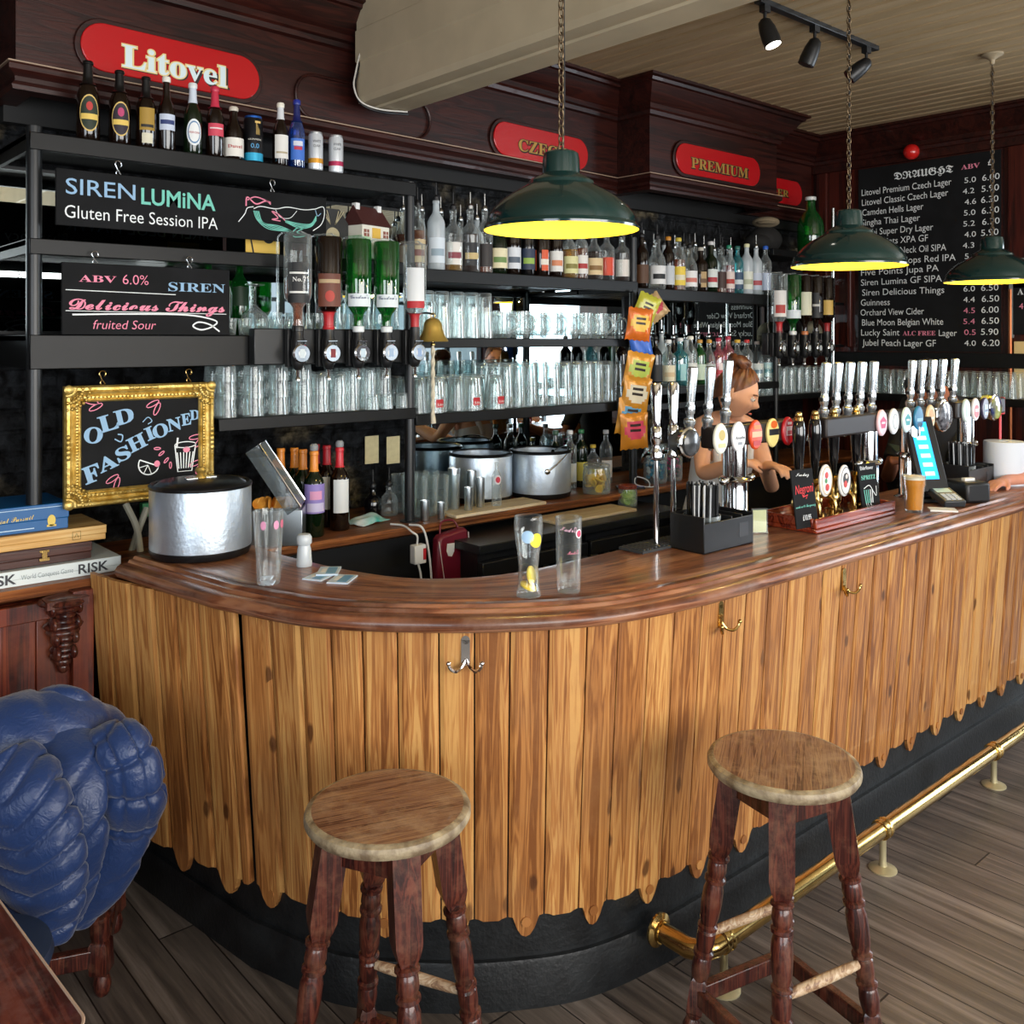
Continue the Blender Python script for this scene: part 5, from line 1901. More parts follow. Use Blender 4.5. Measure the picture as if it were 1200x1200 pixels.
def optic(x, y, z, label, badge, group):
    t = thing('spirit_optic', label, 'optic measure', (x, y, z), 0, group)
    # z is the disc centre; the cup holds the bottle neck above
    MB().lathe([(0.012, 0.105), (0.020, 0.10), (0.020, 0.06), (0.024, 0.05), (0.024, -0.035), (0.016, -0.055), (0.010, -0.06)], 18).build('measure_chamber', black_plastic, t)
    Mx = Matrix.Rotation(R(90), 4, 'X')
    MB().lathe([(0.033, 0.022), (0.034, 0.030), (0.030, 0.034)], 28, None, Mx).build('disc_rim', chrome, t)
    f_ = MB().lathe([(0.030, 0.0335), (0.0001, 0.0345)], 28, 0, Mx)
    f_.box(-0.010, 0.010, -0.0352, -0.0346, -0.016, 0.016, 1)
    f_.build('disc_face', [optic_white, flat(badge, 0.4)], t, smooth=30)
    MB().tube([(-0.016, -0.02, 0.03), (-0.018, -0.03, 0.045), (0.018, -0.03, 0.045), (0.016, -0.02, 0.03)], 0.003, 6).build('lever_bar', chrome, t)
    MB().lathe([(0.008, -0.06), (0.006, -0.085), (0.010, -0.09), (0.010, -0.098)], 12).build('nozzle', chrome, t)
    MB().box(-0.03, 0.03, 0.02, 0.045, -0.05, 0.09).build('bracket', black_plastic, t, bevel=0.003)
    # clamp wires up the bottle sides
    mb = MB()
    mb.tube([(-0.05, 0.035, 0.09), (-0.062, 0.035, 0.13), (-0.062, 0.035, 0.42), (-0.05, 0.02, 0.435), (0, -0.02, 0.44), (0.05, 0.02, 0.435), (0.062, 0.035, 0.42), (0.062, 0.035, 0.13), (0.05, 0.035, 0.09)], 0.004, 6)
    mb.build('bottle_cage', clear_glass, t)
    return note_kids(t)


def upturn(b, x, y, z, label, group, h):
    b.location = (x, y, z + 0.085 + h)
    b.rotation_euler = (R(180), 0, R(180) + face(x, y, 0.8))
    b.name = 'spirit_bottle'
    return tag(b, label, 'bottle', group)


HB = 0.345
ob = [
    (349, bottle('square', HB, 0.050, 'clear', [('band', '#17181a', 0.30, 0.72, 0.85), ('band', '#e8e8e4', 0.60, 0.62, 0.7), ('band', '#e8e8e4', 0.40, 0.42, 0.7)], '#151515', ('amber', 0.52), inv=True), 'upturned square whiskey bottle with black label, first on the left optics', '#c9d6dc', "No.7"),
    (385, bottle('tall', HB, 0.051, 'dark', [('band', '#6a3a2a', 0.40, 0.75, 0.9), ('band', '#b8a07a', 0.46, 0.50, 0.8), ('oval', '#b23a2e', 0.58, 0.70, 0.35)], None, foil=('#b3262c', 0.80)), 'upturned dark rum bottle with red neck on the left optics', '#7a1f28', ''),
    (420, bottle('tall', HB, 0.049, 'green', [('band', '#dfe9ee', 0.60, 0.74, 1.0)], '#dfe6e8', texts=[]), 'upturned bright green gin bottle, left of the two on the left optics', '#bcd2e2', "Gordon's"),
    (453, bottle('tall', HB, 0.049, 'green', [('band', '#dfe9ee', 0.60, 0.74, 1.0)], '#dfe6e8'), 'upturned bright green gin bottle, right of the two on the left optics', '#9db7d6', "Gordon's"),
    (486, bottle('tall', HB, 0.046, 'clear', [('band', '#e6eaec', 0.28, 0.74, 0.8), ('band', '#b8252c', 0.66, 0.74, 0.8)], None, foil=('#b3262c', 0.80)), 'upturned clear vodka bottle beside the brass bell', '#8fa9d0', ''),
]
for px, b, lab, badge, tx in ob:
    p = on_y(px, 414, 3.06)
    z = 1.70
    if tx:
        # the label reads the right way up on an upturned bottle
        r_ = 0.0515 if "G" in tx else 0.0555
        m_ = MB()
        wrap_text(m_, tx, r_, 0, 0.030 if "G" in tx else 0.034, 0, 'script' if "G" in tx else 'serif', 0.075 if "G" in tx else 0.05)
        vs = [(-v.x, v.y, (0.655 if "G" in tx else 0.50) * HB - v.z) for v in m_.v]
        MB().add(vs, m_.f).build('brand_lettering', flat('#27406e' if "G" in tx else '#e8e8e4', 0.5), b, smooth=0)
    upturn(b, p.x, 3.06, z, lab, 'upturned bottles on the left optics', HB)
    optic(p.x, 3.06, z, 'spirit optic under the ' + lab.split(',')[0].replace('upturned ', '').replace(' on the left optics', '') + (', left one' if 'left of' in lab else ', right one' if 'right of' in lab else '') + ', left rack', badge, 'left optics')
MB().box(1.52, 2.24, 3.112, 3.155, 1.66, 1.79).build('optic_rail', black_paint, rack, bevel=0.003)
obr = [
    (913, bottle('tall', HB, 0.047, 'clear', [('band', '#e3e0dc', 0.28, 0.72, 0.8), ('band', '#b03a34', 0.52, 0.66, 0.6)], None, foil=('#b3262c', 0.80)), 'upturned clear bottle with white and red label, first on the right optics', '#b9c2c6'),
    (929, bottle('tall', HB, 0.049, 'green', [('band', '#dfe9ee', 0.60, 0.74, 1.0)], '#dfe6e8'), 'upturned green gin bottle on the right optics', '#b9c2c6'),
    (943, bottle('tall', HB, 0.046, 'dark', [('band', '#e2e2c8', 0.28, 0.68, 0.8)], '#c87a4a'), 'upturned dark bottle with pale yellow label on the right optics', '#b9c2c6'),
    (956, bottle('square', HB, 0.047, 'dark', [('band', '#202226', 0.28, 0.72, 0.8), ('band', '#c9c9c4', 0.48, 0.52, 0.6)], '#17181a'), 'upturned square whiskey bottle with black label on the right optics', '#b9c2c6'),
    (969, bottle('tall', HB, 0.045, 'dark', [('band', '#d9b45e', 0.40, 0.66, 0.7)], None, foil=('#a02a2c', 0.80)), 'upturned dark bottle with yellow label, last on the right optics', '#b9c2c6'),
]
for px, b, lab, badge in obr:
    p = on_y(px, 408, 3.06)
    upturn(b, p.x, 3.06, 1.70, lab, 'upturned bottles on the right optics', HB)
    optic(p.x, 3.06, 1.70, 'spirit optic under the ' + lab.split(',')[0].replace('upturned ', '').replace(' on the right optics', '') + ', right rack', badge, 'right optics')
MB().box(4.72, 5.34, 3.108, 3.15, 1.66, 1.79).build('optic_rail', black_paint, rack, bevel=0.003)
MB().box(4.92, 5.34, 3.15, 3.22, 1.70, 1.76).build('optic_bracket', black_paint, rack)

# ------------------------------------------------------------------ glassware
def glass_shell(r0, r1, h, t=0.0018, base=0.010, belly=None, seg=22):
    mid = belly or [(r0 + (r1 - r0) * f, h * f) for f in (0.35, 0.7)]
    outer = [(r0 * 0.96, 0), (r0, 0.004)] + mid + [(r1, h)]
    inner = [(r1 - t, h)] + [(a - t * 1.3, max(z, base)) for a, z in reversed(mid)] + [(r0 - t * 2, base), (0.0001, base)]
    return MB().lathe(outer + inner, seg, None, None)


def mk(name, mb, m=clear_glass):
    return note_kids(mb.build(name, m, None, smooth=50))


proto = {
    'tumbler': lambda: mk('tumbler', glass_shell(0.031, 0.038, 0.088)),
    'pint': lambda: mk('pint_glass', glass_shell(0.030, 0.043, 0.150)),
    'tall': lambda: mk('tall_glass', glass_shell(0.029, 0.035, 0.165)),
    'sleeve': lambda: mk('tall_beer_glass', glass_shell(0.030, 0.038, 0.200, base=0.018)),
    'shot': lambda: mk('shot_glass', glass_shell(0.021, 0.026, 0.06)),
    'half': lambda: mk('half_pint_glass', glass_shell(0.027, 0.034, 0.118)),
}


def mug():
    o = mk('glass_mug', glass_shell(0.037, 0.041, 0.125, 0.003, 0.016, [(0.041, 0.02), (0.042, 0.06), (0.040, 0.10)]))
    pts = [(0.040 + 0.034 * math.sin(R(a)), 0, 0.066 + 0.038 * math.cos(R(a))) for a in range(0, 181, 15)]
    MB().tube(pts, 0.0065, 10).build('handle', glass('handle_glass', '#f4fafa', 0.35, 0.9, 0.55, '#eef6f6'), o)
    # faint dimple rings
    return note_kids(o)


def goblet():
    return mk('balloon_glass', MB().lathe([(0.036, 0), (0.036, 0.003), (0.005, 0.008), (0.0045, 0.075), (0.012, 0.085), (0.045, 0.115), (0.055, 0.145), (0.050, 0.175), (0.040, 0.19), (0.039, 0.19), (0.049, 0.175), (0.053, 0.145), (0.043, 0.117), (0.0001, 0.09)], 24))


def rows(kind, pts, z, label, group, cat='glass', flip=False, stack=1, pitch=0.0, rz=None):
    first = proto[kind]() if kind in proto else mug() if kind == 'mug' else goblet()
    h = max(v.co.z for v in first.data.vertices)
    used = False
    for (x, y) in pts:
        for s in range(stack):
            o = first if not used else dup(first)
            used = True
            zz = z + s * pitch
            o.location = (x, y, zz + (h if flip else 0))
            o.rotation_euler = (R(180) if flip else 0, 0, random.uniform(0, 6.28) if rz is None else rz)
            tag(o, label, cat, group)
    return first


def grid(x0, x1, nx, ys, jit=0.004):
    return [(x0 + (x1 - x0) * (i / max(1, nx - 1)) + random.uniform(-jit, jit), y + random.uniform(-jit, jit)) for y in ys for i in range(nx)]


zA = 1.471
rows('tumbler', grid(1.465, 1.775, 4, (3.225, 3.315)), zA, 'upturned tumbler in the three-high stacks right of the gilt-framed board', 'stacked tumblers on the low shelf', flip=True, stack=3, pitch=0.064)
rows('tumbler', grid(1.845, 1.925, 2, (3.225, 3.315), 0.002), zA, 'upturned tumbler in the two-high stacks beside the slim tall glasses', 'lower stacks of tumblers on the low shelf', flip=True, stack=2, pitch=0.066)
rows('tall', grid(1.99, 2.14, 3, (3.225, 3.30, 3.38), 0.002), zA, 'slim tall glass upturned below the left optics', 'slim tall glasses on the low shelf', flip=True)
rows('shot', grid(2.06, 2.20, 3, (3.182,), 0.002), zA, 'small shot glass in front of the slim tall glasses', 'shot glasses on the low shelf', flip=True)
# deep shelf: balloon glass, green bottles and odd glasses
zB = 1.767
g1 = rows('goblet', [(1.60, 3.27)], zB, 'upturned balloon glass beside the green bottles behind the left optics', None, flip=True)
rows('shot', grid(1.47, 1.78, 6, (3.21,), 0.003), zB, 'small glass along the front of the deep shelf', 'small glasses on the deep shelf')
rows('tumbler', grid(1.70, 2.18, 6, (3.33,), 0.003), zB, 'tumbler standing behind the left optics', 'tumblers behind the left optics')
for x, lab in ((1.475, 'green bottle with dark label, left of the two behind the balloon glass'), (1.60, 'green bottle with dark label, right of the two behind the balloon glass')):
    b = bottle('tall', 0.28, 0.036, 'green', [('band', '#1c3a24', 0.4, 0.66, 0.9)], '#c9c9c4')
    put(b, x, 3.40, zB, lab, 'bottle', 'green bottles on the deep shelf')
# middle bay
zC = 1.757
rows('sleeve', grid(2.36, 2.68, 5, (3.225, 3.315), 0.003), zC, 'tall straight beer glass above the brass bell', 'tall beer glasses on the mug shelf', flip=True)
rows('mug', grid(2.80, 3.55, 8, (3.245, 3.38), 0.003), zC, 'handled glass beer mug in the rows right of the tall beer glasses', 'glass beer mugs', rz=R(-68))
zD = 1.442
lg = rows('pint', grid(2.315, 2.72, 5, (3.225, 3.315, 3.40), 0.003), zD, 'upturned pint glass on the low shelf below the brass bell', 'pint glasses below the bell', flip=True)
red_print = flat('#c0202a', 0.5)
for i, x in enumerate((2.36, 2.56, 2.70)):
    # red name printed on three of the front glasses
    m_ = MB()
    arc_band(m_, 0.0405, 0.018, 0.052, 0.75, 10, 0)
    wrap_text(m_, 'Litovel', 0.0412, 0.026, 0.022, 1, 'serif', 0.05)
    o = m_.build('printed_pint_glass', [red_print, flat('#f0f0ec', 0.5)], None)
    o.location = (x, 3.152 + 0.0, zD)
    o2 = proto['pint']()
    o2.location = (x + 0.012, 3.19, zD + 0.15)
    o2.rotation_euler = (R(180), 0, 0)
    o.location = (0, 0, 0.15)
    o.rotation_euler = (R(180), 0, R(180))
    o.parent = o2
    o.name = 'printed_band'
    # printing reads upright on an upturned glass
    for v in o.data.vertices:
        v.co.x = -v.co.x
        v.co.z = 0.070 - v.co.z
    o.data.flip_normals()
    o.rotation_euler = (0, 0, R(180 - 20))
    o.location = (0, 0, 0.075)
    tag(o2, f'upturned pint glass with a red printed name, {ORD[i]} from the left below the brass bell', 'glass', 'printed pint glasses')
rows('sleeve', grid(2.80, 3.55, 11, (3.225, 3.31, 3.395), 0.003), zD, 'tall beer glass packed on the low shelf left of the crisp packets', 'tall beer glasses on the low shelf', flip=True)
# right bay and right wall
rows('tall', grid(4.55, 5.50, 12, (3.235, 3.33), 0.003), 1.417, 'slim glass upturned below the right optics', 'glasses below the right optics', flip=True)
rows('pint', [(x, y) for y in [3.22 - 0.090 * k for k in range(13)] for x in (5.68, 5.79)], 1.412, 'pint glass in the double row below the big chalkboard', 'pint glasses below the big chalkboard', flip=True)

# ------------------------------------------------------------------ small things on the shelves
hs = thing('pub_house_ornament', 'little painted model of a white and green pub with a brown roof', 'ornament', (2.04, 3.19, 2.068), R(14))
HW, HD, HH = 0.155, 0.10, 0.135
MB().box(-HW / 2, HW / 2, -HD / 2, HD / 2, 0, HH).build('walls', mat('house_cream', '#e9e6d6', 0.5), hs, bevel=0.003)
MB().box(-HW / 2 - 0.001, -HW / 2 + 0.045, -HD / 2 - 0.001, -HD / 2, 0.0, 0.085).box(-HW / 2 - 0.0015, -HW / 2, -HD / 2, HD / 2, 0, 0.09).build('ivy', mat('house_green', '#86c58a', 0.7, c2='#cfe8c6', vscale=60), hs, smooth=0)
rf = MB()
rf.add([(-HW / 2 - 0.006, -HD / 2 - 0.008, HH - 0.004), (HW / 2 + 0.006, -HD / 2 - 0.008, HH - 0.004), (HW / 2 + 0.006, HD / 2 + 0.008, HH - 0.004), (-HW / 2 - 0.006, HD / 2 + 0.008, HH - 0.004), (-HW / 2 - 0.002, 0, HH + 0.075), (HW / 2 + 0.002, 0, HH + 0.075)],
       [(0, 1, 5, 4), (2, 3, 4, 5), (0, 4, 3), (1, 2, 5), (0, 3, 2, 1)])
rf.build('roof', mat('house_roof', '#4a2320', 0.6, bump=0.4, bscale=120), hs, smooth=0)
for x in (-0.062, 0.062):
    MB().box(x - 0.011, x + 0.011, -0.012, 0.012, HH + 0.03, HH + 0.085).build('chimney', mat('house_white', '#eef0ee', 0.5), hs, bevel=0.002)
wm = MB()
for x, z in ((-0.055, 0.10), (0.055, 0.10), (-0.052, 0.035), (0.055, 0.035), (0.0, 0.035)):
    wm.box(x - 0.014, x + 0.014, -HD / 2 - 0.002, -HD / 2, z - 0.014, z + 0.014, 0)
    wm.box(x - 0.001, x + 0.001, -HD / 2 - 0.003, -HD / 2 - 0.002, z - 0.014, z + 0.014, 1)
    wm.box(x - 0.014, x + 0.014, -HD / 2 - 0.003, -HD / 2 - 0.002, z - 0.001, z + 0.001, 1)
wm.build('windows', [flat('#8a4a34', 0.5), flat('#efece0', 0.5)], hs, smooth=0)
MB().box(-0.022, 0.022, -HD / 2 - 0.004, -HD / 2, 0.082, 0.122).build('sign', flat('#e5b73e', 0.5), hs, smooth=0)
MB().lathe([(0.018, 0), (0.018, 0.003)], 24, None, Matrix.Translation((0.01, -HD / 2, 0.045)) @ Matrix.Rotation(R(90), 4, 'X')).build('clock', flat('#f0efe9', 0.5), hs)
# yellow card with dark roundels and dark octagonal card behind the board
yc = MB().box(0, 0.135, 0, 0.004, 0, 0.10, 0).disc((0.09, 0.06), 0.022, 0.02, -0.001, 20, 1).ribbon([(0.03, 0.0), (0.01, 0.10)], 0.006, -0.001, 1).build('yellow_card', [flat('#f0c65a', 0.6), flat('#17181a', 0.6)], None, smooth=0)
yc.location = (1.54, 3.22, 2.067)
tag(yc, 'yellow card with a dark roundel peeping out below the long chalkboard', 'card')
oc = MB().prism([(0.075 * math.cos(R(22.5 + 45 * k)), 0.10 * math.sin(R(22.5 + 45 * k))) for k in range(8)], 0, 0.01, 0, UP)
oc.disc((0, -0.01), 0.03, 0.03, -0.0108, 24, 1)
for k in range(3):
    oc.ribbon([(-0.05 + 0.012 * k, 0.085), (-0.01, 0.03)], 0.003, -0.0108, 1)
    oc.ribbon([(0.05 - 0.012 * k, 0.085), (0.01, 0.03)], 0.003, -0.0108, 1)
o = oc.build('octagonal_plaque', [flat('#1a1b1b', 0.5), flat('#b9ae8a', 0.5)], None, smooth=0)
o.location = (1.885, 3.20, 2.165)
tag(o, 'dark octagonal plaque with pale rays left of the model pub', 'plaque')

bl = thing('brass_bell', 'brass last-orders bell hanging at the middle post with a rope', 'bell', (2.30, 3.10, 1.742))
bp = [(0.062, 0.0), (0.064, 0.004), (0.056, 0.014), (0.046, 0.032), (0.040, 0.055), (0.036, 0.075), (0.026, 0.09), (0.010, 0.097), (0.0001, 0.098)]
MB().lathe(bp + [], 32, cap0=False).lathe([(a - 0.003 if a > 0.004 else a, max(z - 0.003, 0)) for a, z in bp], 32, cap0=False).build('bell_cup', mat('bell_brass', '#d8b55c', 0.28, 0.65), bl, smooth=40)
MB().tube([(0.010 * math.cos(R(30 * k)), 0, 0.106 + 0.010 * math.sin(R(30 * k))) for k in range(12)], 0.003, 8, closed=True).build('hanger', brass, bl)
MB().tube([(0.0, 0, 0.112), (0.0, 0.03, 0.118), (0.0, 0.078, 0.118)], 0.004, 8).build('bracket', black_paint, bl)
MB().cyl((0, 0, 0.05), (0, 0, -0.01), 0.003).sphere((0, 0, -0.012), 0.010, 12, 8).build('clapper', brass, bl)
rp = MB()
for k in range(2):
    rp.tube([(0.004 * math.sin(q * 0.9 + math.pi * k), 0.004 * math.cos(q * 0.9 + math.pi * k), -0.012 - 0.0125 * q) for q in range(24)], 0.0055 if True else 0, 8)
rp.tube([(0.0, 0, -0.30), (0.003, 0, -0.335)], 0.009, 10, rs=[0.009, 0.011])
rp.build('rope', mat('rope_pale', '#d9d0ba', 0.9, bump=0.4, bscale=200), bl)

# big green bottle and cap on the far right shelf
gb = bottle('dumpy', 0.37, 0.082, 'green', [], '#d8dcd8')
p = on_y(957, 290, 3.30)
put(gb, 4.98 if p.x < 4.95 else min(p.x, 5.5), 3.30, 2.302, 'big empty green bottle on the small shelf near the corner', 'bottle')
bagm = mat('dark_cloth', '#1b1a19', 0.85, bump=0.5, bscale=30)
bag = MB().sphere((0, 0, 0.075), (0.12, 0.10, 0.085), 18, 10).sphere((-0.08, 0, 0.05), (0.09, 0.09, 0.06), 14, 8).build('cloth_bag', bagm)
p = on_y(905, 300, 3.34)
bag.location = (4.80, 3.36, 2.020)
bag.location = (5.02, 3.36, 2.302) if False else (4.72, 3.40, 2.30)
bag.location = (5.10, 3.38, 2.302)
tag(bag, 'dark bundled cloth on the small shelf left of the green bottle', 'bag')
capm = MB().sphere((0, 0, 0), (0.085, 0.085, 0.035), 18, 10).sphere((-0.05, -0.04, -0.012), (0.07, 0.06, 0.012), 16, 8).build('beige_cap', mat('cap_beige', '#8e7f66', 0.9))
capm.location = (5.08, 3.36, 2.302 + 0.165 + 0.018)
tag(capm, 'beige cloth cap resting on the dark bundle', 'cap')

# ------------------------------------------------------------------ on the bar
BT = 1.0805
lid_black = mat('lid_black', '#101113', 0.3)
wet_steel = mat('bucket_steel', '#cfdce8', 0.40, 0.85, var=0.10, vscale=7, bump=0.15, bscale=60)


def ice_bucket(x, y, z, label, r=0.152, h=0.215, lid=True, bail=False, rz=0.0):
    t = thing('ice_bucket', label, 'ice bucket', (x, y, z), rz, 'steel ice buckets')
    MB().lathe([(r, 0.022), (r + 0.001, 0.03), (r + 0.001, h - 0.008), (r - 0.002, h), (r - 0.006, h), (r - 0.007, 0.05), (0.0001, 0.045)], 48).build('body', wet_steel, t, smooth=40)
    MB().lathe([(r - 0.012, 0), (r - 0.004, 0.004), (r + 0.002, 0.02), (r + 0.002, 0.026), (0.0001, 0.026)], 48).build('base_ring', lid_black, t)
    MB().lathe([(r + 0.003, h - 0.004), (r + 0.004, h + 0.004), (r - 0.004, h + 0.010), (r - 0.012, h + 0.006)], 48, cap0=False, cap1=False).build('rim', lid_black, t)
    if lid:
        l_ = MB().lathe([(r - 0.011, h + 0.002), (r * 0.8, h + 0.014), (r * 0.4, h + 0.020), (0.0001, h + 0.022)], 48, cap0=False).build('lid', lid_black, t)
        MB().lathe([(0.018, h + 0.02), (0.016, h + 0.026), (0.010, h + 0.034), (0.018, h + 0.046), (0.014, h + 0.054), (0.0001, h + 0.056)], 20).build('knob', gold, l_)
        MB().box(-0.05, 0.05, -0.010, 0.010, h + 0.018, h + 0.026).build('lid_bar', steel, l_, bevel=0.003)
    else:
        MB().lathe([(r - 0.007, h - 0.05), (0.0001, h - 0.045)], 40, cap0=False).build('ice', mat('ice_dark', '#3a4246', 0.15), t)
    if bail:
        mb = MB()
        P = [(r + 0.006, 0, h * 0.62)] + [((r + 0.008) * math.cos(R(a)), -0.10 * math.sin(R(a)) * 1.35, h * 0.62 + 0.10 * math.sin(R(a))) for a in range(15, 166, 15)] + [(-r - 0.006, 0, h * 0.62)]
        mb.tube(smoothpath(P, 4), 0.004, 8)
        mb.sphere((r + 0.002, 0, h * 0.62), (0.006, 0.014, 0.014), 12, 8).sphere((-r - 0.002, 0, h * 0.62), (0.006, 0.014, 0.014), 12, 8)
        mb.build('bail_handle', chrome, t)
    return t


ice_bucket(1.215, 2.855, BT, 'steel ice bucket with black lid on the left end of the bar')
ice_bucket(3.09, 3.30, 1.0, 'steel ice bucket with a swing handle on the back counter', 0.147, 0.215, False, True, R(60))
ice_bucket(2.80, 3.40, 1.0, 'steel ice bucket behind the one with the swing handle', 0.147, 0.215, False)

# three big glasses on the bar
g = glass_shell(0.031, 0.0405, 0.200, 0.0022, 0.014, [(0.034, 0.07), (0.038, 0.14)], 32).build('pint_glass', fine_glass, None)
put(g, 1.205, 2.38, BT, 'tall empty pint glass with small pink print at the left of the bar', 'glass')
m_ = MB()
for a0, c in ((-0.55, 0), (0.35, 0), (0.9, 1)):
    oval_band(m_, 0.0405, 0.165, 0.008, 0.012, c)
    for v in m_.v[-97:]:
        a = a0
        x_, y_ = v.x, v.y
        v.x, v.y = x_ * math.cos(a) - y_ * math.sin(a), x_ * math.sin(a) + y_ * math.cos(a)
m_.build('print', [flat('#d893b4', 0.5), flat('#c86a86', 0.5)], g)
wv = [(0.0295, 0.02), (0.027, 0.05), (0.0255, 0.075), (0.029, 0.11), (0.0355, 0.15), (0.038, 0.18)]
g = glass_shell(0.033, 0.0365, 0.208, 0.0022, 0.016, wv, 32).build('wheat_beer_glass', fine_glass, None)
put(g, 1.657, 1.815, BT, 'waisted wheat-beer glass with lemon slices in the bottom', 'glass')
m_ = MB()
for a0, zc, rr, c in ((-0.35, 0.160, 0.0165, 0), (0.30, 0.150, 0.0185, 1)):
    b0 = len(m_.v)
    oval_band(m_, 0.0372, zc, rr, rr, c)
    for v in m_.v[b0:]:
        x_, y_ = v.x, v.y
        v.x, v.y = x_ * math.cos(a0) - y_ * math.sin(a0), x_ * math.sin(a0) + y_ * math.cos(a0)
m_.build('print', [flat('#a9cdec', 0.5), flat('#f2dc3a', 0.5)], g)
lemon = mat('lemon', '#f0cf2c', 0.4, c2='#f6e27a', vscale=50)
for M_ in (Matrix.Translation((-0.004, -0.004, 0.026)) @ Matrix.Rotation(R(20), 4, 'X') @ Matrix.Rotation(R(12), 4, 'Y'), Matrix.Translation((0.010, 0.0, 0.052)) @ Matrix.Rotation(R(78), 4, 'X') @ Matrix.Rotation(R(25), 4, 'Y')):
    sl = MB().lathe([(0.0001, -0.004), (0.021, -0.004), (0.0235, -0.002), (0.0235, 0.002), (0.021, 0.004), (0.0001, 0.004)], 22, None, M_).build('lemon_slice', lemon, None)
    sl.location = (1.657, 1.815, BT)
    tag(sl, 'yellow lemon slice in the bottom of the waisted glass, ' + ('lying flat' if M_.translation.x < 0 else 'standing on edge'), 'lemon slice')
g = glass_shell(0.031, 0.0355, 0.198, 0.0022, 0.018, None, 32).build('branded_beer_glass', fine_glass, None)
put(g, 1.765, 1.775, BT, 'straight tall beer glass with pink script and round badge, right of the waisted one', 'glass')
m_ = MB()
wrap_text(m_, 'Madrí', 0.0362, 0.165, 0.026, 0, 'script', 0.045, 0.004, a0=-0.35, rot=-0.12)
b0 = len(m_.v)
oval_band(m_, 0.0362, 0.158, 0.011, 0.012, 1)
oval_band(m_, 0.0366, 0.158, 0.008, 0.009, 2)
for v in m_.v[b0:]:
    x_, y_ = v.x, v.y
    v.x, v.y = x_ * math.cos(0.55) - y_ * math.sin(0.55), x_ * math.sin(0.55) + y_ * math.cos(0.55)
wrap_text(m_, 'Madrí', 0.0345, 0.105, 0.020, 3, 'script', 0.032, 0.002, a0=0.05)
m_.build('print', [flat('#e7b7cc', 0.5), flat('#f2ecf0', 0.5), flat('#c43d62', 0.5), flat('#d77f92', 0.5)], g)

# white squeeze bottle and paper packets
sb = MB().lathe([(0.022, 0), (0.023, 0.004), (0.020, 0.05), (0.017, 0.062), (0.022, 0.068), (0.022, 0.086), (0.017, 0.094), (0.0001, 0.095)], 24).build('dispenser_cap', glass('milky_plastic', '#f4f8fa', 0.7, 0.9, 0.9, '#dfe8ee', 0.3))
put(sb, 1.375, 2.49, BT, 'small milky plastic dispenser at the inner edge of the bar', 'dispenser')
for k, (x, y, rz) in enumerate(((1.345, 2.345, 0.5), (1.385, 2.365, 0.9), (1.375, 2.275, 0.7))):
    pk = MB().box(-0.045, 0.045, -0.03, 0.03, 0, 0.004, 0).box(-0.036, 0.036, -0.022, 0.005, 0.004, 0.0045, 1).box(-0.02, 0.02, 0.008, 0.02, 0.004, 0.0045, 2)
    o = pk.build('paper_packet', [flat('#cfe0ee', 0.4), flat('#6ea5cf', 0.4), flat('#f3f3f0', 0.4)], None, smooth=0)
    put(o, x, y, BT + (0.0045 if k == 1 else 0), ['pale blue paper packet in the little pile on the bar, leftmost', 'pale blue paper packet lying across the other one', 'pale blue paper packet nearest the bar edge'][k], 'packet', 'paper packets on the bar', rz=rz)

# rubber drip mat
dm = MB().box(0, 0.38, 0, 0.10, 0, 0.008)
for q in range(19):
    dm.box(0.01 + q * 0.0195, 0.018 + q * 0.0195, 0.006, 0.094, 0.008, 0.012)
o = dm.build('drip_mat', mat('rubber_grey', '#3a3d3f', 0.6), None, smooth=0)
put(o, 2.24, 1.925, BT, 'ribbed grey rubber mat on the inner edge of the bar', 'bar mat', rz=0)

# napkin and straw caddies
def caddy(x, y, label):
    t = thing('straw_caddy', label, 'caddy', (x, y, BT), 0, 'black straw and napkin caddies')
    Wd, Dp, Hh = 0.265, 0.135, 0.115
    b = MB().box(0, Wd, 0, Dp, 0, 0.006)
    b.box(0, Wd, 0, 0.005, 0, Hh * 0.82).box(0, Wd, Dp - 0.005, Dp, 0, Hh)
    for xx in (0, 0.145, 0.20, Wd - 0.005):
        b.box(xx, xx + 0.005, 0, Dp, 0, Hh if xx in (0,) else Hh * 0.9)
    b.build('tray', black_plastic, t, bevel=0.0025)
    MB().box(0.185, 0.235, -0.0008, 0, 0.03, 0.075).build('front_slot', mat('slot_grey', '#33363a', 0.5), t, smooth=0)
    nk = MB()
    for k in range(16):
        nk.box(0.152, 0.197, 0.012 + 0.007 * k, 0.017 + 0.007 * k, 0.006, 0.085 + 0.002 * math.sin(k * 1.7))
    tag(nk.build('napkins', mat('napkin_black', '#232529', 0.9), t, smooth=0), None)
    cup = thing('straw_cup', 'clear cup packed with thin black straws standing in the ' + ('nearer' if x < 3 else 'farther') + ' black caddy', 'straw cup', (x + 0.078, y + 0.068, BT + 0.007), 0, 'cups of straws')
    glass_shell(0.056, 0.060, 0.10, 0.0015, 0.004, None, 24).build('cup', clear_glass, cup)
    rs = random.Random(int(x * 100))
    n_ = 0
    for k in range(90):
        a, rr = rs.random() * 6.28, 0.050 * math.sqrt(rs.random())
        dx, dy = rs.uniform(-0.006, 0.006), rs.uniform(-0.006, 0.006)
        MB().cyl((rr * math.cos(a), rr * math.sin(a), 0.007), (rr * math.cos(a) * 1.05 + dx, rr * math.sin(a) * 1.05 + dy, 0.198 + rs.uniform(-0.006, 0.006)), 0.0028, 6).build('straw', straw_b if k % 4 else straw_w, cup)
    return t


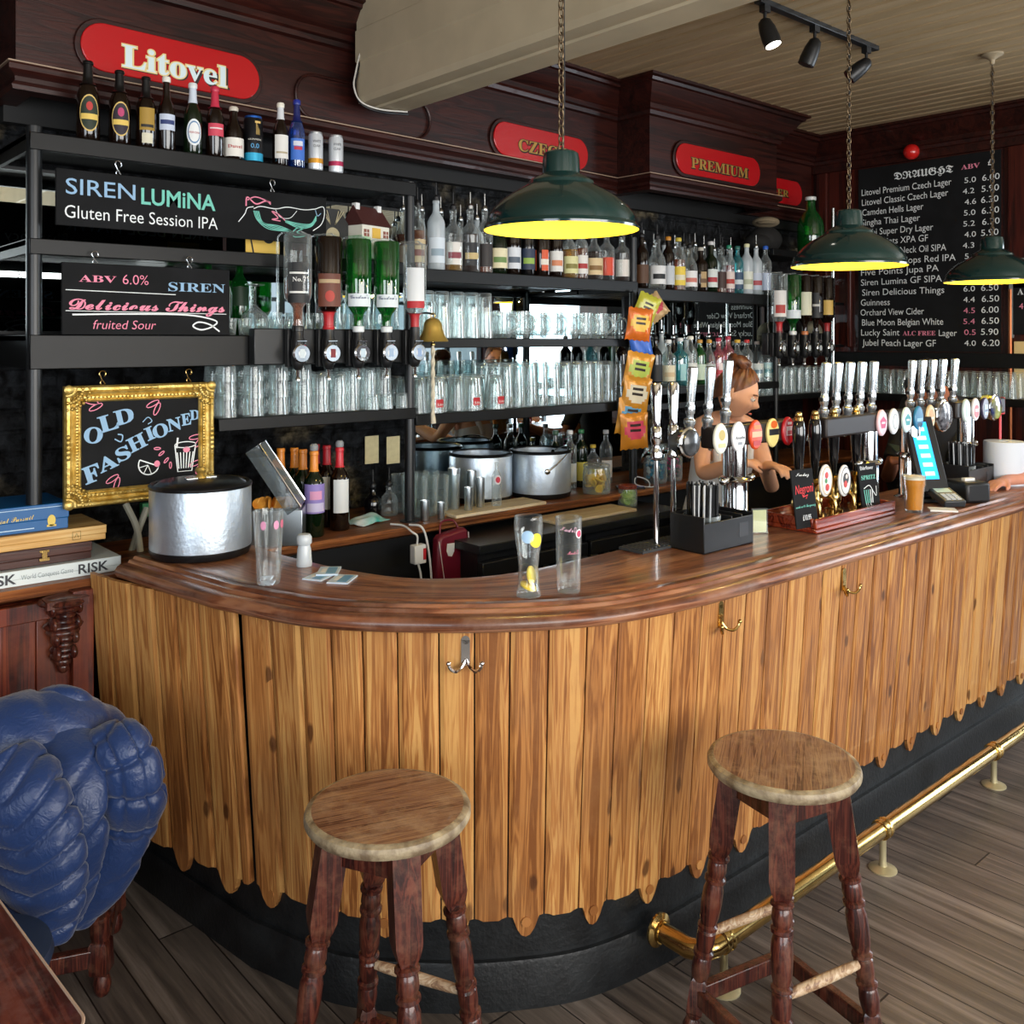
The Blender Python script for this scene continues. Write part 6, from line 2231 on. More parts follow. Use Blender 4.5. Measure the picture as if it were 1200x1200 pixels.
straw_b = mat('straw_black', '#111214', 0.25, coat=0.3)
straw_w = mat('straw_sheen', '#c9cdd0', 0.3)
caddy(2.378, 1.795, 'black caddy with napkins and straws nearest on the bar')
caddy(4.22, 1.76, 'black caddy with straws farther along the bar by the white roll')

# clear card holder
ch = thing('card_holder', 'clear holder with a small cream card beside the nearer caddy', 'card holder', (2.79, 1.87, BT), R(-35))
MB().box(-0.028, 0.028, -0.012, 0.012, 0, 0.004).box(-0.028, 0.028, -0.004, -0.002, 0.004, 0.085).box(-0.028, 0.028, 0.002, 0.004, 0.004, 0.085).build('stand', clear_glass, ch, smooth=0)
MB().box(-0.024, 0.024, -0.001, 0.001, 0.004, 0.08).build('card', flat('#e9e2ad', 0.7), ch, smooth=0)

# beer fonts: a chrome pillar carrying a crossbar with badges and taps
bar_dark = mat('font_bar_dark', '#1c1312', 0.5)


def font(x, y, span, hbar, pillars, handles, badges, label, lens=None, pr=0.046, hh=0.19):
    t = thing('beer_font', label, 'beer taps', (x, y, BT), 0, 'chrome beer fonts on the bar')
    zb = hbar - BT
    for px_ in pillars:
        MB().lathe([(pr + 0.02, 0), (pr + 0.02, 0.008), (pr + 0.004, 0.014), (pr, 0.02), (pr, zb * 0.52), (pr + 0.010, zb * 0.53), (pr + 0.014, zb * 0.545), (pr + 0.010, zb * 0.56), (pr - 0.004, zb * 0.58), (pr - 0.004, zb - 0.03)], 32, None, Matrix.Translation((px_, 0, 0))).build('pillar', chrome, t)
        for s_ in (-1, 1):
            MB().cyl((px_, 0, zb * 0.545), (px_ + s_ * (pr + 0.035), -0.01, zb * 0.545), 0.010, 12).sphere((px_ + s_ * (pr + 0.037), -0.01, zb * 0.545), 0.014, 12, 8).build('side_knob', chrome, t)
    MB().box(span[0], span[1], -0.03, 0.03, zb - 0.035, zb + 0.040).build('crossbar', bar_dark, t, bevel=0.008)
    for (hx, hy, dz) in handles:
        h_ = MB().lathe([(0.015, -0.03), (0.017, -0.005), (0.020, 0.0), (0.020, 0.012), (0.013, 0.018), (0.012, 0.03), (0.016, 0.036), (0.0155, 0.06), (0.0125, 0.066), (0.013, 0.075), (0.0185, hh - 0.012), (0.0175, hh - 0.003), (0.012, hh), (0.0001, hh)], 20, None,
                        Matrix.Translation((hx, hy, zb + 0.055 + dz)) @ Matrix.Rotation(R(4), 4, 'X')).build('tap_handle', tap_metal, t)
        MB().lathe([(0.0165, 0.044), (0.0168, 0.045), (0.0168, 0.056), (0.0165, 0.057)], 20, None, Matrix.Translation((hx, hy, zb + 0.055 + dz))).build('collar', black_plastic, h_)
        MB().tube(smoothpath([(hx, 0.03, zb + 0.0), (hx, 0.06, zb - 0.02), (hx, 0.075, zb - 0.055)], 4), 0.008, 10).build('spout', chrome, t)
    for (bx, c, style) in badges:
        b = MB().lathe([(0.0001, 0.011), (0.9, 0.010), (1.0, 0.006), (1.0, 0)], 36, 0, Matrix.Translation((bx, -0.031, zb)) @ Matrix.Rotation(R(90), 4, 'X') @ Matrix.Diagonal((0.037, 0.052, 1, 1)))
        mats = [flat(c, 0.3)]
        M0 = Matrix.Translation((bx, -0.0425, zb))
        for k, (kind, cc, a) in enumerate(style):
            mats.append(flat(cc, 0.35))
            if kind == 'band':
                z0, z1, w_ = a
                b.add([(bx - w_, -0.0424 - 0.0003 * k, zb + z0), (bx + w_, -0.0424 - 0.0003 * k, zb + z0), (bx + w_, -0.0424 - 0.0003 * k, zb + z1), (bx - w_, -0.0424 - 0.0003 * k, zb + z1)], [(0, 1, 2, 3)], k + 1)
            elif kind == 'oval':
                b.disc((bx, zb + a[0]), a[1], a[2], -0.0424 - 0.0003 * k, 24, k + 1)
            elif kind == 'text':
                s_, z0, sz, w_ = a
                b.text(s_, bx, zb + z0, sz, -0.0428 - 0.0003 * k, 'serif', 0.0, k + 1, 'C', width=w_)
            elif kind == 'penta':
                z0, rr = a
                b.add([(bx + rr * math.sin(R(72 * q)), -0.0424 - 0.0003 * k, zb + z0 + rr * math.cos(R(72 * q))) for q in range(5)], [(4, 3, 2, 1, 0)], k + 1)
        b.build('badge', mats, t, smooth=30)
    for (lx, rr, m_) in (lens or []):
        MB().lathe([(0.0001, 0.022), (rr * 0.6, 0.019), (rr * 0.9, 0.012), (rr, 0.0), (rr, -0.05), (rr * 0.8, -0.06)], 36, None, Matrix.Translation((lx, -0.04, zb)) @ Matrix.Rotation(R(90), 4, 'X')).build('lens_badge', m_, t)
        MB().lathe([(rr, 0.004), (rr + 0.005, 0.0), (rr + 0.005, -0.012), (rr, -0.016)], 36, None, Matrix.Translation((lx, -0.04, zb)) @ Matrix.Rotation(R(90), 4, 'X')).build('lens_rim', chrome, t)
    return t


tap_metal = mat('tap_handle_metal', '#cfd6da', 0.25, 0.9)
dark_lens = mat('lens_smoke', '#3a3d40', 0.25, 0.0, coat=0.5, var=0.5, vscale=30)
fl_lens = mat('lens_flecked', '#2a2a30', 0.25, 0.0, c2='#7d7d84', vscale=60, coat=0.8)
F1X, F1Y = 2.76, 1.95
xs_ = [on_y(px, 510, 1.93).x - F1X for px in (840, 861, 881, 901, 919)]
font(F1X, F1Y, (-0.16, 0.37), 1.415, [0.0],
     [(on_y(px, 500, 1.96).x - F1X, 0.01, dz) for px, dz in ((808, 0.0), (829, 0.0), (850, 0.02))],
     [(xs_[0], '#e9eadd', [('oval', '#c3ad5c', (0.012, 0.018, 0.018)), ('band', '#d8cf9a', (-0.030, -0.016, 0.020))]),
      (xs_[1], '#f0f1f2', [('text', '#20242c', ('Asahi', -0.008, 0.024, 0.056)), ('band', '#8f959b', (-0.028, -0.018, 0.012))]),
      (xs_[2], '#dd4a22', [('band', '#f0b28a', (-0.008, 0.012, 0.030)), ('band', '#e7802e', (0.020, 0.034, 0.020)), ('band', '#b81f1c', (-0.038, -0.020, 0.022))]),
      (xs_[3], '#ecd98a', [('oval', '#e06a2a', (0.030, 0.020, 0.014)), ('band', '#22242a', (-0.008, 0.014, 0.030))]),
      (xs_[4], '#c4161f', [('band', '#f3dada', (-0.016, 0.018, 0.020)), ('band', '#d8666c', (-0.012, 0.002, 0.014)), ('band', '#f0dada', (0.024, 0.034, 0.014))])],
     'chrome beer font with five oval badges nearest the bartender', [(on_y(808, 515, 1.91).x - F1X, 0.046, dark_lens)])
F2X = 3.46
y2 = 1.86
def rx(px, x0, y=1.84):
    return on_y(px, 500, y).x - x0
font(F2X, y2, (-0.30, 0.72), 1.42, [0.05, 0.42],
     [(rx(px, F2X, y2 + 0.01), 0.01, 0.0) for px in (965, 979, 993, 1007, 1021)] + [(rx(px, F2X, y2 + 0.01), 0.01, 0.0) for px in (1066, 1078, 1090, 1102, 1116)],
     [(rx(1029, F2X), '#efc6ce', [('penta', '#c43068', (0.0, 0.026)), ('band', '#efc6ce', (-0.004, 0.004, 0.014))]),
      (rx(1043, F2X), '#e7ebea', [('oval', '#aab4b6', (0.0, 0.020, 0.032)), ('oval', '#eef2f2', (0.0, 0.014, 0.026))]),
      (rx(1058, F2X), '#d9efee', [('penta', '#2a9aa2', (0.0, 0.026)), ('band', '#d9efee', (-0.004, 0.004, 0.014))]),
      (rx(1072, F2X), '#2d7ba6', [('band', '#8fc0d8', (-0.012, 0.002, 0.026)), ('oval', '#173e5e', (-0.026, 0.020, 0.010))]),
      (rx(1086, F2X), '#e6c894', [('oval', '#d9a46a', (0.004, 0.022, 0.030)), ('band', '#f0e0c0', (-0.010, 0.0, 0.020))])],
     'long chrome beer font with many tall taps behind the hand pumps', [(rx(1106, F2X, 1.82), 0.066, fl_lens)])
F3X = 4.50
font(F3X, 1.86, (-0.24, 0.30), 1.43, [-0.08],
     [],
     [(rx(1128, F3X), '#cfe0da', [('band', '#b9cdc6', (-0.03, 0.03, 0.012))]),
      (rx(1139, F3X), '#ece7e6', [('oval', '#d0303c', (-0.008, 0.026, 0.030)), ('band', '#f0d0d2', (-0.01, 0.004, 0.018))]),
      (rx(1150, F3X), '#3a3550', [('band', '#a9cbe6', (-0.03, 0.018, 0.018)), ('band', '#29426a', (-0.016, -0.004, 0.016))])],
     'chrome beer font with three badges and a yellow-green lens at the far right', [(rx(1166, F3X, 1.82), 0.058, mat('lens_colours', '#2a3a7a', 0.1, c2='#c9d06a', vscale=14, coat=0.8))], 0.040)
rd = MB().box(-0.04, 0.04, -0.01, 0.01, 0, 0.085).box(-0.01, 0.01, -0.005, 0.005, -0.30, 0).build('red_tap_sign', flat('#d8161c', 0.3), None, bevel=0.006)
put(rd, on_y(1182, 487, 1.84).x, 1.88, BT + 0.30, 'plain red block sign on a stem at the right edge of the taps', 'sign', rz=0)
# slim twin tap left of the first font
tw = thing('slim_tap_pair', 'pair of slim chrome taps on thin stems left of the first font', 'beer taps', (on_y(779, 560, 1.96).x, 1.96, BT), 0)
for px in (769, 789):
    dx = on_y(px, 560, 1.96).x - tw.location.x
    MB().lathe([(0.03, 0), (0.03, 0.006), (0.009, 0.012), (0.008, 0.28), (0.018, 0.285), (0.020, 0.31), (0.014, 0.32), (0.014, 0.335), (0.019, 0.345), (0.017, 0.385), (0.0125, 0.39), (0.019, 0.52), (0.014, 0.53), (0.0001, 0.53)], 20, None, Matrix.Translation((dx, 0, 0))).build('tap_stem', chrome, tw)
    MB().tube(smoothpath([(dx, 0, 0.30), (dx, 0.04, 0.30), (dx, 0.06, 0.27)], 4), 0.008, 8).build('spout', chrome, tw)

# hand pumps on their tray
ht = thing('hand_pump_set', 'polished red wooden tray carrying four black-handled brass hand pumps', 'hand pumps', (2.92, 1.73, BT))
MB().box(0, 0.57, 0, 0.23, 0, 0.016).box(0, 0.57, 0, 0.014, 0.016, 0.05).box(0, 0.57, 0.216, 0.23, 0.016, 0.05).box(0, 0.014, 0.014, 0.216, 0.016, 0.05).box(0.556, 0.57, 0.014, 0.216, 0.016, 0.05).build('tray', wood('tray_wood', '#4a120a', '#7c2a17', '#a2472a', 'X', 0.8, 0.25, coat=0.5), ht, bevel=0.004)
MB().box(0.02, 0.55, 0.02, 0.21, 0.016, 0.022).build('drip_grid', brass, ht, smooth=0)
pw = mat('pump_handle_black', '#0d0d0f', 0.12, coat=0.6)
for k, px in enumerate((936, 955, 977, 1003)):
    dx = on_y(px, 540, 1.86).x - 2.92
    MB().lathe([(0.034, 0.02), (0.034, 0.03), (0.024, 0.036), (0.022, 0.05), (0.027, 0.06), (0.027, 0.085), (0.022, 0.095), (0.022, 0.135), (0.028, 0.145), (0.020, 0.155), (0.012, 0.16)], 24, None, Matrix.Translation((dx, 0.13, 0))).build('pump_barrel', brass, ht)
    h_ = MB().lathe([(0.010, 0.15), (0.011, 0.19), (0.016, 0.21), (0.020, 0.27), (0.0235, 0.32), (0.024, 0.345), (0.020, 0.37), (0.015, 0.378)], 24, None, Matrix.Translation((dx, 0.13, 0))).build('pump_handle', pw, ht)
    MB().lathe([(0.0155, 0.376), (0.016, 0.388), (0.011, 0.394), (0.012, 0.400), (0.008, 0.408), (0.0001, 0.410)], 20, None, Matrix.Translation((dx, 0.13, 0))).build('brass_cap', brass, h_)
    MB().tube(smoothpath([(dx, 0.12, 0.09), (dx, 0.07, 0.10), (dx, 0.05, 0.08), (dx, 0.048, 0.03)], 5), 0.007, 10).build('swan_neck', brass, ht)
for px, c1_, dots in ((967, '#f1efe9', [('#c8322c', -0.004, 0.020, 0.011), ('#3a8a4a', -0.008, 0.0, 0.008), ('#c8322c', 0.0, -0.024, 0.012)]), (989, '#f3f1ec', [('#2a2a2c', 0.0, 0.008, 0.020), ('#c8322c', -0.004, -0.012, 0.012), ('#f0d8c8', 0.003, 0.016, 0.008)])):
    dx = on_y(px, 563, 1.80).x - 2.92
    zc = EYE + (CY - 563) / F * (1.80 / ray(px, 563).y) - BT
    b = MB().lathe([(0.0001, 0.010), (0.9, 0.009), (1.0, 0.005), (1.0, 0)], 36, 0, Matrix.Translation((dx, 0.072, zc)) @ Matrix.Rotation(R(90), 4, 'X') @ Matrix.Diagonal((0.040, 0.058, 1, 1)))
    b.ribbon([(dx + 0.0335 * math.cos(R(10 * q)), zc + 0.050 * math.sin(R(10 * q))) for q in range(37)], 0.003, 0.0612, 1)
    mats = [flat(c1_, 0.3), flat('#c9a86a' if px == 967 else '#2b2b2d', 0.35)]
    for k, (cc, ox, oz, rr) in enumerate(dots):
        mats.append(flat(cc, 0.35))
        b.disc((dx + ox, zc + oz), rr, rr * 1.1, 0.0610 - 0.0003 * k, 18, k + 2)
    b.build('pump_clip', mats, ht, smooth=30)


def slate_sign(px0, py0, hgt, wid, y, lab, draw, lean=14, rz=0.0):
    p = on_y(px0, py0, y)
    t = thing('slate_menu', lab, 'chalkboard', (p.x, y, BT + 0.022), rz)
    ex = MB().box(-wid / 2, wid / 2, 0, 0.006, 0, hgt).build('slate', slate, t, bevel=0.001)
    mb = MB()
    draw(mb)
    mb.build('lettering', CH + [chalk_red], t, smooth=0)
    for c in t.children:
        c.rotation_euler = (R(-lean), 0, 0)
    return t


def neg(mb):
    mb.text('Monday', 0, 0.176, 0.024, EPS, 'script', 0.004, 0, 'C', width=0.07, rot=-0.05)
    mb.text('Negroni', 0, 0.118, 0.044, EPS, None, 0.0, 4, 'C', width=0.095, rot=0.04, shear=0.2)
    mb.ribbon([(-0.01, 0.105), (0.018, 0.110), (0.006, 0.098)], 0.003, EPS, 4)
    mb.text('made with Tanqueray', 0, 0.070, 0.020, EPS, 'script', 0.004, 3, 'C', width=0.108, rot=0.02)
    mb.text('£10.95', 0, 0.026, 0.026, EPS, None, 0.0, 0, 'C', width=0.045)


def spr(mb):
    mb.text('Elderflower', -0.004, 0.155, 0.020, EPS, None, 0.0, 0, 'C', width=0.078)
    mb.text('SPRITZ', 0.0, 0.118, 0.034, EPS, 'serif', 0.0, 3, 'C', width=0.085)
    for k in range(5):
        mb.ribbon([(-0.03 + 0.010 * k, 0.03), (-0.034 + 0.012 * k, 0.08)], 0.004, EPS, 3 if k < 3 else 0)
    P = smoothpath([(-0.035, 0.085, 0), (0.0, 0.095, 0), (0.02, 0.07, 0), (0.035, 0.055, 0), (0.04, 0.09, 0)], 5)
    mb.ribbon([(p.x, p.y) for p in P], 0.003, EPS, 0)
    mb.ribbon([(-0.03, 0.03), (-0.025, 0.012), (-0.02, 0.03), (-0.012, 0.010), (-0.004, 0.028), (0.006, 0.012)], 0.003, EPS, 0)


slate_sign(947, 608, 0.20, 0.118, 1.752, 'small slate with red and teal writing leaning on the tray, left one', neg, 8, R(-6))
slate_sign(1022, 592, 0.178, 0.108, 1.765, 'small slate with a green spritz drawing leaning on the tray, right one', spr, 8, R(-8))

# pint of beer
pb = thing('pint_of_beer', 'full pint of golden beer standing on the bar by the card reader', 'beer', (3.585, 1.705, BT))
nonic = [(0.034, 0.03), (0.037, 0.075), (0.0405, 0.10), (0.0435, 0.108), (0.0425, 0.116)]
glass_shell(0.032, 0.0445, 0.142, 0.002, 0.010, nonic, 36).build('glass', fine_glass, pb)
MB().lathe([(0.0295, 0.011), (0.0318, 0.03), (0.0346, 0.075), (0.038, 0.10), (0.041, 0.108), (0.040, 0.116), (0.0412, 0.127), (0.0001, 0.127)], 36).build('beer', mat('beer_gold', '#cc820c', 0.3, emit=None, var=0.06, vscale=30), pb)
MB().lathe([(0.0412, 0.1272), (0.0418, 0.138), (0.036, 0.140), (0.0001, 0.1395)], 36, cap0=False).build('head', mat('beer_foam', '#f3ead2', 0.8), pb)

# till screen and card reader
ts = thing('touch_till', 'slim black touch till with a bright blue screen tilted on the bar', 'till', (3.86, 1.765, BT), R(-30))
Mt = Matrix.Translation((0, 0, 0.10)) @ Matrix.Rotation(R(-22), 4, 'X')
MB().box(-0.06, 0.06, -0.03, 0.05, 0, 0.016).box(-0.03, 0.03, 0.01, 0.04, 0.016, 0.12).build('stand', black_plastic, ts, bevel=0.004)
MB().box(-0.065, 0.065, -0.012, 0.010, -0.06, 0.26, None, Mt).build('screen_case', black_plastic, ts, bevel=0.004)
sc_ = MB().box(-0.045, 0.030, -0.0135, -0.012, -0.01, 0.235, 0, Mt)
for q in range(6):
    sc_.box(-0.030, 0.014, -0.0142, -0.0136, 0.005 + 0.038 * q, 0.022 + 0.038 * q, 1, Mt)
sc_.build('screen', [mat('screen_blue', '#1d8fd0', 0.3, emit='#2aa8ec', es=1.1), mat('screen_text', '#bfe6fa', 0.3, emit='#9fd8f6', es=0.9)], ts, smooth=0)
cr_ = thing('card_reader', 'grey and black card payment reader lying at the front of the till', 'card reader', (3.80, 1.64, BT), R(-35))
Mc = Matrix.Rotation(R(16), 4, 'X')
MB().prism([(-0.045, 0), (0.045, 0), (0.050, 0.13), (-0.050, 0.13)], 0.0, 0.028, None, Mc).build('body', mat('reader_grey', '#2e3236', 0.4), cr_, bevel=0.005)
kb = MB()
for a in range(3):
    for b in range(4):
        kb.box(-0.032 + a * 0.023, -0.014 + a * 0.023, 0.012 + b * 0.014, 0.022 + b * 0.014, 0.028, 0.031, None, Mc)
kb.build('keypad', flat('#c9ced2', 0.5), cr_, smooth=0)
MB().box(-0.033, 0.033, 0.082, 0.118, 0.0282, 0.029, None, Mc).build('display', flat('#b9d6cf', 0.3), cr_, smooth=0)
pr_ = thing('receipt_printer', 'small black receipt printer with a pale paper tongue behind the card reader', 'printer', (4.0, 1.68, BT), R(-25))
MB().box(-0.06, 0.06, -0.07, 0.07, 0, 0.085).build('body', black_plastic, pr_, bevel=0.012)
MB().box(-0.025, 0.025, -0.02, 0.0, 0.085, 0.096).build('paper', paper, pr_, smooth=0)
cp_ = MB().box(-0.035, 0.035, -0.05, 0.05, 0, 0.006).build('bill_slip', paper, None, smooth=0)
put(cp_, 3.70, 1.645, BT, 'white paper slip lying by the pint of beer', 'paper', rz=0.6)
# white paper roll
wr = thing('paper_roll', 'big white paper roll standing on the far end of the bar', 'paper roll', (4.60, 1.76, BT))
MB().lathe([(0.020, 0), (0.086, 0), (0.088, 0.003), (0.088, 0.195), (0.086, 0.198), (0.022, 0.198), (0.020, 0.194), (0.020, 0.003)], 40).build('roll', mat('roll_white', '#dfe6f0', 0.7), wr)

# ------------------------------------------------------------------ on the back counter
BC = 1.0005
wb = [
    (329, 3.36, '#e08a2e', None, 'wine bottle with orange neck at the back left of the group'),
    (345, 3.34, '#e08a2e', None, 'wine bottle with orange neck, second of the back row'),
    (355, 3.27, '#d9822a', None, 'wine bottle with orange neck just behind the purple-labelled one'),
    (368, 3.19, '#e08a2e', '#8f7fc4', 'wine bottle with orange neck and purple label in front'),
    (370, 3.39, '#b81f2c', None, 'wine bottle with red neck at the back'),
    (383, 3.33, '#b81f2c', '#dcd9cc', 'wine bottle with red neck and cream label, half hidden'),
    (398, 3.23, '#c2202f', '#d8dcdc', 'wine bottle with red neck and tall white label at the right'),
]
for px, y, fc, lc, lab in wb:
    labs = []
    if lc == '#8f7fc4':
        labs = [('band', lc, 0.28, 0.62, 1.3), ('band', '#d99ac0', 0.44, 0.54, 0.6), ('band', '#c9c2e2', 0.30, 0.40, 0.9)]
    elif lc:
        labs = [('band', lc, 0.22, 0.62, 0.85)]
    b = bottle('wine', 0.325, 0.039, 'olive' if fc[1] in 'ed' else 'dark', labs, None, None, foil=(fc, 0.76))
    put(b, on_y(px, 600, y).x, y, BC, lab, 'wine bottle', 'wine bottles on the back counter')
    if px in (368, 398):
        MB().lathe([(0.014, 0.326), (0.016, 0.33), (0.016, 0.345), (0.010, 0.352), (0.0001, 0.353)], 16).build('stopper', flat('#8d9296', 0.4), b)
# garnish caddy with its clear lid propped open
gc = thing('garnish_caddy', 'garnish tray with its clear lid propped up behind the ice bucket', 'garnish tray', (1.645, 3.165, BC), R(-35))
MB().box(-0.10, 0.09, -0.06, 0.06, 0, 0.13).box(-0.09, 0.08, -0.05, 0.05, 0.13, 0.134).build('tray', brushed, gc, bevel=0.004)
Ml = Matrix.Translation((0.085, 0.0, 0.145)) @ Matrix.Rotation(R(57), 4, 'Y')
lm_ = MB()
lm_.box(-0.27, 0.0, -0.075, 0.075, -0.003, 0.0, 0, Ml).box(-0.27, 0.0, -0.075, -0.072, -0.055, 0.0, 0, Ml).box(-0.27, 0.0, 0.072, 0.075, -0.055, 0.0, 0, Ml).box(-0.003, 0.0, -0.072, 0.072, -0.055, 0, 0, Ml).box(-0.27, -0.267, -0.072, 0.072, -0.055, 0, 0, Ml)
lm_.tube([tuple(Ml @ Vector(p)) for p in ((-0.27, -0.075, 0), (0, -0.075, 0), (0, 0.075, 0), (-0.27, 0.075, 0))], 0.004, 6, 1, closed=True)
lm_.build('clear_lid', [glass('perspex', '#e4eaec', 0.22, 0.8, 0.5, '#aab4b8'), chrome], gc, smooth=0)
og = MB()
for k in range(10):
    og.lathe([(0.0001, -0.003), (0.024, -0.003), (0.024, 0.003), (0.0001, 0.003)], 16, None, Matrix.Translation((-0.07 + 0.013 * k, -0.02 + 0.012 * (k % 3), 0.148)) @ Matrix.Rotation(R(50 + 13 * (k % 4)), 4, 'X') @ Matrix.Rotation(R(30 * k), 4, 'Y'))
tag(og.build('orange_slices', mat('orange_peel', '#d9862a', 0.5, c2='#efb04a', vscale=40), gc), kind='stuff')
# cloth, bitters, notes
cl_ = MB()
nx, ny = 14, 10
vs, fs = [], []
for j in range(ny + 1):
    for i in range(nx + 1):
        u, v = i / nx - 0.5, j / ny - 0.5
        zz = max(0.004, 0.030 * (1 - (2.0 * abs(u)) ** 3) * (1 - (2 * abs(v)) ** 3) + 0.008 * math.sin(9 * u + 3 * v) * math.cos(7 * v))
        vs.append((u * 0.17, v * 0.10, zz))
for j in range(ny):
    for i in range(nx):
        a = j * (nx + 1) + i
        fs.append((a, a + 1, a + nx + 2, a + nx + 1))
cl_.add(vs, fs)
o = cl_.build('folded_cloth', mat('cloth_teal_white', '#e8efee', 0.9, c2='#2fb3a4', vscale=9), None, smooth=60)
o.modifiers.new('thick', 'SOLIDIFY').thickness = 0.003
put(o, 2.10, 3.28, BC + 0.001, 'crumpled white and teal cloth on the back counter left of the post', 'cloth', rz=0.3)
for px, gl, lab in ((437, 'black', 'small black bitters bottle with a long pourer'), (456, 'clear', 'small clear bitters bottle with a long pourer')):
    b = bottle('dumpy', 0.125, 0.036, gl, [], None, None, pourer='#1a1b1d')
    put(b, on_y(px, 590, 3.36).x, 3.36, BC, lab, 'bottle', 'bitters bottles')
for px, lab in ((435, 'cream paper note pinned above the bitters, left of two'), (460, 'cream paper note pinned above the bitters, right of two')):
    p = on_y(px, 543, 3.61)
    nt_ = MB().box(-0.036, 0.036, 0, 0.002, 0, 0.125).build('paper_note', mat('note_cream', '#dccf9f', 0.8, var=0.06, vscale=40), None, smooth=0)
    put(nt_, p.x, 3.604, p.z, lab, 'note', 'pinned paper notes', rz=0)
# clear beakers, steel measures and shakers at the middle post
bk = rows('tall', grid(2.33, 2.50, 4, (3.235, 3.31, 3.385), 0.002), BC, 'clear beaker in the block of beakers right of the middle post', 'clear beakers on the back counter')
brd = wood('pale_board', '#c9b48e', '#dccaa6', '#e9dcc0', 'X', 0.7, 0.6)
o = MB().box(0, 0.52, 0, 0.16, 0, 0.014).build('chopping_board', brd, None, bevel=0.003)
put(o, 2.42, 3.098, BC, 'pale wooden chopping board under the steel measures', 'chopping board', 'pale chopping boards', rz=0)
o = MB().box(0, 0.52, 0, 0.17, 0, 0.014).build('chopping_board', brd, None, bevel=0.003)
put(o, 2.87, 2.95, 0.935, 'pale wooden chopping board on the lower worktop above the fridges', 'chopping board', 'pale chopping boards', rz=0)
for k, (px, py, r, h, lab) in enumerate(((498, 606, 0.020, 0.085, 'small steel measure, leftmost by the middle post'), (517, 604, 0.016, 0.07, 'small steel measure, second from the middle post'), (549, 598, 0.019, 0.10, 'steel measure in front of the tall shaker'), (553, 586, 0.022, 0.155, 'tall steel shaker on the chopping board'),
                                         (563, 594, 0.019, 0.13, 'steel measure on the right of the tall shaker'), (532, 590, 0.027, 0.175, 'tallest steel shaker tin beside the clear beakers'))):
    p = at_h(px, py, 1.015)
    yy_ = min(max(p.y, 3.12), 3.24)
    q = on_y(px, py, yy_)
    o = MB().lathe([(r * 0.85, 0), (r * 0.9, 0.003), (r, h - 0.004), (r * 0.98, h), (r * 0.93, h - 0.004), (r * 0.8, 0.006), (0.0001, 0.005)], 24).build('steel_measure', brushed, None)
    put(o, q.x, yy_, BC + (0.0145 if 2.42 < q.x < 2.94 else 0), lab, 'bar measure', 'steel measures', rz=0)
o = bottle('tall', 0.19, 0.022, 'clear', [('oval', '#e9e4e6', 0.5, 0.72, 0.8), ('oval', '#c8324a', 0.54, 0.68, 0.5)])
put(o, on_y(582, 588, 3.17).x, 3.17, BC + 0.0145, 'small clear bottle with a pink badge left of the swing-handled ice bucket', 'bottle')
# cordials behind the fruit
for k, (px, gl, cp, lc, h, lab) in enumerate(((651, 'olive', '#3a5a44', '#cfd6cc', 0.29, 'green bottle with pale label, first of the cordials'), (668, 'clear', '#e9e9e6', '#dfe6e4', 0.285, 'clear bottle with white cap, second of the cordials'), (681, 'olive', '#2f7a4a', '#d9cf62', 0.285, 'green bottle with green neck and yellow label among the cordials'),
                                              (695, 'clear', '#e6c33a', '#e6d24a', 0.20, 'short bottle with yellow cap among the cordials'), (710, 'clear', '#f0f0ee', '#eceae6', 0.27, 'clear bottle with white cap and white label, last of the cordials'))):
    b = bottle('tall', h, 0.033, gl, [('band', lc, 0.12, 0.45, 1.0)], cp)
    put(b, on_y(px, 560, 3.36).x, 3.36, BC, lab, 'bottle', 'cordials on the back counter')
lime = mat('lime', '#8fb83a', 0.4, c2='#d2e08a', vscale=40)


def jar(x, y, z, r, h, fill, lab, n, lidm):
    t = thing('fruit_jar', lab, 'jar', (x, y, z), 0, 'glass jars of cut fruit')
    glass_shell(r, r * 0.95, h, 0.002, 0.006, [(r * 1.03, 0.02), (r * 1.03, h * 0.75)], 28).build('glass', clear_glass, t)
    rj = random.Random(n)
    f_ = MB()
    for k in range(n):
        a, rr = rj.random() * 6.28, r * 0.62 * math.sqrt(rj.random())
        f_.lathe([(0.0001, -0.004), (0.020, -0.004), (0.022, 0), (0.020, 0.004), (0.0001, 0.004)], 14, None, Matrix.Translation((rr * math.cos(a), rr * math.sin(a), 0.02 + (h * 0.62) * k / n)) @ Matrix.Rotation(rj.uniform(0, 3), 4, 'X') @ Matrix.Rotation(rj.uniform(0, 3), 4, 'Y'))
    tag(f_.build('fruit', fill, t), kind='stuff')
    MB().lathe([(r * 0.97, h), (r * 0.99, h + 0.004), (r * 0.99, h + 0.014), (r * 0.9, h + 0.018), (0.0001, h + 0.018)], 28).build('lid', lidm, t)
    return t


jar(3.345, 3.17, BC, 0.066, 0.125, mat('lemon_fill', '#f0b51e', 0.4, c2='#f7d352', vscale=30), 'glass jar of lemon wedges right of the swing-handled ice bucket', 26, clear_glass)
jar(3.47, 3.08, 0.9355, 0.046, 0.085, lime, 'small glass jar of lime slices on the lower worktop', 20, glass('jar_lid_red', '#d88a7a', 0.4, 0.8, 0.7, '#b8604e'))
# phone
o = MB().box(-0.035, 0.035, -0.07, 0.07, 0, 0.009, 0).box(-0.032, 0.032, -0.067, 0.067, 0.009, 0.0095, 1).build('phone', [black_plastic, mat('phone_screen', '#5a63c0', 0.15)], None, smooth=0)
put(o, 3.58, 3.16, BC, 'phone with a violet-blue screen lying beside the lime jar', 'phone', rz=0.9)
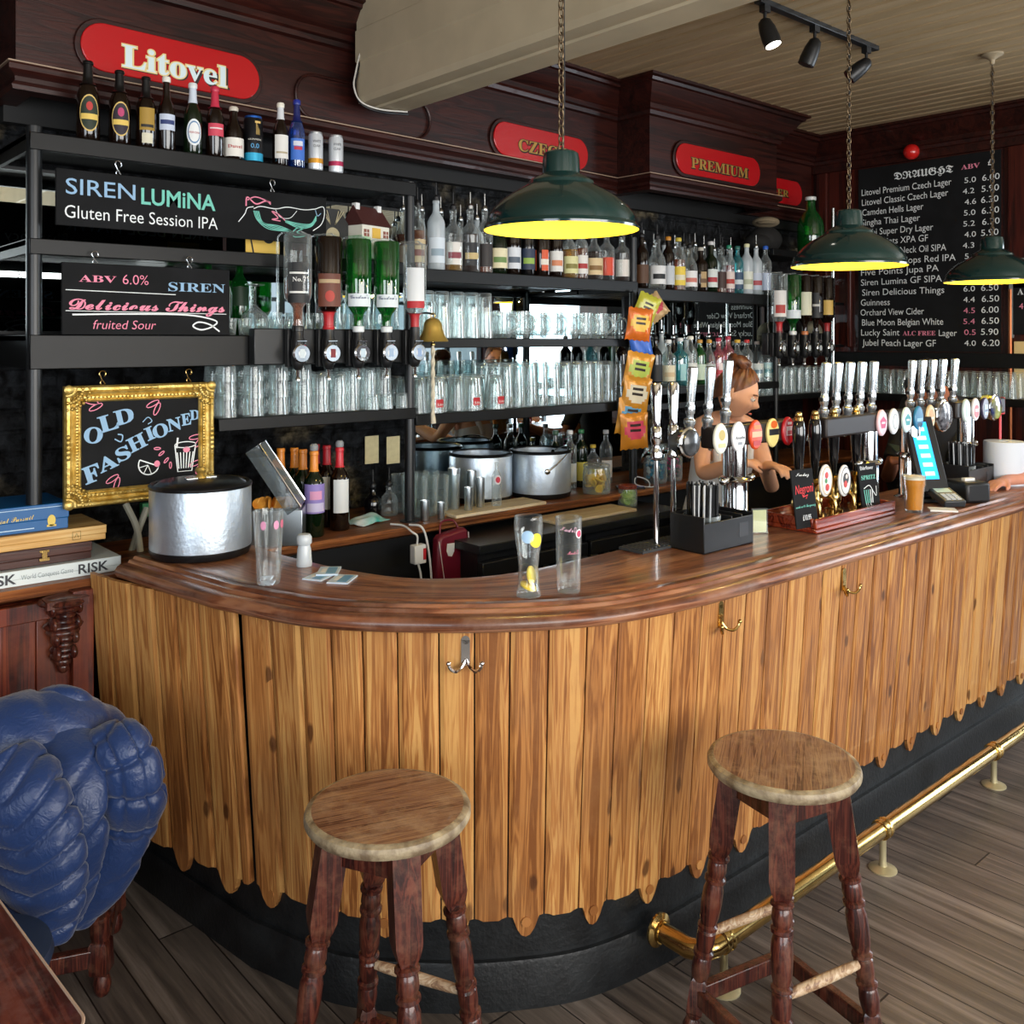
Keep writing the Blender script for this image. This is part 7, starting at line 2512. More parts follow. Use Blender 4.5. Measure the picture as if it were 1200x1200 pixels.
# charging lead
tag(MB().tube(smoothpath([(3.62, 3.13, 1.004), (3.68, 3.12, 1.004), (3.70, 3.15, 1.03), (3.64, 3.17, 1.05), (3.60, 3.14, 1.02), (3.66, 3.105, 1.004), (3.72, 3.11, 1.004)], 6), 0.003, 6).build('charging_lead', white_paint), 'loose white charging lead on the back counter below the crisp packets', 'cable')
# sweets in jars
for px, ca, cb2, lab in ((768, '#2f9fc4', '#e4eef2', 'jar of blue and white wrapped sweets below the crisp packets'), (786, '#d8327e', '#2a1420', 'jar of pink and dark wrapped sweets left of the bartender')):
    x = on_y(px, 540, 3.20).x
    t = thing('sweet_jar', lab, 'jar', (x, 3.20, BC), 0, 'jars of sweets')
    glass_shell(0.058, 0.056, 0.19, 0.002, 0.006, [(0.062, 0.02), (0.062, 0.16)], 28).build('glass', clear_glass, t)
    rj = random.Random(px)
    f_ = MB()
    for k in range(90):
        a, rr = rj.random() * 6.28, 0.047 * math.sqrt(rj.random())
        f_.sphere((rr * math.cos(a), rr * math.sin(a), 0.02 + 0.14 * k / 90), (0.013, 0.009, 0.010), 8, 6, 0 if rj.random() < 0.6 else 1, Matrix.Rotation(rj.uniform(0, 3), 4, 'X') @ Matrix.Rotation(rj.uniform(0, 3), 4, 'Z'))
    tag(f_.build('sweets', [flat(ca, 0.25), flat(cb2, 0.3)], t), kind='stuff')

# crisp packets clipped in a hanging strip
strip = thing('snack_strip', 'thin clip strip with crisp packets hanging from the shelf by the right post', 'hanging strip', (3.585, 3.135, 1.20))
MB().box(-0.012, 0.012, 0.0, 0.003, 0, 0.80).build('strip', black_plastic, strip, smooth=0)


def packet(w, h, main, panel, blocks, dark='#2a1c10'):
    mb = MB()
    nx, nz = 10, 14
    for side in (-1, 1):
        vs, fs, ms = [], [], []
        for j in range(nz + 1):
            for i in range(nx + 1):
                u, v = i / nx * 2 - 1, j / nz * 2 - 1
                d = 0.020 * (1 - u ** 4) * max(0, 1 - abs(v) ** 5) + 0.0015
                d *= 1 + 0.16 * math.sin(7 * u + 5 * v)
                xw = w / 2 * u * (1 - 0.05 * (1 - v * v))
                zz = h / 2 * v + (0.003 * (1 if i % 2 else -1) if j in (0, nz) else 0)
                vs.append((xw, side * d if side < 0 else d, zz))
        for j in range(nz):
            for i in range(nx):
                a = j * (nx + 1) + i
                q = (a, a + 1, a + nx + 2, a + nx + 1)
                u, v = (i + 0.5) / nx * 2 - 1, (j + 0.5) / nz * 2 - 1
                mi = 0
                if side < 0 and (u / 0.78) ** 2 + ((v - 0.12) / 0.52) ** 2 < 1:
                    mi = 1
                    if (j in (7, 9)) and abs(u) < 0.5 and blocks:
                        mi = 2
                fs.append(q if side < 0 else q[::-1])
                ms.append(mi)
        b = len(mb.v)
        mb.v += [Vector(p) for p in vs]
        mb.f += [tuple(b + k for k in f) for f in fs]
        mb.m += ms
    return mb.build('crisp_packet', [mat('foil_' + main[1:], main, 0.3, 0.15, coat=0.2), flat(panel, 0.4), flat(dark, 0.4)], None, smooth=60)


ps = [(757, 362, '#c9c845', '#dfe08a', 22, 0.125, 'yellow-green crisp packet at the top of the hanging strip'), (768, 360, '#c9a97a', '#b8354a', -38, 0.11, 'striped packet slanting out at the top right of the strip'), (749, 380, '#e0742a', '#efc24a', 6, 0.135, 'orange crisp packet, second down the strip'),
      (751, 405, '#3e6fd2', '#3e6fd2', -12, 0.12, 'plain bright blue crisp packet in the middle of the strip'), (748, 434, '#dd9a34', '#bcd058', 10, 0.15, 'orange packet with a lime-green panel on the strip'), (745, 463, '#dd9a34', '#efe6cc', 8, 0.15, 'orange packet with a cream panel on the strip'),
      (739, 488, '#dd9a34', '#5aa2cf', 6, 0.15, 'orange packet with a blue panel on the strip'), (743, 505, '#dd9030', '#df4a66', -3, 0.15, 'orange packet with a pink-red panel at the bottom of the strip')]
for k, (px, py, mc, pc, ang, sz, lab) in enumerate(ps):
    y = 3.10 - 0.010 * (k % 3) - (0.012 if k == 7 else 0)
    p = on_y(px, py, y)
    o = packet(sz, sz * 1.2, mc, pc, k not in (3,))
    o.location = p
    o.rotation_euler = (R(5), R(ang), face(p.x, p.y, 0.5))
    tag(o, lab, 'crisp packet', 'crisp packets on the hanging strip')

# power brick on its lead, wine-red bag
lead = thing('power_adapter', 'white power adapter with red marks dangling below the back counter by the middle post', 'adapter', tuple(on_y(490, 660, 3.045)))
MB().box(-0.028, 0.028, -0.018, 0.018, 0, 0.075).build('brick', white_paint, lead, bevel=0.004)
MB().box(0.0282, 0.0288, -0.012, 0.012, 0.012, 0.032).box(0.0282, 0.0288, -0.012, 0.012, 0.040, 0.060).box(0.012, 0.026, -0.0186, -0.018, 0.015, 0.06).build('red_marks', flat('#c22a34', 0.4), lead, smooth=0)
zl = lead.location.z
MB().tube(smoothpath([(-0.005, 0, 0.075), (-0.008, -0.005, 0.11), (-0.03, 0.0, 1.0 - zl - 0.01), (-0.03, 0.06, 1.006 - zl), (-0.05, 0.12, 1.006 - zl)], 6), 0.004, 8).build('lead', white_paint, lead)
MB().tube(smoothpath([(0.0, 0, 0.0), (0.01, -0.004, -0.05), (0.02, 0, -0.15), (0.04, 0.0, -0.20), (0.065, 0, -0.10), (0.05, 0.0, 0.05), (0.02, 0.0, 1.0 - zl), (0.0, 0.06, 1.006 - zl)], 6), 0.0045, 8).build('lower_lead', white_paint, lead)
p = on_y(532, 676, 3.02)
bg_ = thing('wine_red_bag', 'wine-red bag with pale stitching and a white badge hanging below the back counter', 'bag', (p.x, 3.02, p.z - 0.02))
MB().prism([(-0.085, 0), (0.095, 0), (0.075, 0.20), (0.06, 0.212), (-0.06, 0.195), (-0.075, 0.18)], -0.05, 0.0, None, UP).build('body', mat('bag_maroon', '#6e0f26', 0.45, coat=0.15), bg_, bevel=0.012)
MB().tube([(0.090, -0.003, 0.01), (0.072, -0.003, 0.195)], 0.0025, 6).tube([(-0.078, -0.003, 0.175), (-0.05, -0.003, 0.01)], 0.0018, 6).build('stitching', flat('#e0d3d0', 0.6), bg_)
MB().prism([(-0.03, 0.11), (-0.012, 0.105), (0.0, 0.125), (0.002, 0.158), (-0.035, 0.160), (-0.038, 0.130)], 0.0, 0.002, None, UP).build('badge', white_paint, bg_, smooth=0)
MB().tube(smoothpath([(-0.05, 0.03, 0.19), (-0.03, 0.045, 1.0 - bg_.location.z + 0.004), (0.03, 0.045, 1.0 - bg_.location.z + 0.004), (0.05, 0.03, 0.20)], 6), 0.004, 8).build('strap', mat('bag_maroon', '#6e0f26', 0.45), bg_)
# bottles in the fridges
for x0, nm_ in ((2.38, 'left'), (3.00, 'right')):
    for k in range(7):
        c_ = ['#cfd8dc', '#d9c34a', '#c43a40', '#7fa84a'][k % 4]
        b = bottle('beer', 0.20, 0.029, rb.choice(['dark', 'olive', 'clear']), [('band', c_, 0.15, 0.45, 1.0)], '#cfcfca')
        put(b, x0 + 0.07 + 0.077 * k, 2.99, 0.557, f'small beer bottle on the upper rack of the {nm_} bottle fridge, {ORD[k]} from its left', 'bottle', 'bottles in the fridges')

# board games on the left ledge
def game(x0, x1, y0, y1, z, h, m, name, lab, rz=0.0):
    t = thing(name, lab, 'board game', ((x0 + x1) / 2, (y0 + y1) / 2, z), rz, 'board games on the ledge')
    w, d = x1 - x0, y1 - y0
    MB().box(-w / 2, w / 2, -d / 2, d / 2, 0, h * 0.42).box(-w / 2 - 0.002, w / 2 + 0.002, -d / 2 - 0.002, d / 2 + 0.002, h * 0.42, h).build('box', m, t, bevel=0.002)
    return t, w, d


gx = on_y(141, 655, 3.13).x
g1, w, d = game(gx - 0.52, gx, 3.13, 3.40, 1.0005, 0.048, mat('game_white', '#dfe8e6', 0.45), 'board_game_box', 'white board game box with bold black title, bottom of the pile', R(0.0))
mb = MB()
for xo in (0.13, -0.14):
    mb.text('RISK', xo, 0.010, 0.042, -d / 2 - 0.0032, None, 0.02, 0, 'L', width=0.092)
mb.text('World Conquest Game', -0.035, 0.018, 0.022, -d / 2 - 0.0032, None, -0.01, 1, 'L', width=0.15)
mb.build('lettering', [flat('#3a3c40', 0.5), flat('#7d8a8e', 0.5)], g1, smooth=0)
gx = on_y(107, 630, 3.15).x
g2, w, d = game(gx - 0.42, gx, 3.15, 3.40, 1.0505, 0.055, wood('game_box_brown', '#24110d', '#3a1d16', '#4d2a20', 'X', 0.9, 0.35, coat=0.2), 'wooden_game_case', 'dark brown wooden game case with a brass clasp')
MB().box(0.055, 0.085, -d / 2 - 0.006, -d / 2, 0.012, 0.022).box(0.062, 0.078, -d / 2 - 0.007, -d / 2, 0.020, 0.046).box(0.056, 0.084, -d / 2 - 0.006, -d / 2, 0.038, 0.046).build('clasp', brass, g2, bevel=0.001)
gx = on_y(124, 615, 3.14).x
g3, w, d = game(gx - 0.50, gx, 3.14, 3.39, 1.1075, 0.046, wood('game_box_pale', '#a8742e', '#d0a05a', '#e2bd7c', 'X', 0.7, 0.45), 'pale_wooden_game_box', 'pale wooden game box with a small stamped square on its front')
m_ = MB().ribbon([(0.148, 0.010), (0.172, 0.010), (0.172, 0.036), (0.148, 0.036), (0.148, 0.010)], 0.0016, -d / 2 - 0.003, 0)
m_.ribbon([(0.154, 0.016), (0.16, 0.03), (0.166, 0.016)], 0.0016, -d / 2 - 0.003, 0)
m_.build('stamp', [flat('#6a5a20', 0.6)], g3, smooth=0)
gx = on_y(80, 600, 3.16).x
g4, w, d = game(gx - 0.40, gx, 3.16, 3.40, 1.1545, 0.082, mat('game_blue', '#0d5a96', 0.4), 'blue_game_box', 'blue boxed game with gold script on top of the pile')
mb = MB()
mb.text('Trivial Pursuit', -0.03, 0.035, 0.034, -d / 2 - 0.0032, 'script', 0.0, 0, 'L', width=0.13, rot=0.04)
mb.ribbon([(-0.19, 0.012), (0.10, 0.012)], 0.003, -d / 2 - 0.0032, 1)
mb.ribbon([(-0.195, 0.072), (0.18, 0.072)], 0.002, -d / 2 - 0.0032, 1)
mb.disc((0.150, 0.030), 0.012, 0.018, -d / 2 - 0.0032, 16, 0)
mb.ribbon([(0.136, 0.014), (0.164, 0.014)], 0.006, -d / 2 - 0.0032, 0)
mb.build('lettering', [flat('#e0c45a', 0.4), flat('#bcd6e8', 0.5)], g4, smooth=0)
# white cables behind the bar top
tag(MB().tube(smoothpath([on_y(147, 590, 3.45), on_y(160, 618, 3.42), on_y(165, 650, 3.36)], 6), 0.012, 8).build('pale_hose', flat('#c9c5b0', 0.5)), 'pale hose hanging between the gilt frame and the ice bucket, left one', 'hose')
tag(MB().tube(smoothpath([on_y(172, 595, 3.46), on_y(162, 622, 3.44), on_y(153, 650, 3.40)], 6), 0.012, 8).build('pale_hose', flat('#bfbca8', 0.5)), 'pale hose crossing behind the other one beside the ice bucket', 'hose')
tag(MB().box(0, 0.06, 0, 0.03, 0, 0.05).build('green_tape_roll', flat('#2f8a5a', 0.6), None), 'green block on the masonry left of the ice bucket', 'block')
bpy.data.objects['green_tape_roll'].location = on_y(167, 606, 3.585)
# clutter left of the draught board
cm_ = []
rk = random.Random(9)
MB().box(5.60, 5.92, 3.30, 3.58, 1.985, 2.0).box(5.60, 5.92, 3.30, 3.58, 1.70, 1.715).build('corner_shelf', shelf_black, rack)
for k in range(5):
    o = MB().box(-0.09, 0.09, -0.12, 0.12, 0, 0.026).build('magazine_box', flat(['#e6e2d6', '#b89a6a', '#d8d8d2', '#6a4a30', '#ece8de'][k], 0.7), None, bevel=0.002)
    put(o, 5.72, 3.43, 2.0005 + 0.0265 * k, ['white', 'tan', 'grey', 'brown', 'cream'][k] + ' flat box in the pile left of the big chalkboard', 'box', 'flat boxes in the corner', rz=R(-60 + rk.uniform(-14, 14)))
sk = MB().sphere((0, 0, 0.08), (0.075, 0.09, 0.08), 20, 12).sphere((-0.02, -0.05, 0.035), (0.05, 0.05, 0.04), 14, 8).build('stone_jar', mat('stone_grey', '#5f5e52', 0.8, c2='#a29c84', vscale=16, bump=0.5, bscale=40), None)
put(sk, 5.72, 3.43, 1.7155, 'mottled grey rounded jar on the corner shelf left of the chalkboard', 'jar')

# ------------------------------------------------------------------ people behind the bar
def skin_mesh(joints, edges, root, sub=2):
    names = list(joints)
    me = bpy.data.meshes.new('skel')
    me.from_pydata([tuple(joints[n][0]) for n in names], [(names.index(a), names.index(b)) for a, b in edges], [])
    o = bpy.data.objects.new('skel', me)
    COL.objects.link(o)
    o.modifiers.new('skin', 'SKIN')
    for i, n in enumerate(names):
        r = joints[n][1]
        me.skin_vertices[0].data[i].radius = r if hasattr(r, '__len__') else (r, r)
        me.skin_vertices[0].data[i].use_root = (n == root)
    s = o.modifiers.new('sub', 'SUBSURF')
    s.levels = s.render_levels = sub
    dg = bpy.context.evaluated_depsgraph_get()
    ev = o.evaluated_get(dg)
    m2 = ev.to_mesh()
    vs = [v.co.copy() for v in m2.vertices]
    fs = [tuple(p.vertices) for p in m2.polygons]
    ev.to_mesh_clear()
    bpy.data.objects.remove(o)
    bpy.data.meshes.remove(me)
    return vs, fs


def head_geo(c, fwd, s=1.0):
    """head shaped from a sphere: face along fwd"""
    f = Vector(fwd).normalized()
    rt = f.cross(Vector((0, 0, 1))).normalized()
    up = rt.cross(f)
    M = Matrix((rt, f, up)).transposed().to_4x4()
    M.translation = Vector(c)
    vs, fs = [], []
    NU, NV = 44, 34
    def g(a, b, s1, s2, u, v):
        return math.exp(-((u - a) / s1) ** 2 - ((v - b) / s2) ** 2)
    for j in range(NV + 1):
        th = math.pi * j / NV
        for i in range(NU):
            ph = 2 * math.pi * i / NU
            d = Vector((math.sin(th) * math.sin(ph), math.sin(th) * math.cos(ph), math.cos(th)))
            x, y, z = d.x * 0.074, d.y * 0.094, d.z * 0.116
            if z < -0.02:
                k = (-0.02 - z) / 0.096
                x *= 1 - 0.36 * k
                if y < 0:
                    y *= 1 - 0.5 * k
            if d.y > 0:
                u, v = x / 0.074, z / 0.116
                y += 0.031 * g(0, -0.20, 0.15, 0.15, u, v) + 0.012 * g(0, 0.05, 0.12, 0.22, u, v)
                y -= 0.013 * (g(-0.44, 0.06, 0.20, 0.12, u, v) + g(0.44, 0.06, 0.20, 0.12, u, v))
                y += 0.006 * (g(-0.42, 0.24, 0.26, 0.08, u, v) + g(0.42, 0.24, 0.26, 0.08, u, v))
                y += 0.008 * g(0, -0.50, 0.26, 0.06, u, v) + 0.007 * g(0, -0.60, 0.22, 0.05, u, v) - 0.004 * g(0, -0.55, 0.25, 0.025, u, v)
                y += 0.012 * g(0, -0.84, 0.26, 0.14, u, v)
                y += 0.005 * (g(-0.58, -0.22, 0.22, 0.2, u, v) + g(0.58, -0.22, 0.22, 0.2, u, v))
            vs.append(M @ (Vector((x, y, z)) * s))
    for j in range(NV):
        for i in range(NU):
            a, b = j * NU + i, j * NU + (i + 1) % NU
            fs.append((a, a + NU, b + NU, b))
    return vs, fs, M


def hand(j, e, wrist, d, pn, s=1.0, side=1, curl=0.5, tag_='r'):
    """palm and five fingers; d: pointing direction, pn: palm normal, curling towards it"""
    d = Vector(d).normalized()
    pn = Vector(pn)
    pn = (pn - d * pn.dot(d)).normalized()
    x = d.cross(pn).normalized() * side
    W = Vector(wrist)
    p1, p2 = W + d * 0.035 * s, W + d * 0.075 * s
    j['pa' + tag_] = (p1, (0.030 * s, 0.017 * s))
    j['pb' + tag_] = (p2, (0.034 * s, 0.015 * s))
    e += [('wr' + tag_, 'pa' + tag_), ('pa' + tag_, 'pb' + tag_)]
    for k, (o, L) in enumerate(((-0.028, 0.070), (-0.010, 0.080), (0.009, 0.076), (0.027, 0.060))):
        b = p2 + x * o * s + d * 0.012 * s
        a = curl * (0.8 + 0.1 * k)
        q1 = b + (d * math.cos(a * 0.6) + pn * math.sin(a * 0.6)) * L * 0.45 * s
        q2 = q1 + (d * math.cos(a * 1.4) + pn * math.sin(a * 1.4)) * L * 0.32 * s
        q3 = q2 + (d * math.cos(a * 2.0) + pn * math.sin(a * 2.0)) * L * 0.25 * s
        for n, q, r in (('0', b, 0.0095), ('1', q1, 0.0088), ('2', q2, 0.008), ('3', q3, 0.0068)):
            j[f'f{k}{n}{tag_}'] = (q, r * s)
        e += [('pb' + tag_, f'f{k}0{tag_}'), (f'f{k}0{tag_}', f'f{k}1{tag_}'), (f'f{k}1{tag_}', f'f{k}2{tag_}'), (f'f{k}2{tag_}', f'f{k}3{tag_}')]
    t0 = p1 - x * 0.030 * s + d * 0.005 * s
    t1 = t0 + (d * 0.8 - x * 0.6 + pn * 0.3).normalized() * 0.034 * s
    t2 = t1 + (d * 0.9 + pn * 0.5).normalized() * 0.028 * s
    for n, q, r in (('0', t0, 0.011), ('1', t1, 0.0098), ('2', t2, 0.0085)):
        j[f't{n}{tag_}'] = (q, r * s)
    e += [('pa' + tag_, 't0' + tag_), ('t0' + tag_, 't1' + tag_), ('t1' + tag_, 't2' + tag_)]


def loft(mb, pts, wd, dp, side, s=1.0, seg=36):
    """torso: oval sections along the spine, widest across the shoulders' direction"""
    n = len(pts)
    P = smoothpath(pts, 6)
    vs, fs = [], []
    m = len(P)
    for i, p in enumerate(P):
        k = i / (m - 1) * (n - 1)
        a = min(int(k), n - 2)
        w = (wd[a] + (wd[a + 1] - wd[a]) * (k - a)) * s
        d = (dp[a] + (dp[a + 1] - dp[a]) * (k - a)) * s
        T = (P[min(i + 1, m - 1)] - P[max(i - 1, 0)]).normalized()
        x = (side - T * side.dot(T)).normalized()
        y = T.cross(x)
        for q in range(seg):
            th = 2 * math.pi * q / seg
            vs.append(p + x * (w * math.cos(th)) + y * (d * math.sin(th)))
    for i in range(m - 1):
        for q in range(seg):
            l = (q + 1) % seg
            fs.append((i * seg + q, i * seg + l, (i + 1) * seg + l, (i + 1) * seg + q))
    fs.append(tuple(reversed(range(seg))))
    fs.append(tuple(range((m - 1) * seg, m * seg)))
    return mb.add(vs, fs)


def person(label, pelvis, fwd, lean, head_c, head_f, arms, skin_c, top_c, leg_c, hair_c, hair='bun', sleeves=False, s=1.0, tank=True, sway=Vector((0, 0, 0)), spine=None):
    f = Vector((fwd[0], fwd[1], 0)).normalized()
    rt = Vector((f.y, -f.x, 0))          # the person's right
    P = Vector(pelvis)
    up = Vector((0, 0, 1))
    J, E = {}, []
    tl = (up * math.cos(lean) + f * math.sin(lean)) + sway
    sp = P + tl * 0.17 * s
    ch = P + tl * 0.34 * s
    sh = P + tl * 0.46 * s
    if spine:
        sp, ch, sh = [Vector(q) for q in spine[:3]]
        tl = (sh - P).normalized()
    nk = Vector(spine[3]) if spine else sh + (tl * 0.75 + f * 0.4).normalized() * 0.075 * s
    hc = Vector(head_c) if head_c is not None else nk + (up * 0.9 + f * 0.35).normalized() * 0.13 * s
    J['pelvis'] = (P, (0.150 * s, 0.105 * s))
    J['spine'] = (sp, (0.118 * s, 0.090 * s))
    J['chest'] = (ch, (0.138 * s, 0.098 * s))
    J['sh'] = (sh, (0.10 * s, 0.075 * s))
    J['neck'] = (nk, 0.050 * s)
    J['skull'] = (nk.lerp(hc, 0.6), 0.050 * s)
    E += [('pelvis', 'spine'), ('spine', 'chest'), ('chest', 'sh'), ('sh', 'neck'), ('neck', 'skull')]
    LJ, LE = {}, []
    for sd, t in ((1, 'r'), (-1, 'l')):
        hip = P + rt * sd * 0.095 * s - up * 0.06 * s
        kn = Vector((hip.x, hip.y, 0.48 * s)) + f * 0.03 + rt * sd * 0.02
        an = Vector((hip.x, hip.y, 0.09)) - f * 0.02 + rt * sd * 0.03
        toe = Vector((an.x, an.y, 0.035)) + f * 0.16
        for n, q, r in (('hip', hip, 0.088), ('kn', kn, 0.058), ('cf', kn.lerp(an, 0.35), 0.056), ('an', an, 0.040), ('toe', toe, 0.033)):
            J[n + t] = (q, r * s)
        E += [('pelvis', 'hip' + t), ('hip' + t, 'kn' + t), ('kn' + t, 'cf' + t), ('cf' + t, 'an' + t), ('an' + t, 'toe' + t)]
        A = arms[t]
        so = sh + rt * sd * 0.155 * s - up * 0.015 * s
        if 'sh' in A:
            so = Vector(A['sh'])
        el, wr = Vector(A['el']), Vector(A['wr'])
        for n, q, r in (('so', so, 0.052), ('ua', so.lerp(el, 0.45), 0.045), ('el', el, 0.037), ('fa', el.lerp(wr, 0.3), 0.038), ('wr', wr, 0.025)):
            J[n + t] = (q, r * s)
        E += [('sh', 'so' + t), ('so' + t, 'ua' + t), ('ua' + t, 'el' + t), ('el' + t, 'fa' + t), ('fa' + t, 'wr' + t)]
        hand(J, E, wr, A.get('d', wr - el), A.get('pn', -up), s, sd, A.get('curl', 0.5), t)
    vs, fs = skin_mesh(J, E, 'pelvis')
    mb = MB().add(vs, fs)
    loft(mb, [P - up * 0.06, P, sp, ch - tl * 0.02, ch + tl * 0.06, sh, sh + tl * 0.035], [0.155, 0.158, 0.128, 0.142, 0.150, 0.120, 0.06], [0.108, 0.108, 0.092, 0.106, 0.098, 0.066, 0.04], rt, s)
    hv, hf, HM = head_geo(hc, head_f, s)
    mb.add(hv, hf)
    for sd in (-1, 1):
        mb.sphere(HM @ Vector((0.074 * sd * s, -0.008 * s, -0.005 * s)), (0.010 * s, 0.020 * s, 0.032 * s), 12, 8, None, HM.to_3x3().to_4x4())
    body = mb.build('person', skin_c, None, smooth=80)
    rm = body.modifiers.new('one_skin', 'REMESH')
    rm.mode = 'VOXEL'
    rm.voxel_size = 0.006
    rm.use_smooth_shade = True
    tag(body, label, 'person')
    # eyes, brows, lips
    for sd in (-1, 1):
        c = HM @ (Vector((0.031 * sd, 0.081, 0.006)) * s)
        MB().sphere(c, 0.0115 * s, 14, 10).build('eye', mat('eye_white', '#e9e4e0', 0.3), body)
        MB().sphere(HM @ (Vector((0.031 * sd, 0.0895, 0.004)) * s), 0.0050 * s, 10, 6).build('iris', mat('iris_brown', '#2f1d12', 0.2), body)
        MB().tube([HM @ (Vector((sd * (0.012 + 0.011 * q), 0.093 - 0.0016 * q * q, 0.026 + 0.003 * math.sin(q))) * s) for q in range(4)], 0.0032 * s, 6).build('eyebrow', hair_c, body)
        MB().tube([HM @ (Vector((sd * (0.018 + 0.008 * q), 0.091 - 0.001 * q * q, 0.011 + 0.003 * math.sin(q * 1.05))) * s) for q in range(4)], 0.0028 * s, 6).build('eyelid', skin_c, body)
    MB().tube([HM @ (Vector((0.007 * q, 0.0985 - 0.0010 * q * q, -0.064)) * s) for q in range(-3, 4)], 0.0045 * s, 8, rs=[0.002 * s, 0.004 * s, 0.005 * s, 0.0052 * s, 0.005 * s, 0.004 * s, 0.002 * s]).build('lips', mat('lips', '#b5605a', 0.4), body)
    # hair: cap over the skull with a lumpy outline
    hm = MB()
    vs, fs = [], []
    NU, NV = 64, 26
    rh = random.Random(len(label))
    for j in range(NV + 1):
        for i in range(NU):
            ph = 2 * math.pi * i / NU
            front = max(0, math.cos(ph))
            cp = math.cos(ph)
            lim = math.pi * (0.50 - 0.24 * cp if cp > 0 else 0.50 - 0.20 * cp)
            th = lim * j / NV
            strand = 0.0028 * math.sin(ph * 19 + th * 3) + 0.002 * math.sin(ph * 7 - th * 5)
            x = math.sin(th) * math.sin(ph) * (0.083 + strand)
            y = math.sin(th) * math.cos(ph) * (0.102 + strand)
            z = math.cos(th) * (0.128 + strand)
            if z < -0.02:
                x *= 1 - 0.25 * (-0.02 - z) / 0.1
            vs.append(HM @ (Vector((x, y - 0.004, z + 0.002)) * s))
    for j in range(NV):
        for i in range(NU):
            a, b = j * NU + i, j * NU + (i + 1) % NU
            fs.append((a, a + NU, b + NU, b))
    hm.add(vs, fs)
    if hair == 'bun':
        bc_ = Vector((0, -0.045, 0.135)) * s
        for k in range(7):
            a = k * 0.9
            hm.tube(smoothpath([HM @ (bc_ + Vector((0.040 * math.cos(a + t * 0.9), 0.038 * math.sin(a + t * 0.9), 0.012 * math.sin(k + t * 2))) * s) for t in range(4)], 4), 0.020 * s, 8)
        hm.sphere(HM @ bc_, (0.045 * s, 0.042 * s, 0.034 * s), 16, 10)
    hm.build('hair', hair_c, body, smooth=50)
    # top and trousers
    TJ, TE = {}, []
    gr = 0.012
    TJ['pelvis'] = (P - up * 0.02, (0.150 * s + gr + 0.006, 0.105 * s + gr + 0.006))
    TJ['spine'] = (sp, (0.118 * s + gr, 0.090 * s + gr))
    tm = MB()
    g_ = 0.011
    if tank:
        loft(tm, [P - up * 0.09, P, sp, ch - tl * 0.02, ch + tl * 0.035], [0.168 + g_, 0.164 + g_, 0.136 + g_, 0.146 + g_, 0.148 + g_], [0.122 + g_, 0.116 + g_, 0.098 + g_, 0.110 + g_, 0.106 + g_], rt, s)
        for sd in (1, -1):
            a = ch + tl * 0.03 + rt * sd * 0.088 * s + f * 0.098 * s
            b = sh + rt * sd * 0.100 * s + up * 0.052 * s
            c = ch + tl * 0.03 + rt * sd * 0.088 * s - f * 0.098 * s
            tm.tube(smoothpath([a - tl * 0.03, a, (a + b) / 2 + f * 0.022, b, (c + b) / 2 - f * 0.022, c, c - tl * 0.03], 6), 0.019 * s, 10)
    else:
        loft(tm, [P - up * 0.09, P, sp, ch - tl * 0.02, ch + tl * 0.06, sh, sh + tl * 0.04], [0.168 + g_, 0.164 + g_, 0.136 + g_, 0.148 + g_, 0.155 + g_, 0.128 + g_, 0.06], [0.122 + g_, 0.116 + g_, 0.100 + g_, 0.112 + g_, 0.104 + g_, 0.074 + g_, 0.045], rt, s)
        for t in 'rl':
            so, el_ = J['so' + t][0], J['el' + t][0]
            q = so.lerp(el_, 0.75 if sleeves else 0.45)
            tm.tube([sh.lerp(so, 0.3), so, so.lerp(q, 0.5), q], 0.06, 18, rs=[0.075 * s, 0.068 * s, 0.060 * s, 0.056 * s])
    tm.build('top', top_c, body, smooth=80)
    LJ = {'pelvis': (P - up * 0.03, (0.155 * s, 0.112 * s))}
    LE = []
    for t in 'rl':
        for n in ('hip', 'kn', 'cf', 'an'):
            q, r = J[n + t]
            LJ[n + t] = (q if n != 'an' else q + up * 0.03, r + 0.014)
        LE += [('pelvis', 'hip' + t), ('hip' + t, 'kn' + t), ('kn' + t, 'cf' + t), ('cf' + t, 'an' + t)]
    vs, fs = skin_mesh(LJ, LE, 'pelvis')
    MB().add(vs, fs).build('trousers', leg_c, body, smooth=80)
    for t in 'rl':
        an, toe = J['an' + t][0], J['toe' + t][0]
        sm = MB().sphere((an.lerp(toe, 0.45).x, an.lerp(toe, 0.45).y, 0.042), (0.050, 0.135, 0.046), 18, 10, None, Matrix.Rotation(math.atan2(-f.x, f.y), 4, 'Z'))
        sm.build('shoe', black_matt, body)
    return body


skin_pale = mat('skin_pale', '#efb592', 0.5, var=0.05, vscale=12, spec=0.35)
skin_brown = mat('skin_brown', '#9a5f44', 0.5, var=0.06, vscale=12, spec=0.35)
hair_auburn = mat('hair_auburn', '#4a2a1a', 0.42, c2='#7d4b2c', vscale=34, stretch=(1, 1, 0.25))
hair_black = mat('hair_black', '#0f0b0a', 0.4, c2='#241a17', vscale=30)
white_cotton = mat('white_cotton', '#eef0f2', 0.85, bump=0.15, bscale=50)
black_cotton = mat('black_cotton', '#131417', 0.85, bump=0.15, bscale=50)
denim_dark = mat('denim_dark', '#1d2430', 0.85)

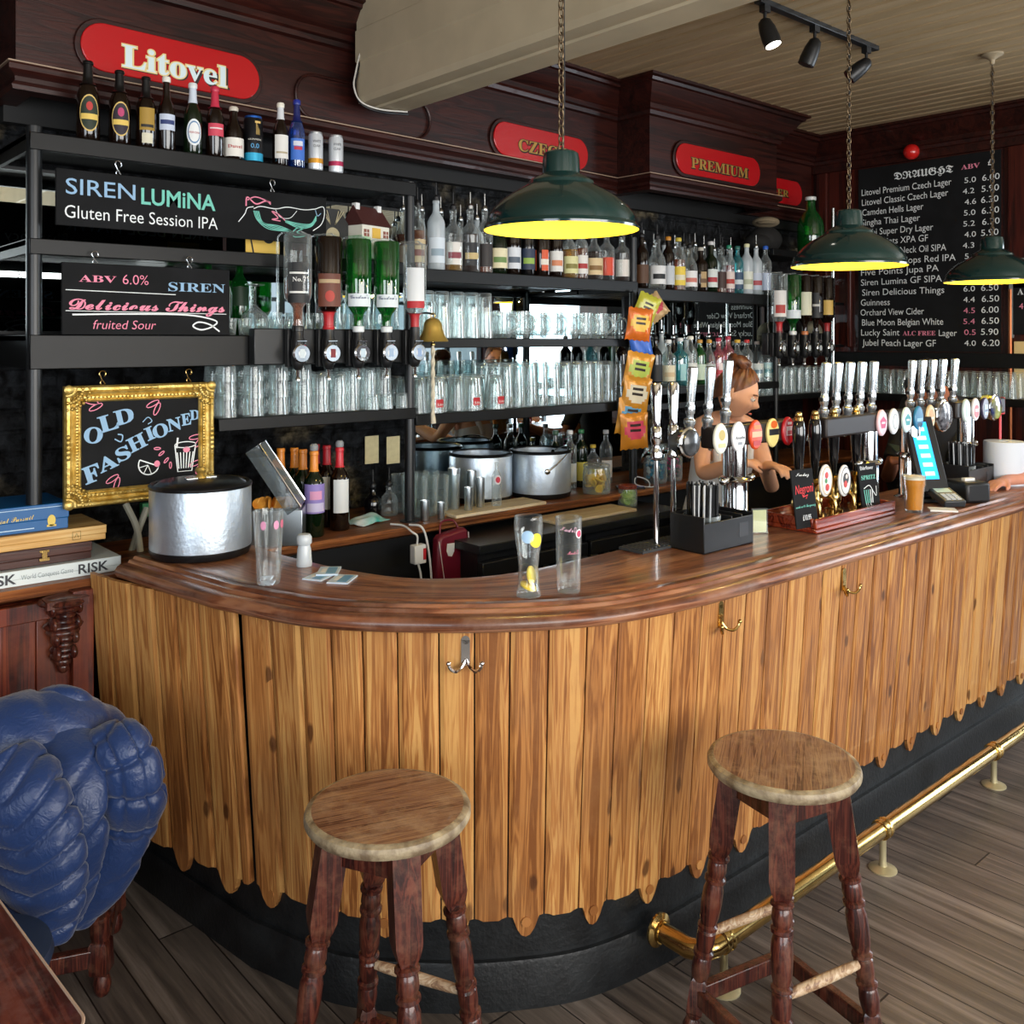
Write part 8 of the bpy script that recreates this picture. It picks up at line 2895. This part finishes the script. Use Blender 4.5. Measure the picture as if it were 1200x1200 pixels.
FR = Vector((-0.40, -0.915, 0))
pel = at_z(834, 622, 4.50)
person('bartender in white sleeveless top, brown hair in a bun, looking down', pel, FR, 0.30,
       at_z(863, 460, 4.22), Vector((0.42, -0.80, -0.40)),
       {'r': {'sh': at_z(822, 499, 4.36), 'el': at_z(823, 556, 4.22), 'wr': at_z(868, 541, 4.02), 'd': (0.8, -0.35, -0.1), 'pn': (0.2, 0.3, -0.9), 'curl': 0.6},
        'l': {'sh': at_z(884, 506, 4.40), 'el': at_z(905, 572, 4.30), 'wr': at_z(897, 545, 4.02), 'd': (-0.2, -0.9, 0.0), 'pn': (0.0, 0.0, -1), 'curl': 0.6}},
       skin_pale, white_cotton, denim_dark, hair_auburn, 'bun', s=0.97, spine=[at_z(838, 582, 4.48), at_z(846, 541, 4.43), at_z(853, 505, 4.38), at_z(857, 486, 4.34)])
p2 = at_z(1088, 590, 5.15)
person('bartender in black with dark hair standing behind the second row of taps', (p2.x, p2.y, 0.95), Vector((-0.35, -0.94, 0)), 0.10,
       at_z(1080, 458, 5.02), Vector((-0.35, -0.62, -0.80)),
       {'r': {'el': at_z(1040, 560, 4.90), 'wr': at_z(1046, 540, 4.62), 'd': (0.6, -0.7, 0.05), 'pn': (0, 0, 1), 'curl': 0.35},
        'l': {'el': at_z(1122, 562, 4.95), 'wr': at_z(1110, 552, 4.68), 'd': (-0.6, -0.7, 0.0), 'pn': (0, 0, -1), 'curl': 0.5}},
       skin_brown, black_cotton, black_cotton, hair_black, 'bun', sleeves=True, s=1.0, tank=False)
# bank card tray in that hand
q = at_z(1062, 530, 4.53)
o = MB().box(-0.075, 0.075, -0.05, 0.05, 0, 0.006).build('order_tablet', mat('tablet_green', '#20302a', 0.3), None, bevel=0.002)
o.location = q
o.rotation_euler = (R(25), R(12), R(-30))
tag(o, 'small dark tablet held in the hand of the bartender in black', 'tablet')
# customer beyond the right edge whose forearm rests on the bar
w3 = at_h(1178, 563, BT + 0.030)
e3 = w3 + Vector((0.27, -0.10, 0.015))
person('customer mostly outside the photo, bare forearm resting on the far end of the bar', (5.10, 1.12, 0.95), Vector((-0.45, 0.89, 0)), 0.16, None, Vector((-0.5, 0.85, -0.1)),
       {'l': {'el': e3, 'wr': w3, 'd': (-0.95, 0.1, -0.08), 'pn': (0, 0, -1), 'curl': 0.3},
        'r': {'el': (5.40, 1.22, 1.12), 'wr': (5.25, 1.50, BT + 0.035), 'd': (-0.6, 0.8, -0.05), 'pn': (0, 0, -1), 'curl': 0.3}},
       mat('skin_rosy', '#dd9a80', 0.5, var=0.05, vscale=12), denim_dark, black_cotton, hair_auburn, 'short', sleeves=True, tank=False)

# ------------------------------------------------------------------ chair with the blue jacket, low stool, table corner
chr_ = thing('pub_chair', 'dark turned-leg wooden chair under the blue padded jacket', 'chair', (0, 0, 0))
LA, LB, LC, LD = Vector((0.838, 2.606, 0)), Vector((0.50, 2.745, 0)), Vector((0.955, 2.86, 0)), Vector((0.615, 3.00, 0))


def chair_leg(p, top, dz=0.0):
    mb = MB()
    q = Vector((p.x, p.y, 0))
    t = Vector((top.x, top.y, 0.43))
    mb.turned(q, q.lerp(t, 0.14), [(0.013, 0), (0.019, 0.15), (0.024, 0.5), (0.020, 0.8), (0.017, 1.0)], 18)
    a, b = q.lerp(t, 0.13), q.lerp(t, 0.34)
    mb.turned(a, b, [(0.026, 0), (0.034, 0.10), (0.034, 0.90), (0.026, 1.0)], 4, None, 0, R(20))
    mb.turned(q.lerp(t, 0.34), t, [(0.022, 0), (0.026, 0.05), (0.0265, 0.18), (0.029, 0.20), (0.029, 0.22), (0.023, 0.24), (0.027, 0.33), (0.0275, 0.42), (0.030, 0.44), (0.030, 0.46), (0.023, 0.48), (0.0275, 0.62), (0.0285, 0.75), (0.022, 0.9), (0.026, 1.0)], 18)
    mb.build('leg', stool_wood, chr_, smooth=35)


cen = (LA + LB + LC + LD) / 4
for p in (LA, LB, LC, LD):
    chair_leg(p, p.lerp(cen, 0.10))
sm = MB()
hull = [LA, LC, LD, LB]
sm.prism([((p - cen) * 1.06 + cen).to_2d()[:] for p in hull], 0.43, 0.465)
sm.build('seat', stool_wood, chr_, bevel=0.008)
for p in (LA, LB):
    t_ = p.lerp(cen, 0.10)
    MB().turned((t_.x, t_.y, 0.46), (p.x - 0.02, p.y - 0.05, 0.74), [(0.018, 0), (0.022, 0.2), (0.018, 0.5), (0.022, 0.8), (0.016, 1.0)], 16).build('back_post', stool_wood, chr_)
a, b = Vector((LA.x - 0.02, LA.y - 0.05, 0.71)), Vector((LB.x - 0.02, LB.y - 0.05, 0.71))
d = (b - a)
Mr = Matrix.Translation(a) @ d.to_track_quat('X', 'Z').to_matrix().to_4x4()
MB().box(-0.03, d.length + 0.03, -0.012, 0.012, -0.035, 0.035, None, Mr).build('back_rail', stool_wood, chr_, bevel=0.008)
for (p, q) in ((LA, LB), (LA, LC), (LB, LD), (LC, LD)):
    d = q - p
    Mr = Matrix.Translation(Vector((p.x, p.y, 0.105)) ) @ d.to_track_quat('X', 'Z').to_matrix().to_4x4()
    MB().box(0.02, d.length - 0.02, -0.014, 0.014, -0.024, 0.024, None, Mr).build('stretcher', stool_wood, chr_, bevel=0.004)

jk = MB()


from mathutils import noise as mnoise


def puff(pts, wds, dps, side, n=6, depth=0.14, seg=48, steps=18, ph=0.0, longs=0, chev=0.28):
    """quilted padded tube with an oval section: narrow stitched grooves between soft pads"""
    P = smoothpath(pts, steps)
    m = len(P)
    side = Vector(side).normalized()
    vs, fs = [], []

    def groove(q, wdt):
        fr = q - math.floor(q)
        dd = min(fr, 1 - fr)
        return math.exp(-(dd / wdt) ** 2) * 0.75 + (1 - math.sqrt(min(1, 2 * dd))) * 0.35

    for i, p in enumerate(P):
        t = i / (m - 1)
        k = t * (len(wds) - 1)
        a = min(int(k), len(wds) - 2)
        w = wds[a] + (wds[a + 1] - wds[a]) * (k - a)
        d_ = dps[a] + (dps[a + 1] - dps[a]) * (k - a)
        T = (P[min(i + 1, m - 1)] - P[max(i - 1, 0)]).normalized()
        x = (side - T * side.dot(T)).normalized()
        y = T.cross(x)
        end = min(1.0, math.sqrt(max(0.0, 1 - (abs(2 * t - 1)) ** 10)) + 0.25)
        for k2 in range(seg):
            th = 2 * math.pi * k2 / seg
            q = n * t + ph + chev * abs(math.cos(th)) + 0.05 * math.sin(3 * th + 5 * t)
            s = 1 - depth * groove(q, 0.085)
            if longs:
                s -= depth * 0.8 * groove(longs * th / (2 * math.pi) + 0.15 + 0.1 * math.sin(6 * t), 0.07)
            # gathers running off the stitching
            pp_ = p * 16 + Vector((2.2 * math.cos(th), 2.2 * math.sin(th), 0))
            s += 0.05 * mnoise.noise(pp_) - 0.075 * max(0, 0.28 - abs(mnoise.noise(p * 22 + Vector((3.0 * math.cos(th), 3.0 * math.sin(th), 7)))))
            vs.append(p + x * (w * math.cos(th) * s * end) + y * (d_ * math.sin(th) * s * end))
    for i in range(m - 1):
        for k2 in range(seg):
            l = (k2 + 1) % seg
            fs.append((i * seg + k2, i * seg + l, (i + 1) * seg + l, (i + 1) * seg + k2))
    fs.append(tuple(reversed(range(seg))))
    fs.append(tuple(range((m - 1) * seg, m * seg)))
    jk.add(vs, fs)


RT = Vector((0.75, -0.661, 0))
FW = Vector((0.661, 0.75, 0))
UPV = Vector((0, 0, 1))
Z = at_z
# shoulders lying over the chair back
puff([Z(-110, 912, 2.32), Z(-40, 902, 2.36), Z(40, 882, 2.40), Z(98, 880, 2.46), Z(130, 900, 2.50)], [0.11, 0.15, 0.16, 0.135, 0.08], [0.10, 0.125, 0.125, 0.11, 0.07], (0, 0, 1), 4.4, 0.06, 56, 22, 0.2, 0, 0.5)
# back panel falling towards the viewer
puff([Z(30, 862, 2.38), Z(42, 915, 2.30), Z(50, 970, 2.28), Z(56, 1030, 2.31), Z(64, 1085, 2.34)], [0.12, 0.165, 0.165, 0.13, 0.07], [0.05, 0.06, 0.06, 0.055, 0.04], RT, 4.5, 0.09, 56, 22, 0.0, 0, 0.8)
puff([Z(-70, 880, 2.30), Z(-62, 950, 2.23), Z(-55, 1030, 2.24), Z(-50, 1110, 2.26)], [0.10, 0.13, 0.12, 0.09], [0.06, 0.07, 0.06, 0.05], RT, 7, 0.14, 48, 22)
# sleeve hanging on the left with close chevron quilting
puff([Z(-5, 890, 2.25), Z(22, 938, 2.205), Z(42, 990, 2.20), Z(50, 1045, 2.215), Z(46, 1100, 2.235)], [0.085, 0.118, 0.118, 0.105, 0.075], [0.05, 0.065, 0.065, 0.058, 0.045], RT, 8.5, 0.17, 56, 26, 0.0, 0, 0.75)
# right-hand skirt of the jacket
puff([Z(112, 862, 2.45), Z(130, 920, 2.40), Z(126, 980, 2.38), Z(106, 1035, 2.38), Z(84, 1085, 2.38)], [0.08, 0.105, 0.11, 0.085, 0.035], [0.05, 0.055, 0.05, 0.045, 0.03], RT, 3.2, 0.08, 48, 20, 0.3, 0, 0.9)
# cuff end of the other sleeve at the right, tucked forward
puff([Z(112, 872, 2.40), Z(136, 872, 2.36), Z(152, 897, 2.345), Z(156, 935, 2.35), Z(150, 968, 2.385), Z(138, 992, 2.42)], [0.05, 0.070, 0.080, 0.084, 0.072, 0.045], [0.045, 0.055, 0.060, 0.060, 0.05, 0.03], (RT * 0.9 + UPV * 0.3), 5.4, 0.17, 64, 24, 0.0, 7, 0.1)
# collar
puff([Z(40, 826, 2.46), Z(62, 818, 2.44), Z(88, 822, 2.44), Z(108, 836, 2.47)], [0.025, 0.035, 0.035, 0.025], [0.02, 0.03, 0.03, 0.02], UPV, 2, 0.1, 28, 12)
jm, nt_, p_ = _new('jacket_nylon')
p_.inputs['Base Color'].default_value = col('#132f5f')
p_.inputs['Roughness'].default_value = 0.40
p_.inputs['Sheen Weight'].default_value = 0.25
tcj = nt_.nodes.new('ShaderNodeTexCoord')
n1 = nt_.nodes.new('ShaderNodeTexNoise'); n1.inputs['Scale'].default_value = 34; n1.inputs['Detail'].default_value = 3; n1.inputs['Distortion'].default_value = 2.5
nt_.links.new(tcj.outputs['Object'], n1.inputs['Vector'])
bj = nt_.nodes.new('ShaderNodeBump'); bj.inputs['Strength'].default_value = 0.22; bj.inputs['Distance'].default_value = 0.012
nt_.links.new(n1.outputs['Fac'], bj.inputs['Height']); nt_.links.new(bj.outputs[0], p_.inputs['Normal'])
jo = jk.build('padded_jacket', jm, None, smooth=80)
tag(jo, 'blue quilted padded jacket thrown over a chair by the left end of the bar', 'jacket')

ls = thing('low_stool', 'low stool with a round navy top between the jacket and the table', 'stool', tuple(at_h(-28, 1108, 0.0)))
ls.location = (at_h(-36, 1122, 0.46).x, at_h(-36, 1122, 0.46).y, 0)
MB().lathe([(0.10, 0.42), (0.155, 0.425), (0.16, 0.44), (0.155, 0.458), (0.13, 0.463), (0.0001, 0.464)], 40).build('seat_pad', mat('navy_vinyl', '#27334a', 0.4), ls)
for k in range(4):
    a = R(45 + 90 * k)
    MB().turned((0.15 * math.cos(a), 0.15 * math.sin(a), 0), (0.09 * math.cos(a), 0.09 * math.sin(a), 0.42), [(0.012, 0), (0.018, 0.3), (0.015, 0.5), (0.019, 0.8), (0.015, 1)], 14).build('leg', stool_wood, ls)

tb = thing('pub_table', 'scratched dark red-brown table, its rounded corner at the bottom left', 'table', (0, 0, 0))
tx, ty = 0.442, 1.425
poly = [(-0.70, ty)]
for k in range(9):
    a = R(-90 + 90 * k / 8)
    poly.append((tx - 0.04 + 0.04 * math.cos(a), ty + 0.04 + 0.04 * math.sin(a)))
poly += [(tx - 0.028, 2.0), (-0.70, 2.0)]
tw_ = wood('table_wood', '#2a0f0d', '#4a1f1a', '#6a352a', 'Y', 0.9, 0.30, worn='#a08a86', worn_amt=0.18, wscale=18, coat=0.3)
MB().prism(poly, 0.716, 0.750).build('top', tw_, tb, bevel=0.003)
eg = MB()
P = [(x, y) for x, y in poly if x > -0.6]
eg.tube([(-0.7, ty, 0.7495)] + [(x, y, 0.7495) for x, y in P] + [(-0.7, 2.0, 0.7495)], 0.0026, 6)
eg.build('worn_edge', mat('worn_edge_pale', '#b59a86', 0.6), tb)
MB().lathe([(0.045, 0.09), (0.05, 0.12), (0.035, 0.2), (0.05, 0.4), (0.04, 0.6), (0.06, 0.70), (0.06, 0.716)], 24, None, Matrix.Translation((-0.15, 1.71, 0))).build('pedestal', stool_wood, tb)
for k in range(4):
    a = R(45 + 90 * k)
    MB().tube([(-0.15, 1.71, 0.13), (-0.15 + 0.15 * math.cos(a), 1.71 + 0.15 * math.sin(a), 0.10), (-0.15 + 0.26 * math.cos(a), 1.71 + 0.26 * math.sin(a), 0.028)], 0.028, 12).build('foot', stool_wood, tb)
